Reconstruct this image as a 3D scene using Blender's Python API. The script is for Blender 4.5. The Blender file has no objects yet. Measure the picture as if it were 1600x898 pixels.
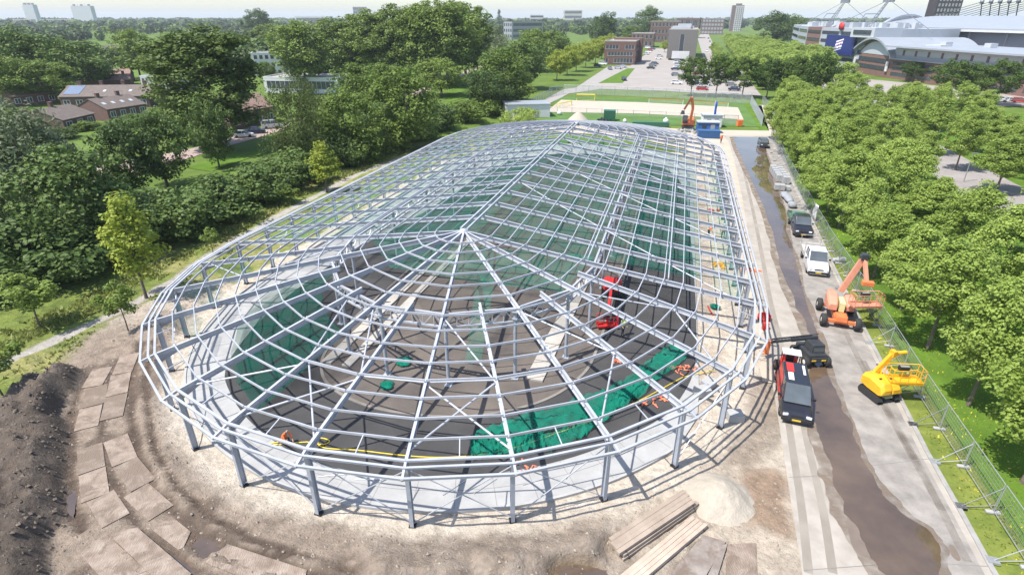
import bpy, bmesh, math, random
import numpy as np
from mathutils import Vector, Matrix, Euler

SC = bpy.context.scene
COL = SC.collection
R = math.radians
PI = math.pi

# ------------------------------------------------------------------ camera
CAM_H = 24.0
F_PX = 880.0                       # focal length in photo pixels (1600 wide)
TILT = math.atan(423.0 / F_PX)     # below the horizon
cam_d = bpy.data.cameras.new('camera')
cam = bpy.data.objects.new('camera', cam_d)
COL.objects.link(cam)
cam_d.sensor_width = 36.0
cam_d.lens = 36.0 * F_PX / 1600.0
cam_d.clip_start = 0.5
cam_d.clip_end = 30000
cam.location = (0, 0, CAM_H)
cam.rotation_euler = (PI / 2 - TILT, 0, 0)
SC.camera = cam

# ------------------------------------------------------------------ light
SUN_EL, SUN_AZ = R(61.0), R(246.0)    # azimuth clockwise from +Y: the sun stands behind and left of the camera
w = bpy.data.worlds.new('World')
SC.world = w
w.use_nodes = True
nt = w.node_tree
nt.nodes.clear()
sky = nt.nodes.new('ShaderNodeTexSky')
sky.sky_type = 'NISHITA'
sky.sun_disc = False
sky.sun_elevation = SUN_EL
sky.sun_rotation = SUN_AZ
sky.altitude = 0
sky.air_density = 1.0
sky.dust_density = 1.0
sky.ozone_density = 1.0
bg = nt.nodes.new('ShaderNodeBackground')
bg.inputs[1].default_value = 0.14
wo = nt.nodes.new('ShaderNodeOutputWorld')
nt.links.new(sky.outputs[0], bg.inputs[0])
nt.links.new(bg.outputs[0], wo.inputs[0])
sd = bpy.data.lights.new('sun', 'SUN')
sd.energy = 4.2
sd.angle = R(0.55)
sd.color = (1.0, 0.955, 0.88)
so = bpy.data.objects.new('sun', sd)
COL.objects.link(so)
sdir = Vector((math.sin(SUN_AZ) * math.cos(SUN_EL), math.cos(SUN_AZ) * math.cos(SUN_EL), math.sin(SUN_EL)))
so.rotation_euler = sdir.to_track_quat('Z', 'Y').to_euler()
so.location = (0, 0, 60)
SC.view_settings.view_transform = 'Standard'
SC.view_settings.look = 'None'
SC.view_settings.exposure = 0.8
SC.view_settings.gamma = 1.0
SC.view_settings.use_curve_mapping = False
SC.cycles.max_bounces = 6
SC.cycles.transparent_max_bounces = 24
SC.cycles.volume_bounces = 0

rng = random.Random(11)
NR = np.random.RandomState(5)

# ------------------------------------------------------------------ survey: photo pixel -> ground, hall axes -> world
def g(px, py, z=0.0):
    x = (px - 800) / F_PX
    d = (py - 449) / F_PX
    r = (x, math.cos(TILT) - d * math.sin(TILT), -math.sin(TILT) - d * math.cos(TILT))
    t = (z - CAM_H) / r[2]
    return Vector((t * r[0], t * r[1], z))

def pix(p):
    q = Vector(p) - Vector((0, 0, CAM_H))
    zc = q.y * math.cos(TILT) - q.z * math.sin(TILT)
    return 800 + F_PX * q.x / zc, 449 + F_PX * (-q.y * math.sin(TILT) - q.z * math.cos(TILT)) / zc, zc

def height_at(p, py):
    """height of a vertical standing at ground point p whose top is seen at photo row py"""
    lo, hi = -5.0, min(400.0, CAM_H + 0.9 * p[1] / math.tan(TILT))
    for _ in range(60):
        m = (lo + hi) / 2
        if pix((p[0], p[1], m))[1] > py: lo = m
        else: hi = m
    return lo

PHI = R(15.75)
HAX = Vector((math.sin(PHI), math.cos(PHI), 0))
HRT = Vector((math.cos(PHI), -math.sin(PHI), 0))
HC = Vector((-4.0, 44.36, 0))
def hw(u, v, z=0.0):
    return HC + HRT * u + HAX * v + Vector((0, 0, z))
def uv(p):
    d = Vector((p[0], p[1], 0)) - HC
    return d.dot(HRT), d.dot(HAX)

# ------------------------------------------------------------------ materials
def mat(name, col, rough=0.7, metal=0.0, var=0.15, scale=2.0, bump=0.0, bscale=None, col2=None, spec=0.5, coat=0.0, detail=6, ramp=(0.3, 0.7), coord='Object'):
    m = bpy.data.materials.new(name)
    m.use_nodes = True
    n, l = m.node_tree.nodes, m.node_tree.links
    b = n['Principled BSDF']
    b.inputs['Roughness'].default_value = rough
    b.inputs['Metallic'].default_value = metal
    b.inputs['Specular IOR Level'].default_value = spec
    b.inputs['Coat Weight'].default_value = coat
    c2 = col2 if col2 else tuple(max(0, c * (1 - var)) for c in col)
    c1 = col if col2 else tuple(min(1, c * (1 + var)) for c in col)
    if var > 0 or col2:
        tc = n.new('ShaderNodeTexCoord')
        nz = n.new('ShaderNodeTexNoise')
        nz.inputs['Scale'].default_value = scale
        nz.inputs['Detail'].default_value = detail
        nz.inputs['Roughness'].default_value = 0.65
        l.new(tc.outputs[coord], nz.inputs['Vector'])
        rp = n.new('ShaderNodeValToRGB')
        rp.color_ramp.elements[0].position = ramp[0]
        rp.color_ramp.elements[1].position = ramp[1]
        rp.color_ramp.elements[0].color = (*c2, 1)
        rp.color_ramp.elements[1].color = (*c1, 1)
        l.new(nz.outputs['Fac'], rp.inputs[0])
        l.new(rp.outputs[0], b.inputs['Base Color'])
        if bump:
            nb = n.new('ShaderNodeTexNoise')
            nb.inputs['Scale'].default_value = bscale or scale * 6
            nb.inputs['Detail'].default_value = 5
            l.new(tc.outputs[coord], nb.inputs['Vector'])
            bp = n.new('ShaderNodeBump')
            bp.inputs['Strength'].default_value = 1.0
            bp.inputs['Distance'].default_value = bump
            l.new(nb.outputs['Fac'], bp.inputs['Height'])
            l.new(bp.outputs[0], b.inputs['Normal'])
    else:
        b.inputs['Base Color'].default_value = (*col, 1)
    return m

def leaf_mat(name, c1, c2, trans=0.35):
    m = bpy.data.materials.new(name)
    m.use_nodes = True
    n, l = m.node_tree.nodes, m.node_tree.links
    n.clear()
    out = n.new('ShaderNodeOutputMaterial')
    tc = n.new('ShaderNodeTexCoord')
    nz = n.new('ShaderNodeTexNoise'); nz.inputs['Scale'].default_value = 0.9; nz.inputs['Detail'].default_value = 4
    l.new(tc.outputs['Object'], nz.inputs['Vector'])
    wn = n.new('ShaderNodeTexWhiteNoise'); wn.noise_dimensions = '3D'
    mp = n.new('ShaderNodeVectorMath'); mp.operation = 'SNAP'
    mp.inputs[1].default_value = (0.35, 0.35, 0.35)
    l.new(tc.outputs['Object'], mp.inputs[0]); l.new(mp.outputs[0], wn.inputs['Vector'])
    oi = n.new('ShaderNodeObjectInfo')
    a = n.new('ShaderNodeMath'); a.operation = 'MULTIPLY_ADD'; a.inputs[1].default_value = 0.45; 
    l.new(wn.outputs['Value'], a.inputs[0]); 
    b0 = n.new('ShaderNodeMath'); b0.operation = 'MULTIPLY_ADD'; b0.inputs[1].default_value = 0.55; b0.inputs[2].default_value = -0.2
    l.new(oi.outputs['Random'], b0.inputs[0]); l.new(b0.outputs[0], a.inputs[2])
    c = n.new('ShaderNodeMath'); c.operation = 'MULTIPLY_ADD'; c.inputs[1].default_value = 0.5
    l.new(nz.outputs['Fac'], c.inputs[0]); l.new(a.outputs[0], c.inputs[2]); c.use_clamp = True
    mx = n.new('ShaderNodeMix'); mx.data_type = 'RGBA'
    mx.inputs['A'].default_value = (*c1, 1); mx.inputs['B'].default_value = (*c2, 1)
    l.new(c.outputs[0], mx.inputs['Factor'])
    df = n.new('ShaderNodeBsdfPrincipled'); df.inputs['Roughness'].default_value = 0.55; df.inputs['Specular IOR Level'].default_value = 0.25
    tr = n.new('ShaderNodeBsdfTranslucent')
    l.new(mx.outputs['Result'], df.inputs['Base Color']); l.new(mx.outputs['Result'], tr.inputs['Color'])
    ms = n.new('ShaderNodeMixShader'); ms.inputs[0].default_value = trans
    l.new(df.outputs[0], ms.inputs[1]); l.new(tr.outputs[0], ms.inputs[2])
    l.new(ms.outputs[0], out.inputs[0])
    return m

def net_mat(name, col, cover, lo=0.7, hi=1.35, sc=0.8):
    m = bpy.data.materials.new(name)
    m.use_nodes = True
    n, l = m.node_tree.nodes, m.node_tree.links
    n.clear()
    out = n.new('ShaderNodeOutputMaterial')
    tc = n.new('ShaderNodeTexCoord')
    nz = n.new('ShaderNodeTexNoise'); nz.inputs['Scale'].default_value = sc; nz.inputs['Detail'].default_value = 6
    l.new(tc.outputs['Object'], nz.inputs['Vector'])
    mr = n.new('ShaderNodeMapRange')
    mr.inputs['From Min'].default_value = 0.3; mr.inputs['From Max'].default_value = 0.7
    mr.inputs['To Min'].default_value = cover * lo; mr.inputs['To Max'].default_value = min(1, cover * hi)
    l.new(nz.outputs['Fac'], mr.inputs['Value'])
    d = n.new('ShaderNodeBsdfDiffuse'); d.inputs['Color'].default_value = (*col, 1)
    t = n.new('ShaderNodeBsdfTransparent')
    ms = n.new('ShaderNodeMixShader')
    l.new(mr.outputs[0], ms.inputs[0]); l.new(t.outputs[0], ms.inputs[1]); l.new(d.outputs[0], ms.inputs[2])
    l.new(ms.outputs[0], out.inputs[0])
    return m

def glass_mat(name, col=(0.03, 0.04, 0.05), rough=0.06):
    return mat(name, col, rough=rough, var=0.25, scale=0.6, spec=0.8)

# ------------------------------------------------------------------ mesh builder
class MB:
    def __init__(s): s.v = []; s.f = []; s.m = []; s.sm = []
    def add(s, vs, fs, mi=0, smooth=False):
        o = len(s.v)
        s.v += [tuple(p) for p in vs]
        for f in fs:
            s.f.append(tuple(i + o for i in f)); s.m.append(mi); s.sm.append(smooth)
    def box(s, c, size, mi=0, rz=0.0, rx=0.0, ry=0.0, taper=1.0):
        c = Vector(c); hx, hy, hz = size[0] / 2, size[1] / 2, size[2] / 2
        M = Euler((rx, ry, rz)).to_matrix()
        vs = []
        for z in (-1, 1):
            k = taper if z > 0 else 1
            for x, y in ((-1, -1), (1, -1), (1, 1), (-1, 1)):
                vs.append(c + M @ Vector((x * hx * k, y * hy * k, z * hz)))
        s.add(vs, [(3, 2, 1, 0), (4, 5, 6, 7), (0, 1, 5, 4), (1, 2, 6, 5), (2, 3, 7, 6), (3, 0, 4, 7)], mi)
    def beam(s, p0, p1, w, h, up=(0, 0, 1), mi=0, off=(0, 0), h1=None):
        p0, p1 = Vector(p0), Vector(p1)
        d = (p1 - p0).normalized(); up = Vector(up)
        sx = d.cross(up)
        if sx.length < 1e-4: sx = d.cross(Vector((1, 0, 0)))
        sx.normalize(); uz = sx.cross(d)
        vs = []
        for p, hh in ((p0, h), (p1, h1 if h1 else h)):
            for a, b in ((-1, -1), (1, -1), (1, 1), (-1, 1)):
                vs.append(p + sx * (a * w / 2 + off[0]) + uz * (b * hh / 2 + off[1]))
        s.add(vs, [(3, 2, 1, 0), (4, 5, 6, 7), (0, 1, 5, 4), (1, 2, 6, 5), (2, 3, 7, 6), (3, 0, 4, 7)], mi)
    def ibeam(s, p0, p1, w, h, t=0.03, up=(0, 0, 1), mi=0):
        s.beam(p0, p1, w, t, up, mi, (0, h / 2 - t / 2))
        s.beam(p0, p1, w, t, up, mi, (0, -h / 2 + t / 2))
        s.beam(p0, p1, t, h - 2 * t, up, mi)
    def tube(s, pts, r, n=8, mi=0, caps=True, smooth=True):
        pts = [Vector(p) for p in pts]
        rr = r if isinstance(r, (list, tuple)) else [r] * len(pts)
        rings = []
        for i, p in enumerate(pts):
            a = pts[max(0, i - 1)]; b = pts[min(len(pts) - 1, i + 1)]
            d = (b - a).normalized()
            ref = Vector((0, 0, 1)) if abs(d.z) < 0.9 else Vector((1, 0, 0))
            x = d.cross(ref).normalized(); y = x.cross(d)
            rings.append([p + (x * math.cos(2 * PI * k / n) + y * math.sin(2 * PI * k / n)) * rr[i] for k in range(n)])
        vs = [q for ring in rings for q in ring]
        fs = []
        for i in range(len(pts) - 1):
            for k in range(n):
                k2 = (k + 1) % n
                fs.append((i * n + k2, i * n + k, (i + 1) * n + k, (i + 1) * n + k2))
        s.add(vs, fs, mi, smooth)
        if caps:
            o = len(s.v)
            s.add(rings[0], [tuple(range(n))], mi); s.add(rings[-1], [tuple(range(n))[::-1]], mi)
    def prism(s, poly, z0, z1, mi=0, mtop=None):
        n = len(poly)
        area = sum(poly[i][0] * poly[(i + 1) % n][1] - poly[(i + 1) % n][0] * poly[i][1] for i in range(n))
        if area < 0: poly = poly[::-1]
        vs = [(p[0], p[1], z0) for p in poly] + [(p[0], p[1], z1) for p in poly]
        s.add(vs, [tuple(range(n))[::-1]] + [(i, (i + 1) % n, n + (i + 1) % n, n + i) for i in range(n)], mi)
        s.add([(p[0], p[1], z1) for p in poly], [tuple(range(n))], mi if mtop is None else mtop)
    def extrude_x(s, prof, x0, x1, mi=0):
        """side outline prof [(y,z)...] pulled from x0 to x1"""
        n = len(prof)
        vs = [(x0, a, b) for a, b in prof] + [(x1, a, b) for a, b in prof]
        s.add(vs, [tuple(range(n))[::-1], tuple(range(n, 2 * n))] + [(i, (i + 1) % n, n + (i + 1) % n, n + i) for i in range(n)], mi)
    def loft(s, secs, mi=0, caps=True, smooth=False, closed=True):
        n = len(secs[0]); vs = [p for sec in secs for p in sec]; fs = []
        for i in range(len(secs) - 1):
            for k in range(n if closed else n - 1):
                k2 = (k + 1) % n
                fs.append((i * n + k, i * n + k2, (i + 1) * n + k2, (i + 1) * n + k))
        if caps and closed:
            fs.append(tuple(range(n))[::-1]); fs.append(tuple(range((len(secs) - 1) * n, len(secs) * n)))
        s.add(vs, fs, mi, smooth)
    def lathe(s, prof, c=(0, 0, 0), n=20, axis='z', mi=0, smooth=True):
        vs = []
        c = Vector(c)
        for r, z in prof:
            for k in range(n):
                a = 2 * PI * k / n
                if axis == 'z': vs.append(c + Vector((r * math.cos(a), r * math.sin(a), z)))
                elif axis == 'x': vs.append(c + Vector((z, r * math.cos(a), r * math.sin(a))))
                else: vs.append(c + Vector((r * math.sin(a), z, r * math.cos(a))))
        fs = []
        for i in range(len(prof) - 1):
            for k in range(n):
                k2 = (k + 1) % n
                fs.append((i * n + k, i * n + k2, (i + 1) * n + k2, (i + 1) * n + k))
        s.add(vs, fs, mi, smooth)
    def quad(s, a, b, c, d, mi=0): s.add([a, b, c, d], [(0, 1, 2, 3)], mi)
    def build(s, name, mats, parent=None, fix=False, bevel=0.0):
        me = bpy.data.meshes.new(name)
        me.from_pydata(s.v, [], s.f)
        mats = mats if isinstance(mats, (list, tuple)) else [mats]
        for m in mats: me.materials.append(m)
        me.polygons.foreach_set('material_index', s.m)
        me.polygons.foreach_set('use_smooth', s.sm)
        if fix:
            bm = bmesh.new(); bm.from_mesh(me); bmesh.ops.recalc_face_normals(bm, faces=bm.faces); bm.to_mesh(me); bm.free()
        me.update()
        o = bpy.data.objects.new(name, me)
        COL.objects.link(o)
        if parent: o.parent = parent
        if bevel:
            bv = o.modifiers.new('bevel', 'BEVEL'); bv.width = bevel; bv.segments = 2; bv.limit_method = 'ANGLE'; bv.angle_limit = R(40)
        return o

def np_mesh(name, V, F, mats, parent=None, mi=None, smooth=False):
    """V (n,3) array, F (m,k) array with k = 3 or 4"""
    me = bpy.data.meshes.new(name)
    k = F.shape[1]
    me.vertices.add(len(V)); me.vertices.foreach_set('co', np.ascontiguousarray(V, dtype=np.float32).ravel())
    me.loops.add(F.size); me.loops.foreach_set('vertex_index', np.ascontiguousarray(F, dtype=np.int32).ravel())
    me.polygons.add(len(F)); me.polygons.foreach_set('loop_start', np.arange(0, F.size, k, dtype=np.int32))
    mats = mats if isinstance(mats, (list, tuple)) else [mats]
    for m in mats: me.materials.append(m)
    if mi is not None: me.polygons.foreach_set('material_index', np.asarray(mi, dtype=np.int32))
    me.polygons.foreach_set('use_smooth', np.full(len(F), smooth))
    me.update(calc_edges=True)
    o = bpy.data.objects.new(name, me)
    COL.objects.link(o)
    if parent: o.parent = parent
    return o

def tag(o, label=None, cat=None, group=None, kind=None):
    if label: o['label'] = label
    if cat: o['category'] = cat
    if group: o['group'] = group
    if kind: o['kind'] = kind
    return o

def thing(name, label, cat, loc=(0, 0, 0), rz=0.0, group=None):
    o = bpy.data.objects.new(name, None)
    COL.objects.link(o)
    o.location = loc
    o.rotation_euler = (0, 0, rz)
    o.empty_display_size = 0.3
    return tag(o, label, cat, group)

def dup(root, loc=None, rz=None, label=None, group=None, scale=None):
    def cp(o, par):
        c = o.copy(); COL.objects.link(c)
        if par: c.parent = par
        for ch in list(o.children): cp(ch, c)
        return c
    r = cp(root, None)
    if loc is not None: r.location = loc
    if rz is not None: r.rotation_euler = (0, 0, rz)
    if label: r['label'] = label
    if group: r['group'] = group
    if scale: r.scale = (scale,) * 3 if not isinstance(scale, (tuple, list)) else scale
    return r

def struct(o):
    o['kind'] = 'structure'
    return o

def sheet(name, pts, z, m, kind='structure', px=True, sub=0):
    """a flat ground sheet; pts are photo pixels of ground points, or hall/world points"""
    P = [g(*p, z) if px else Vector((p[0], p[1], z)) for p in pts]
    bm = bmesh.new()
    f = bm.faces.new([bm.verts.new(p) for p in P])
    if f.normal.z < 0 or sum(P[i].x * P[(i + 1) % len(P)].y - P[(i + 1) % len(P)].x * P[i].y for i in range(len(P))) < 0: f.normal_flip()
    bmesh.ops.triangulate(bm, faces=bm.faces[:])
    me = bpy.data.meshes.new(name); bm.to_mesh(me); bm.free()
    me.materials.append(m)
    o = bpy.data.objects.new(name, me); COL.objects.link(o)
    if kind: o['kind'] = kind
    return o

def smooth_poly(pts, n=6):
    """closed Catmull-Rom through pts"""
    out = []; N = len(pts)
    for i in range(N):
        p0, p1, p2, p3 = (np.array(pts[(i + k) % N], float) for k in (-1, 0, 1, 2))
        for k in range(n):
            t = k / n
            out.append(tuple(0.5 * (2 * p1 + (p2 - p0) * t + (2 * p0 - 5 * p1 + 4 * p2 - p3) * t * t + (3 * p1 - p0 - 3 * p2 + p3) * t ** 3)))
    return out

# value noise on arrays
def vnoise(x, y, seed=0):
    xi = np.floor(x).astype(np.int64); yi = np.floor(y).astype(np.int64)
    xf = x - xi; yf = y - yi
    def h(a, b):
        n = (a * 374761393 + b * 668265263 + seed * 974634777) & 0x7fffffff
        n = ((n ^ (n >> 13)) * 1274126177) & 0x7fffffff
        return ((n ^ (n >> 16)) & 0xffff) / 65535.0
    sx = xf * xf * (3 - 2 * xf); sy = yf * yf * (3 - 2 * yf)
    return (h(xi, yi) * (1 - sx) + h(xi + 1, yi) * sx) * (1 - sy) + (h(xi, yi + 1) * (1 - sx) + h(xi + 1, yi + 1) * sx) * sy
def fbm(x, y, oct=4, seed=0):
    s = 0; a = 0.5; t = 0
    for i in range(oct):
        s = s + a * vnoise(x * 2 ** i, y * 2 ** i, seed + i); t += a; a *= 0.5
    return s / t
def poly_sd(X, Y, poly):
    """signed distance to a polygon (negative inside)"""
    d = np.full(X.shape, 1e9); ins = np.zeros(X.shape, bool); n = len(poly)
    for i in range(n):
        x0, y0 = poly[i][0], poly[i][1]; x1, y1 = poly[(i + 1) % n][0], poly[(i + 1) % n][1]
        ex, ey = x1 - x0, y1 - y0
        t = np.clip(((X - x0) * ex + (Y - y0) * ey) / (ex * ex + ey * ey + 1e-9), 0, 1)
        d = np.minimum(d, np.hypot(X - x0 - t * ex, Y - y0 - t * ey))
        c = ((y0 > Y) != (y1 > Y)) & (X < (x1 - x0) * (Y - y0) / (y1 - y0 + 1e-12) + x0)
        ins ^= c
    return np.where(ins, -d, d)
def line_d(X, Y, pts):
    d = np.full(X.shape, 1e9)
    for i in range(len(pts) - 1):
        x0, y0 = pts[i][0], pts[i][1]; x1, y1 = pts[i + 1][0], pts[i + 1][1]
        ex, ey = x1 - x0, y1 - y0
        t = np.clip(((X - x0) * ex + (Y - y0) * ey) / (ex * ex + ey * ey + 1e-9), 0, 1)
        d = np.minimum(d, np.hypot(X - x0 - t * ex, Y - y0 - t * ey))
    return d
def sst(e0, e1, x):
    t = np.clip((x - e0) / (e1 - e0), 0, 1); return t * t * (3 - 2 * t)

STEEL = mat('painted_steel', (0.44, 0.455, 0.495), rough=0.45, metal=0.2, var=0.17, scale=0.7)
STEEL_DK = mat('column_steel', (0.37, 0.40, 0.455), rough=0.45, metal=0.15, var=0.1, scale=1.5)
BLACK = mat('black_plastic', (0.02, 0.02, 0.022), rough=0.5, var=0.2)
RUBBER = mat('tyre_rubber', (0.028, 0.028, 0.028), rough=0.85, var=0.3, scale=8)
GLASS = glass_mat('dark_glass', (0.085, 0.10, 0.11), 0.05)  # base colour lightened to stand in for the pale grey reflection on windscreens
WHITE = mat('white_paint', (0.68, 0.68, 0.67), rough=0.4, var=0.06, scale=3)
GALV = mat('galvanised', (0.42, 0.43, 0.44), rough=0.4, metal=0.5, var=0.12, scale=5)
CONC = mat('concrete', (0.36, 0.355, 0.345), rough=0.85, var=0.12, scale=1.2, bump=0.004)
YPLATE = mat('yellow_plate', (0.75, 0.5, 0.03), rough=0.5, var=0.0)
LAMP = mat('lamp_glass', (0.7, 0.72, 0.75), rough=0.15, var=0.1)
REDP = mat('red_paint', (0.55, 0.035, 0.025), rough=0.4, var=0.12)
ORANGE = mat('orange_paint', (0.62, 0.17, 0.06), rough=0.45, var=0.14, scale=1.5)
YELLOW = mat('yellow_paint', (0.75, 0.38, 0.02), rough=0.45, var=0.12, scale=2)
BARK = mat('bark', (0.16, 0.13, 0.10), rough=0.9, var=0.35, scale=5, bump=0.02)

# ------------------------------------------------------------------ summer haze in the air
def build_haze():
    m = bpy.data.materials.new('haze_air'); m.use_nodes = True
    n, l = m.node_tree.nodes, m.node_tree.links; n.clear()
    out = n.new('ShaderNodeOutputMaterial'); v = n.new('ShaderNodeVolumePrincipled')
    v.inputs['Color'].default_value = (0.86, 0.93, 1.0, 1); v.inputs['Density'].default_value = 0.00012; v.inputs['Anisotropy'].default_value = 0.0
    l.new(v.outputs[0], out.inputs['Volume'])
    mb = MB(); mb.box((0, 4000, 45), (16000, 16400, 92.6)); o = mb.build('haze', m); o['kind'] = 'stuff'; o['label'] = 'thin summer haze over the land'
# ================================================================== SETTING
def attr_ground_mat(name):
    m = bpy.data.materials.new(name); m.use_nodes = True
    n, l = m.node_tree.nodes, m.node_tree.links
    b = n['Principled BSDF']; b.inputs['Roughness'].default_value = 0.9; b.inputs['Specular IOR Level'].default_value = 0.25
    at = n.new('ShaderNodeAttribute'); at.attribute_name = 'soil'
    tc = n.new('ShaderNodeTexCoord')
    n1 = n.new('ShaderNodeTexNoise'); n1.inputs['Scale'].default_value = 1.7; n1.inputs['Detail'].default_value = 10; n1.inputs['Roughness'].default_value = 0.72
    l.new(tc.outputs['Object'], n1.inputs['Vector'])
    mr = n.new('ShaderNodeMapRange'); mr.inputs['From Min'].default_value = 0.3; mr.inputs['From Max'].default_value = 0.7
    mr.inputs['To Min'].default_value = 0.62; mr.inputs['To Max'].default_value = 1.25
    l.new(n1.outputs['Fac'], mr.inputs['Value'])
    mx = n.new('ShaderNodeVectorMath'); mx.operation = 'SCALE'
    l.new(at.outputs['Color'], mx.inputs[0]); l.new(mr.outputs[0], mx.inputs['Scale'])
    l.new(mx.outputs[0], b.inputs['Base Color'])
    n2 = n.new('ShaderNodeTexNoise'); n2.inputs['Scale'].default_value = 4.0; n2.inputs['Detail'].default_value = 12; n2.inputs['Roughness'].default_value = 0.7
    l.new(tc.outputs['Object'], n2.inputs['Vector'])
    bp = n.new('ShaderNodeBump'); bp.inputs['Distance'].default_value = 0.22; bp.inputs['Strength'].default_value = 1.0
    l.new(n2.outputs['Fac'], bp.inputs['Height']); l.new(bp.outputs[0], b.inputs['Normal'])
    l.new(at.outputs['Alpha'], b.inputs['Roughness'])
    return m

# ---- the open land out to the horizon
GRASS = mat('meadow_grass', (0.135, 0.20, 0.035), rough=0.9, col2=(0.065, 0.105, 0.022), scale=0.09, bump=0.05, bscale=3.0, spec=0.15, detail=10, ramp=(0.25, 0.75))
rad = [0] + [8 * 1.22 ** i for i in range(35)]
V = [(0, 60, -0.03)]; F = []
for r_ in rad[1:]:
    for k in range(64): V.append((r_ * math.cos(k * PI / 32), 60 + r_ * math.sin(k * PI / 32), -0.03))
mb = MB(); fs = [(0, 1 + k, 1 + (k + 1) % 64) for k in range(64)]
for i in range(len(rad) - 2):
    for k in range(64):
        a = 1 + i * 64; k2 = (k + 1) % 64
        fs.append((a + k, a + 64 + k, a + 64 + k2, a + k2))
mb.add(V, fs); struct(mb.build('ground', GRASS))

# ---- the building site round the hall: one fine sheet with soil colours and relief
STEP = 0.22
us = np.arange(-46, 25.6, STEP); vs_ = np.arange(-33, 74, STEP)
U, Vv = np.meshgrid(us, vs_)
cp, sp = math.cos(PHI), math.sin(PHI)
X = HC.x + U * cp + Vv * sp; Y = HC.y - U * sp + Vv * cp
wob = (fbm(X * 0.5, Y * 0.5, 4, 3) - 0.5)
wob2 = (fbm(X * 2.2, Y * 2.2, 4, 9) - 0.5)
rr = np.where(Vv < 0, np.hypot(U, Vv), np.abs(U))
gp = lambda L: [g(*p)[:2] for p in L]
def C3(c): return np.array(c)[None, None, :]
grass_c = C3((0.17, 0.215, 0.045)); dry_c = C3((0.32, 0.29, 0.115)); sand_c = C3((0.48, 0.405, 0.32)); pale_c = C3((0.56, 0.50, 0.42))
brown_c = C3((0.215, 0.17, 0.13)); soil_c = C3((0.128, 0.102, 0.082)); mud_c = C3((0.12, 0.085, 0.062)); grav_c = C3((0.40, 0.37, 0.33))
spoil_c = C3((0.30, 0.245, 0.198))
def mixc(A, B, t): return A * (1 - t[..., None]) + B * t[..., None]
n_g = fbm(X * 0.22, Y * 0.22, 5, 21)
colr = mixc(np.broadcast_to(grass_c, X.shape + (3,)), dry_c, sst(0.42, 0.7, n_g) * 0.8)
colr = mixc(colr, C3((0.085, 0.12, 0.028)), sst(0.5, 0.75, fbm(X * 0.9, Y * 0.9, 4, 33)) * 0.7)
Z = 0.10 * fbm(X * 0.7, Y * 0.7, 4, 5)
rough = np.full(X.shape, 0.92)
# gravel path on the left
d = line_d(X, Y, gp([(-120, 640), (20, 562), (95, 528), (185, 488), (262, 445), (330, 398), (420, 345), (560, 272), (760, 198)])) + wob * 0.6
t = 1 - sst(0.45, 0.75, d); colr = mixc(colr, grav_c, t); Z = Z * (1 - t)
# bare sand of the site
sand_poly = gp([(-200, 760), (-20, 640), (60, 588), (118, 562), (150, 520), (172, 500), (215, 482), (270, 455)]) + [hw(-24.6, 0)[:2], hw(-24.4, 20)[:2], hw(-24.4, 54)[:2], hw(-19, 69)[:2], hw(0, 73.5)[:2], hw(27, 73.5)[:2], hw(27, -40)[:2], hw(-60, -40)[:2]]
sd_ = poly_sd(X, Y, sand_poly) + wob * 2.2 + wob2 * 0.8
t = 1 - sst(-0.25, 0.25, sd_)
colr = mixc(colr, np.broadcast_to(sand_c, X.shape + (3,)), t)
colr = mixc(colr, pale_c, t * sst(0.45, 0.7, fbm(X * 0.35, Y * 0.35, 5, 41)) * 0.8)
colr = mixc(colr, spoil_c, t * sst(0.48, 0.66, fbm(X * 0.6 + 9, Y * 0.6, 5, 43)) * 0.45 * (rr > 23.6))
Z = Z * (1 - t) + t * 0.09 * fbm(X * 1.1, Y * 1.1, 5, 8)
colr = mixc(colr, C3((0.58, 0.51, 0.42)), t * 0.6 * sst(21.8, 22.4, rr) * (1 - sst(24.0, 25.2, rr + wob * 2.5)) * (0.5 + fbm(X, Y, 3, 14)))
ang = np.degrees(np.arctan2(Vv, U)) % 360
# spoil bank thrown up along the outside of the columns
front = sst(186, 205, ang) * (1 - sst(300, 318, ang)) * (Vv < 0)
bank = front * np.exp(-((rr - (26.2 + 1.2 * wob)) / 1.55) ** 2)
Z += bank * (0.8 + 1.3 * wob + 0.8 * (fbm(X * 1.3, Y * 1.3, 4, 19) - 0.5) + 0.5 * wob2)
t = np.clip(front * sst(23.9, 24.9, rr + wob * 2.2) * (1 - sst(30.5, 32.5, rr + wob)), 0, 1)
colr = mixc(colr, spoil_c, t * 0.95)
colr = mixc(colr, brown_c, t * sst(0.45, 0.65, fbm(X * 1.2, Y * 1.2, 4, 51)) * 0.5)
# haul road: two lines of steel plates round the curve with mud between them
LANE_A = [tuple(g(*p)[:2]) for p in [(172, 556), (152, 605), (141, 650), (138, 700), (144, 745), (160, 795), (178, 820)]]
LANE_B = [tuple(g(*p)[:2]) for p in [(205, 556), (188, 600), (180, 640), (182, 690), (199, 745), (234, 797), (285, 840)]]
dA, dB = line_d(X, Y, LANE_A), line_d(X, Y, LANE_B)
dAB = np.minimum(dA, dB)
BIG = [g(*p)[:2] for p in [(150, 850), (220, 900), (300, 900), (420, 890), (480, 900)]]
dbig = line_d(X, Y, BIG)
hm = np.clip((1 - sst(1.6, 3.6, dAB + wob * 1.5)) + (1 - sst(2.0, 4.0, dbig + wob * 1.5)), 0, 1)
Z = Z * (1 - 0.85 * hm) + 0.16 * hm
colr = mixc(colr, C3((0.29, 0.23, 0.18)), hm * 0.85)
track = [tuple(g(*p)[:2]) for p in [(222, 540), (205, 600), (205, 650), (213, 715), (245, 775), (300, 828), (360, 862), (450, 893), (520, 915)]]
mids = [tuple(g(*p)[:2]) for p in [(185, 565), (165, 620), (160, 680), (166, 740), (190, 790), (225, 840), (290, 890)]]
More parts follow.
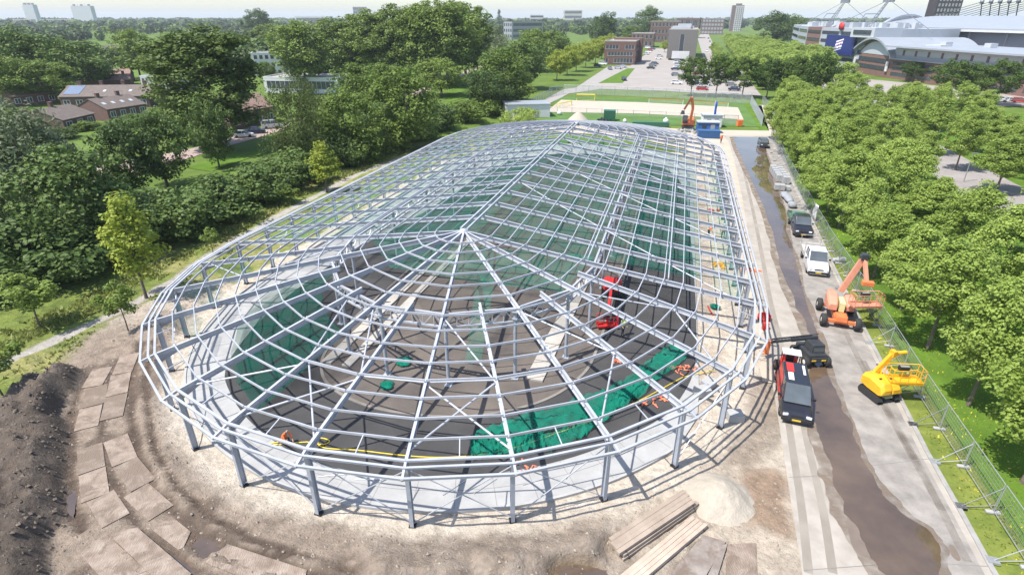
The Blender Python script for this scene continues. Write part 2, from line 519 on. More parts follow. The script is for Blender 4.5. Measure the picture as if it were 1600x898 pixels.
outl = [tuple(g(*p)[:2]) for p in [(128, 600), (112, 650), (112, 720), (108, 790), (130, 830)]]
for L_, wd_, dp_ in ((track, 0.34, 0.16), (mids, 0.28, 0.10), (outl, 0.3, 0.12), ([(x + .9, y + .5) for x, y in track], 0.18, 0.08)):
    dl = line_d(X, Y, L_) + wob * 0.5 + wob2 * 0.25
    t = 1 - sst(wd_ * 0.6, wd_ * 1.5, dl); colr = mixc(colr, C3((0.085, 0.06, 0.045)), t * 0.9); Z -= t * dp_
    t = np.exp(-((dl - wd_ * 2.1) / 0.22) ** 2); Z += t * 0.09 * (0.4 + fbm(X * 2, Y * 2, 3, 12))
mudn = sst(0.52, 0.66, fbm(X * 0.55 + 3, Y * 0.55, 4, 61)) * hm
colr = mixc(colr, C3((0.13, 0.095, 0.07)), mudn * 0.8); rough -= mudn * 0.35
for L in ([(218, 752), (232, 744), (262, 782), (272, 800), (252, 806), (228, 790)], [(290, 838), (305, 836), (350, 856), (322, 880), (300, 868)], [(228, 826), (245, 840), (310, 888), (360, 905), (330, 912), (280, 885)], [(106, 770), (126, 768), (122, 806), (106, 800)], [(192, 590), (208, 566), (222, 556), (216, 590), (206, 606)], [(170, 770), (188, 768), (196, 800), (180, 806)]):
    sd_ = poly_sd(X, Y, gp(L)) + wob * 0.5 + wob2 * 0.2
    t = 1 - sst(-0.12, 0.12, sd_); colr = mixc(colr, C3((0.15, 0.105, 0.075)), t * 0.95); rough -= t * 0.75; Z = Z * (1 - t) - 0.03 * t
# heap of dark topsoil
heap = gp([(-60, 690), (0, 632), (40, 603), (92, 583), (128, 578), (134, 590), (117, 622), (107, 660), (108, 720), (103, 790), (92, 850), (80, 898), (60, 960), (-160, 960), (-200, 800)])
sd_ = poly_sd(X, Y, heap) + wob * 1.3 + wob2 * 0.35
inn = np.clip(-sd_, 0, 9)
lump = fbm(X * 1.1, Y * 1.1, 4, 91) - 0.5 + 0.55 * (np.abs(fbm(X * 0.5 + Y * 0.25, Y * 0.2 - X * 0.1, 3, 15) - 0.5) * 2 - 0.35)
hz = np.minimum(inn * 1.7, 1.9) * (0.75 + 0.9 * wob + 0.5 * lump) + 0.65 * wob2 * np.clip(inn, 0, 1)
hz = np.where(sd_ < 0, np.maximum(hz, 0), 0)
Z += hz
t = 1 - sst(-0.12, 0.12, sd_)
darkness = sst(0.30, 0.52, fbm(X * 0.28 + 4, Y * 0.28, 4, 71) + 0.05 * (U + 24))
heap_c = mixc(np.broadcast_to(C3((0.20, 0.165, 0.128)), X.shape + (3,)), soil_c, np.clip(darkness + 0.25, 0, 1))
colr = colr * (1 - t[..., None]) + heap_c * t[..., None]
# brown stained ground by the road near the timber mats
sd_ = poly_sd(X, Y, gp([(1150, 740), (1215, 735), (1235, 800), (1228, 830), (1150, 815)])) + wob * 1.6
t = 1 - sst(-0.3, 0.5, sd_); colr = mixc(colr, C3((0.27, 0.185, 0.125)), t * 0.85)
sd_ = poly_sd(X, Y, gp([(1190, 560), (1215, 600), (1222, 680), (1180, 720), (1140, 720), (1180, 640)])) + wob * 2.4
t = 1 - sst(-0.3, 0.8, sd_); colr = mixc(colr, brown_c, t * 0.6)
# tracks of puddled brown water at the foot of the bank
for L in ([(858, 898), (870, 885), (925, 880), (945, 892), (940, 912), (860, 915)], [(1040, 898), (1085, 846), (1138, 848), (1110, 898)]):
    sd_ = poly_sd(X, Y, gp(L)) + wob * 0.8
    t = 1 - sst(-0.2, 0.2, sd_); colr = mixc(colr, C3((0.17, 0.12, 0.07)), t * 0.9); rough -= t * 0.7; Z = Z * (1 - t)
# keep the ground flat under the slab, the track, the columns
t = (1 - sst(22.5, 23.4, rr)) * (Vv < 60)
Z = Z * (1 - 0.75 * t)
inner = (rr < 22.3) & (Vv < 77)
Z += 0.05 * wob2 * (rr > 22.5)
t = 1 - sst(-0.2, 0.8, poly_sd(X, Y, gp([(945, 905), (948, 862), (1075, 770), (1120, 800), (1200, 835), (1200, 930), (945, 930)])))
Z = Z * (1 - 0.85 * t)
clod = fbm(X * 3.1, Y * 3.1, 3, 101); lf = 1 - sst(0.75, 1.05, dAB)
cl2 = (1 - lf) * np.clip((clod - 0.58) * 6, 0, 1) * np.clip((rr - 23.6) * 1.2, 0, 1) * (Vv < 6)
Z += cl2 * 0.07
Z = Z * (1 - lf) + 0.15 * lf
Z = np.maximum(Z, -0.015)
colr = np.clip(colr, 0.004, 0.9)
ny, nx = U.shape
idx = np.arange(nx * ny).reshape(ny, nx)
Fq = np.stack([idx[:-1, :-1], idx[:-1, 1:], idx[1:, 1:], idx[1:, :-1]], -1).reshape(-1, 4)
site = np_mesh('construction_ground', np.stack([X, Y, Z], -1).reshape(-1, 3), Fq, attr_ground_mat('site_soil'), smooth=True)
ca = site.data.color_attributes.new('soil', 'FLOAT_COLOR', 'POINT')
ca.data.foreach_set('color', np.concatenate([colr, np.clip(rough, 0.25, 1)[..., None]], -1).astype(np.float32).ravel())
struct(site)
def site_z(p):
    u_, v_ = uv(p)
    i = int(round((u_ + 46) / STEP)); j = int(round((v_ + 33) / STEP))
    if 0 <= i < nx and 0 <= j < ny: return float(Z[j, i])
    return 0.0

# ---- rink floor
SLAB = mat('slab_concrete', (0.335, 0.332, 0.326), rough=0.85, var=0.13, scale=0.7, bump=0.003)
ASPH = mat('track_asphalt', (0.049, 0.047, 0.047), rough=0.9, var=0.22, scale=0.45, bump=0.004, bscale=30)
INFL = mat('infield_floor', (0.15, 0.125, 0.105), rough=0.9, col2=(0.07, 0.06, 0.055), scale=0.22, bump=0.004, bscale=25)
def ring_pts(r, a0, a1, n): return [(r * math.cos(a0 + (a1 - a0) * i / n), r * math.sin(a0 + (a1 - a0) * i / n)) for i in range(n + 1)]
outer = [hw(22.25, 77)[:2]]
fe = 54.6
outer = [hw(*p)[:2] for p in ring_pts(22.25, R(-33), R(-180), 60)] + [hw(-22.0, fe * k / 6)[:2] for k in range(1, 7)] + [hw(p[0], p[1] + fe)[:2] for p in ring_pts(21.8, R(176), R(25), 40)] + [hw(19.75, fe + 6)[:2], hw(19.75, -6)[:2], hw(19.6, -9.5)[:2]]
mb = MB(); mb.prism(outer, 0.02, 0.13); struct(mb.build('rink_slab', SLAB))
asph = smooth_poly([(352, 578), (362, 618), (388, 655), (430, 690), (480, 716), (560, 737), (680, 744), (800, 735), (900, 712), (980, 680), (1040, 647), (1075, 602), (1087, 560), (1088, 500), (1085, 440), (1080, 380), (1072, 310), (1055, 275), (1015, 254), (960, 245), (880, 240), (800, 250), (735, 285), (640, 345), (545, 395), (440, 470), (385, 525)], 5)
struct(sheet('track_asphalt', asph, 0.146, ASPH))
kerb_uv = [(-8.7, -8.5), (-7.8, -10.9), (-6, -12.9), (-3, -14.2), (0.5, -14.5), (5, -13.6), (9, -11), (11.2, -7.5), (12, -3), (12.2, 10), (12.2, 40), (11, 49), (6, 54), (-1, 55), (-7, 52), (-9, 46), (-9.2, 30), (-9.2, 5), (-9.2, -4)]
kp = smooth_poly(kerb_uv, 6)
struct(sheet('infield_floor', [hw(*p)[:2] for p in kp], 0.152, INFL, px=False))
def strip(name, pts, wd, z0, z1, m, closed=True):
    mb = MB(); n = len(pts); vs = []
    for i in range(n):
        a = Vector(pts[i - 1] if (closed or i) else pts[i]); b = Vector(pts[(i + 1) % n] if (closed or i < n - 1) else pts[i])
        d = (b - a).normalized(); nn = Vector((-d.y, d.x)); p = Vector(pts[i])
        vs += [(*(p + nn * wd / 2), z0), (*(p - nn * wd / 2), z0), (*(p - nn * wd / 2), z1), (*(p + nn * wd / 2), z1)]
    fs = []
    for i in range(n if closed else n - 1):
        a = i * 4; b = ((i + 1) % n) * 4
        for k in range(4): fs.append((a + k, b + k, b + (k + 1) % 4, a + (k + 1) % 4))
    mb.add(vs, fs); return mb.build(name, m, fix=True)
struct(strip('infield_kerb', [tuple(hw(*p)[:2]) for p in kp], 0.22, 0.14, 0.20, mat('kerb_grey', (0.20, 0.18, 0.16), rough=0.9, var=0.25, scale=0.6)))
struct(strip('slab_kerb', [tuple(hw(*p)[:2]) for p in ring_pts(22.35, R(-30), R(-182), 70)] + [tuple(hw(-22.35, k)[:2]) for k in range(4, 60, 8)], 0.16, 0.0, 0.19, CONC, closed=False))
# joints in the slab: narrow gaps
JOINT = mat('joint_dark', (0.20, 0.19, 0.18), rough=0.9, var=0.1)
for rj in (20.9,):
    struct(strip('slab_joint', [tuple(hw(*p)[:2]) for p in ring_pts(rj, R(-38), R(-176), 60)], 0.035, 0.12, 0.135, JOINT, closed=False))
mb = MB()
for k in range(24):
    a = R(-36 - k * 6.0); p, q = hw(19.8 * math.cos(a), 19.8 * math.sin(a), 0.131), hw(22.2 * math.cos(a), 22.2 * math.sin(a), 0.131)
    mb.beam(p, q, 0.03, 0.006)
struct(mb.build('slab_joint', JOINT))

# ---- road along the right of the hall
ROADM = mat('road_concrete', (0.40, 0.365, 0.32), rough=0.9, col2=(0.265, 0.235, 0.20), scale=0.6, bump=0.006, bscale=12, detail=10)
ROADG = mat('road_asphalt', (0.335, 0.305, 0.275), rough=0.88, col2=(0.17, 0.155, 0.14), scale=0.75, bump=0.008, bscale=14, detail=10)
road_l = [(1290, 1040), (1254, 898), (1237, 790), (1219, 673), (1207, 600), (1196, 520), (1186, 450), (1172, 380), (1158, 300), (1147, 250), (1138, 220), (1131, 212)]
road_r = [(1215, 211), (1222, 240), (1242, 290), (1268, 345), (1303, 420), (1352, 520), (1402, 618), (1448, 710), (1503, 808), (1552, 898), (1640, 1040)]
struct(sheet('sand_strip', [tuple(hw(*p)[:2]) for p in ((24.2, -4), (28, -4), (33, 60), (34, 82), (10, 84), (18, 78), (24.2, 66))], 0.10, mat('strip_sand', (0.42, 0.36, 0.285), rough=0.95, var=0.14, scale=0.5), px=False))
struct(sheet('road', road_l + road_r, 0.145, ROADM))
mid = [(1490, 1040), (1440, 898), (1385, 790), (1330, 690), (1290, 590), (1272, 520), (1245, 430), (1228, 360), (1215, 290), (1195, 240), (1190, 214)]
struct(sheet('road_surface', mid + [(p[0] - 7 * (p[1] / 600) ** 1.5, p[1]) for p in road_r], 0.152, ROADG))
kr = [tuple(g(*p)[:2]) for p in road_r]
struct(strip('road_kerb', kr, 0.26, 0.0, 0.20, mat('kerb_stone', (0.29, 0.28, 0.265), rough=0.9, var=0.2, scale=1.5), closed=False))
WATER = mat('muddy_water', (0.145, 0.10, 0.066), rough=0.015, col2=(0.065, 0.044, 0.03), scale=0.22, spec=0.85)
WATER.node_tree.nodes['Principled BSDF'].inputs['IOR'].default_value = 1.62
pud_l = [(1145, 214), (1152, 235), (1165, 262), (1178, 290), (1195, 325), (1206, 360), (1215, 400), (1228, 440), (1246, 480), (1262, 515), (1278, 545), (1262, 590), (1268, 640), (1283, 690), (1303, 745), (1322, 800), (1348, 840), (1385, 900), (1430, 1000)]
pud_r = [(1500, 1000), (1472, 898), (1470, 852), (1450, 826), (1418, 805), (1400, 788), (1375, 762), (1358, 735), (1342, 700), (1330, 668), (1315, 630), (1300, 595), (1291, 560), (1280, 520), (1268, 492), (1254, 452), (1247, 420), (1238, 388), (1230, 360), (1228, 335), (1220, 310), (1210, 285), (1204, 262), (1197, 240), (1192, 214)]
wp = smooth_poly(pud_l + pud_r, 3)
def jit(L, a, s):
    o = []
    for i, (x, y) in enumerate(L):
        k = (y / 500.0) ** 1.2
        o.append((x + a * k * (float(fbm(np.array([i * 0.4]), np.array([s])) [0]) - 0.5), y))
    return o
WET = mat('wet_road', (0.17, 0.135, 0.108), rough=0.5, var=0.15, scale=0.8)
WETS = net_mat('damp_sand', (0.20, 0.155, 0.12), 0.62, 0.1, 1.5, 1.2)
def ribbon(name, m, z, dl, dr, ja, seed):
    """water sheet between its left and right shorelines, row by row"""
    yl, xl = [p[1] for p in pud_l], [p[0] for p in pud_l]; yr, xr = [p[1] for p in pud_r[::-1]], [p[0] for p in pud_r[::-1]]
    ys = np.concatenate([np.linspace(214, 300, 26), np.linspace(304, 1000, 120)]); V = []; F = []
    for i, y in enumerate(ys):
        k = (y / 500.0) ** 1.2
        n1 = float(fbm(np.array([y * 0.05]), np.array([seed]), 4, 3)[0]) - 0.5; n2 = float(fbm(np.array([y * 0.05]), np.array([seed + 9.0]), 4, 5)[0]) - 0.5
        x0 = np.interp(y, yl, xl) - dl * k + ja * k * n1; x1 = np.interp(y, yr, xr) + dr * k + ja * k * n2; x1 = max(x1, x0 + 2)
        for t_ in (0, .33, .66, 1): V.append(g(x0 + (x1 - x0) * t_, y, z))
    for i in range(len(ys) - 1):
        for k in range(3): a_ = i * 4 + k; F.append((a_, a_ + 4, a_ + 5, a_ + 1))
    mb = MB(); mb.add(V, F); return struct(mb.build(name, m))
ribbon('damp_edge', WETS, 0.1585, 13, 6, 10, 1.0)
ribbon('puddle', WATER, 0.163, 0, 0, 11, 2.0)
struct(sheet('wet_patch', smooth_poly([(1324, 806), (1340, 816), (1352, 850), (1372, 868), (1345, 866), (1330, 848)], 5), 0.1615, WET))
struct(sheet('wet_patch', smooth_poly([(1483, 851), (1492, 854), (1501, 872), (1496, 875), (1486, 866)], 5), 0.160, WET))
struct(sheet('wet_patch', smooth_poly([(1313, 780), (1319, 782), (1318, 789), (1314, 787)], 5), 0.160, WET))

# tyre tracks, dried splashes and joints on the road
TRK = net_mat('tyre_dirt', (0.20, 0.165, 0.13), 0.16, 0.0, 1.3, 0.6)
for L_ in ([(1262, 898), (1252, 800), (1240, 720), (1228, 640)], [(1300, 898), (1285, 800), (1262, 700), (1250, 640)], [(1470, 800), (1410, 690), (1360, 600), (1320, 520), (1290, 450)], [(1510, 880), (1440, 740), (1385, 640), (1345, 560)], [(1225, 560), (1205, 480), (1190, 400), (1176, 330), (1160, 260)]):
    struct(strip('tyre_track', [tuple(g(*p)[:2]) for p in smooth_poly(L_ + L_[::-1][1:-1], 5)[:5 * (len(L_) - 1)]], 0.42, 0.1545, 0.1565, TRK, closed=False))
for (a_, b_) in (((1258, 890), (1392, 880)), ((1232, 745), (1300, 742)), ((1452, 716), (1352, 728)), ((1400, 612), (1300, 618)), ((1545, 884), (1475, 880)), ((1350, 515), (1282, 520)), ((1210, 620), (1258, 618))):
    mb = MB(); mb.beam(g(*a_, 0.156), g(*b_, 0.156), 0.035, 0.004); struct(mb.build('road_joint', JOINT))

# ---- verge beside the road: grass with flowers
VERGE = mat('verge_grass', (0.20, 0.225, 0.05), rough=0.92, col2=(0.085, 0.125, 0.022), scale=0.55, bump=0.06, bscale=7, spec=0.15, detail=10, ramp=(0.3, 0.66))
vr = [(p[0] + 2, p[1]) for p in road_r]
struct(sheet('verge', vr + [(1760, 1040), (1700, 898), (1640, 700), (1560, 560), (1420, 400), (1300, 270), (1228, 205)], 0.05, VERGE))
LAWN = mat('lawn', (0.115, 0.20, 0.022), rough=0.92, col2=(0.06, 0.115, 0.014), scale=0.35, bump=0.05, bscale=7, spec=0.15, detail=10)
rowq = lambda u0, u1, v0, v1, z: [tuple(hw(u, v)[:2]) for u, v in ((u0, v0), (u1, v0), (u1, v1), (u0, v1))]
struct(sheet('lawn', rowq(35.2, 58.5, -26, 158, 0), 0.075, LAWN, px=False))
struct(sheet('lawn', rowq(69, 115, -26, 150, 0), 0.04, LAWN, px=False))
LANE = mat('lane_asphalt', (0.27, 0.245, 0.235), rough=0.9, var=0.15, scale=0.3, bump=0.004, bscale=20)
mb = MB()
struct(sheet('lane', rowq(58.5, 69, -26, 175, 0), 0.10, LANE, px=False))
# ---- far sites: volleyball sand, site road across, park of cars
PALES = mat('beach_sand', (0.42, 0.365, 0.295), rough=0.95, var=0.05, scale=0.4)
struct(sheet('site_yard', [(780, 200), (800, 188), (850, 190), (1000, 196), (1100, 205), (1215, 207), (1240, 212), (1200, 232), (1140, 230), (1000, 215), (860, 205)], 0.085, mat('yard_sand', (0.42, 0.36, 0.29), rough=0.95, var=0.12, scale=0.3), px=True))
struct(sheet('site_lane', [(1120, 203), (1235, 205), (1240, 213), (1118, 212)], 0.158, PALES))
struct(sheet('sports_grass', [(838, 192), (862, 176), (870, 151), (1170, 160), (1192, 198), (1060, 196)], 0.06, mat('sports_grass', (0.075, 0.15, 0.025), rough=0.95, var=0.25, scale=0.2)))
struct(sheet('beach_court', [(853, 175), (877, 156), (900, 157), (1000, 160), (1153, 168), (1162, 187), (1100, 183), (1000, 177.5)], 0.105, PALES))
struct(sheet('path', [(1176, 165), (1190, 165), (1202, 205), (1216, 205), (1196, 164)], 0.11, PALES))
struct(sheet('side_lane', [(828, 168), (880, 140), (900, 137), (950, 104), (985, 103), (935, 140), (890, 146), (850, 166), (810, 190), (784, 196)], 0.07, mat('lane_concrete', (0.30, 0.28, 0.26), rough=0.9, var=0.1, scale=0.2)))
PARK = mat('car_park_paving', (0.30, 0.27, 0.245), rough=0.92, var=0.12, scale=0.12)
struct(sheet('car_park', [(930, 139), (948, 120), (985, 103), (1005, 88), (1020, 76), (1045, 76), (1044, 94), (1072, 96), (1160, 112), (1190, 150), (1140, 148), (1030, 142)], 0.09, PARK))
struct(sheet('park_lawn', [(935, 130), (980, 107), (992, 107), (973, 130)], 0.115, LAWN))
struct(sheet('avenue', [(1105, 112), (1090, 60), (1099, 47), (1104, 47), (1122, 85), (1150, 112)], 0.13, PARK))
struct(sheet('stadium_car_park', [(1230, 148), (1290, 118), (1400, 128), (1600, 148), (1800, 170), (1800, 182), (1600, 166), (1450, 166), (1310, 165), (1262, 160)], 0.075, PARK))
# streets in the housing on the left
BRK = mat('street_brick', (0.33, 0.25, 0.22), rough=0.92, var=0.12, scale=0.5)
struct(sheet('street', [(-260, 390), (0, 312), (225, 270), (330, 236), (445, 203), (455, 190), (430, 196), (370, 212), (300, 232), (200, 250), (-260, 320)], 0.06, BRK))
struct(sheet('street', [(600, 160), (700, 122), (760, 98), (768, 98), (712, 124), (630, 160)], 0.06, BRK))
struct(sheet('street_lawn', [(290, 262), (360, 238), (440, 212), (450, 228), (380, 250), (330, 268)], 0.055, LAWN))
struct(sheet('street_lawn', [(690, 150), (735, 118), (770, 112), (790, 130), (740, 150), (700, 160)], 0.055, LAWN))

# muddy puddles along the haul road
for L in ([(218, 752), (232, 744), (262, 782), (272, 800), (252, 806), (228, 790)], [(290, 838), (305, 836), (350, 856), (322, 880), (300, 868)], [(228, 826), (245, 840), (310, 888), (360, 905), (330, 912), (280, 885)], [(106, 770), (126, 768), (122, 806), (106, 800)], [(190, 596), (208, 566), (222, 556), (216, 590), (206, 606)], [(868, 898), (880, 884), (925, 880), (942, 890), (938, 905), (880, 908)]):
    struct(sheet('mud_puddle', jit(smooth_poly(L, 5), 14, float(L[0][0])), 0.075, WATER))
# clods and stones
def clods(name, n, label, m, seed, test, smin, smax):
    r_ = np.random.RandomState(seed)
    u_, v_ = r_.uniform(-44, 24, n * 12), r_.uniform(-32, 3, n * 12)
    x_ = HC.x + u_ * cp + v_ * sp; y_ = HC.y - u_ * sp + v_ * cp
    ok = test(np.hypot(u_, v_), v_, poly_sd(x_, y_, heap)) & (y_ > 14)
    x_, y_ = x_[ok][:n], y_[ok][:n]; n = len(x_)
    P = np.array([(x, y, site_z((x, y))) for x, y in zip(x_, y_)])
    base = np.array([(1, 0, 0), (-1, 0, 0), (0, 1, 0), (0, -1, 0), (0, 0, .8), (0, 0, -.6)], float)
    fo = np.array([(0, 2, 4), (2, 1, 4), (1, 3, 4), (3, 0, 4), (2, 0, 5), (1, 2, 5), (3, 1, 5), (0, 3, 5)])
    s = smin + (smax - smin) * r_.uniform(0, 1, (n, 1, 1)) ** 2.5
    a = r_.uniform(0, 6.28, n); ca, sa = np.cos(a), np.sin(a)
    Vb = base[None] * s * r_.uniform(0.6, 1.35, (n, 6, 3))
    Vr = np.stack([Vb[..., 0] * ca[:, None] - Vb[..., 1] * sa[:, None], Vb[..., 0] * sa[:, None] + Vb[..., 1] * ca[:, None], Vb[..., 2]], -1) + P[:, None, :]
    F = (fo[None] + (np.arange(n) * 6)[:, None, None]).reshape(-1, 3)
    o = np_mesh(name, Vr.reshape(-1, 3), F, m); tag(o, label, 'soil', kind='stuff')
clods('soil_clods', 3200, 'dark clods lying over the topsoil heap', mat('clod_dark', (0.16, 0.128, 0.102), rough=0.95, var=0.35, scale=3), 1, lambda r_, v_, hs: hs < 0.3, 0.025, 0.13)
clods('sand_clods', 4200, 'sandy clods and stones along the spoil bank', mat('clod_sand', (0.30, 0.25, 0.20), rough=0.95, var=0.3, scale=3), 2, lambda r_, v_, hs: (r_ > 24.0) & (r_ < 34) & (v_ < 2) & (hs > 0.2), 0.02, 0.11)
# ================================================================== STEEL HALL
RAD, ZE, ZA, BAY, NB = 23.3, 4.54, 8.0, 4.2, 13
SEG = PI / 14
hall = thing('steel_hall_frame', 'large unclad grey steel roof frame with two rounded ends standing over the dark rink', 'steel frame', HC, -PHI)
# local axes of the hall: x = u, y = v
def zr(r): return ZA - (ZA - ZE) * r / RAD
def near(i, r, dz=0.0):
    a = PI + i * SEG
    return Vector((r * math.cos(a), r * math.sin(a), zr(r) + dz))
def far(i, r, dz=0.0):
    a = i * SEG
    return Vector((r * math.cos(a), fe + r * math.sin(a), zr(r) + dz))
def base_of(p): return Vector((p.x, p.y, 0.0))
def hpart(name, mb, m=STEEL, label=None):
    o = mb.build(name, m, hall)
    if label: o['label'] = label
    return o
RIN = 10.9
frames = []     # (outer point, inner point) of every rafter
for i in range(15):
    frames.append(('near', i, near(i, RAD), near(i, 0.25 if i % 2 == 0 else RIN - 0.6)))
for k in range(1, NB):
    v = k * BAY
    for s in (-1, 1):
        frames.append(('mid', s, Vector((s * RAD, v, ZE)), Vector((s * 0.12, v, ZA))))
for i in range(15):
    frames.append(('far', i, far(i, RAD), far(i, 0.25 if i % 2 == 0 else RIN - 0.6)))
for kind, i, po, pi_ in frames:
    mb = MB()
    mb.ibeam(po + Vector((0, 0, -0.22)), pi_ + Vector((0, 0, -0.22)), 0.165, 0.38, 0.028)
    d = (pi_ - po).normalized()
    # haunch plate at the eave and splice plates along the web
    q = po + d * 1.5
    mb.add([po + Vector((0, 0, -0.43)), po + Vector((0, 0, -0.85)), q + Vector((0, 0, -0.44))], [(0, 1, 2), (2, 1, 0)])
    L = (pi_ - po).length
    for f in (0.33, 0.66):
        c = po + d * (L * f)
        mb.beam(c - d * 0.02 + Vector((0, 0, -0.22)), c + d * 0.02 + Vector((0, 0, -0.22)), 0.24, 0.46)
    hpart('rafter', mb)
    # column below the eave: I section turned to the rafter, black foot plate and bolts
    b = base_of(po)
    inward = Vector((-po.x, (0 if kind == 'mid' else (-po.y if kind == 'near' else fe - po.y)), 0)).normalized()
    mb = MB()
    mb.ibeam(Vector((b.x, b.y, 0.12)), Vector((b.x, b.y, ZE - 0.42)), 0.2, 0.34, 0.03, up=inward)
    o = hpart('column', mb, STEEL_DK)
    f = MB(); f.box((b.x, b.y, 0.06), (0.36, 0.36, 0.22), rz=math.atan2(inward.y, inward.x)); f.build('foot_plate', BLACK, o)
# ridge beam: two lines side by side
mb = MB()
for s in (-1, 1): mb.beam((s * 0.28, 0, ZA + 0.06), (s * 0.28, fe, ZA + 0.06), 0.13, 0.2)
hpart('ridge_beam', mb)
mb = MB(); mb.lathe([(0.05, ZA - 0.35), (0.36, ZA - 0.3), (0.36, ZA + 0.02), (0.02, ZA + 0.12)], n=14); hpart('apex_ring', mb)
mb = MB(); mb.lathe([(0.05, ZA - 0.35), (0.36, ZA - 0.3), (0.36, ZA + 0.02), (0.02, ZA + 0.12)], c=(0, fe, 0), n=14); hpart('apex_ring', mb)
# purlins
RINGS = [2.44, 3.92, 5.4, 6.98, 8.54, 10.15, 11.88, 13.48, 15.08, 16.5, 17.94, 19.32, 20.78, 22.18]
segs = []
for r in RINGS:
    step = 1 if r > 10.2 else 2
    for i in range(0, 14, step):
        for fn in (near, far):
            a, b = fn(i, r, 0.12), fn(i + step, r, 0.12)
            segs.append((a, b))
    for s in (-1, 1):
        for k in range(NB):
            segs.append((Vector((s * r, k * BAY, zr(r) + 0.12)), Vector((s * r, (k + 1) * BAY, zr(r) + 0.12))))
dbl = {11.88, 6.98, 17.94}
HM = Matrix.Translation(HC) @ Euler((0, 0, -PHI)).to_matrix().to_4x4()
segs.sort(key=lambda s: ((HM @ ((s[0] + s[1]) / 2)) - Vector((0, 0, CAM_H))).length / (s[0] - s[1]).length)
rest = MB()
for n_, (a, b) in enumerate(segs):
    mb = MB() if n_ < 96 else rest
    d = (b - a).normalized()
    mb.beam(a + d * 0.03, b - d * 0.03, 0.062, 0.14, up=(0, 0, 1))
    r_ = math.hypot(a.x, a.y if a.y < 0 else (a.y - fe if a.y > fe else 0))
    if n_ < 96: hpart('purlin', mb)
for s in (-1, 1):      # doubled purlin lines of the straight part
    for r in (10.15, 16.5):
        for k in range(NB):
            rest.beam((s * (r + 0.3), k * BAY, zr(r + 0.3) + 0.12), (s * (r + 0.3), (k + 1) * BAY, zr(r + 0.3) + 0.12), 0.09, 0.18)
o = hpart('purlin', rest); o['kind'] = 'stuff'
# eave beam, gutter rails outside it, brackets
def loop_pts(r, z):
    P = [Vector((r * math.cos(PI + i * SEG), r * math.sin(PI + i * SEG), z)) for i in range(15)]
    P += [Vector((r * math.cos(i * SEG), fe + r * math.sin(i * SEG), z)) for i in range(15)]
    return P
for name, r, z, w_, h_ in (('eave_beam', RAD + 0.02, ZE - 0.02, 0.14, 0.11), ('gutter_rail', RAD + 0.42, ZE - 0.14, 0.075, 0.12), ('gutter_rail', RAD + 0.92, ZE - 0.36, 0.08, 0.15)):
    P = loop_pts(r, z); mb = MB()
    for k in range(30):
        a, b = P[k], P[(k + 1) % 30]
        mb.beam(a, b, w_, h_)
        if name == 'gutter_rail': mb.beam(a + Vector((0, 0, h_ / 2)), b + Vector((0, 0, h_ / 2)), w_ + 0.05, 0.03)
    hpart(name, mb)
P0, P1 = loop_pts(RAD, ZE - 0.1), loop_pts(RAD + 0.98, ZE - 0.38)
PL = [(P0[i], P1[i]) for i in range(30)]
for k in range(1, NB):
    for s in (-1, 1): PL.append((Vector((s * RAD, k * BAY, ZE - 0.1)), Vector((s * (RAD + 0.98), k * BAY, ZE - 0.38))))
for a, b in PL:
    mb = MB(); mb.beam(a, b, 0.12, 0.16); hpart('bracket', mb)
# small tie rods between the lowest purlins and the eave, mid bay
mb = MB()
for i in range(14):
    for fn in (near, far):
        a = (fn(i, 22.18, 0.1) + fn(i + 1, 22.18, 0.1)) / 2; b = (fn(i, RAD) + fn(i + 1, RAD)) / 2
        mb.beam(a, b, 0.05, 0.05)
o = hpart('tie_rod', mb); o['kind'] = 'stuff'
# inner columns and lattice girders under the roof
def inner_col(x, y, zt):
    mb = MB(); mb.tube([(x, y, 0.15), (x, y, zt - 0.2)], 0.13, 10); mb.box((x, y, 0.17), (0.5, 0.5, 0.05)); mb.box((x, y, zt - 0.75), (0.36, 0.36, 0.1)); mb.box((x, y, zt - 0.2), (0.42, 0.42, 0.08))
    hpart('inner_column', mb, STEEL_DK)
def lattice(a, b, dep, nd):
    """girder with two chords and zigzag web from a to b (top chord points)"""
    mb = MB(); dn = Vector((0, 0, -dep))
    mb.beam(a, b, 0.16, 0.16); mb.beam(a + dn, b + dn, 0.16, 0.14)
    for k in range(nd):
        p, q = a.lerp(b, k / nd), a.lerp(b, (k + 1) / nd)
        if k % 2 == 0: mb.beam(p + dn, q, 0.075, 0.075)
        else: mb.beam(p, q + dn, 0.075, 0.075)
        if k: mb.beam(p, p + dn, 0.06, 0.06)
    hpart('lattice_girder', mb)
zi = zr(RIN) - 0.5
for fn in (near, far):
    for i in range(0, 14, 2):
        if i in (0,) : pass
        a, b = fn(i, RIN), fn(i + 2, RIN)
        a = Vector((a.x, a.y, zi)); b = Vector((b.x, b.y, zi))
        lattice(a, b, 1.0, 6)
    for i in range(1, 14, 2):
        p = (fn(i - 1, RIN) + fn(i + 1, RIN)) / 2
    for i in range(0, 15, 2):
        p = fn(i, RIN); inner_col(p.x, p.y, zi)
for s in (-1, 1):
    for k in range(0, NB - 1, 2):
        y0, y1 = k * BAY, min(fe, (k + 2) * BAY)
        lattice(Vector((s * RIN, y0, zi)), Vector((s * RIN, y1, zi)), 1.0, 6)
        if k: inner_col(s * RIN, y0, zi)
    lattice(Vector((s * RIN, 12 * BAY, zi)), Vector((s * RIN, fe, zi)), 1.0, 4)
    inner_col(s * RIN, 12 * BAY, zi)
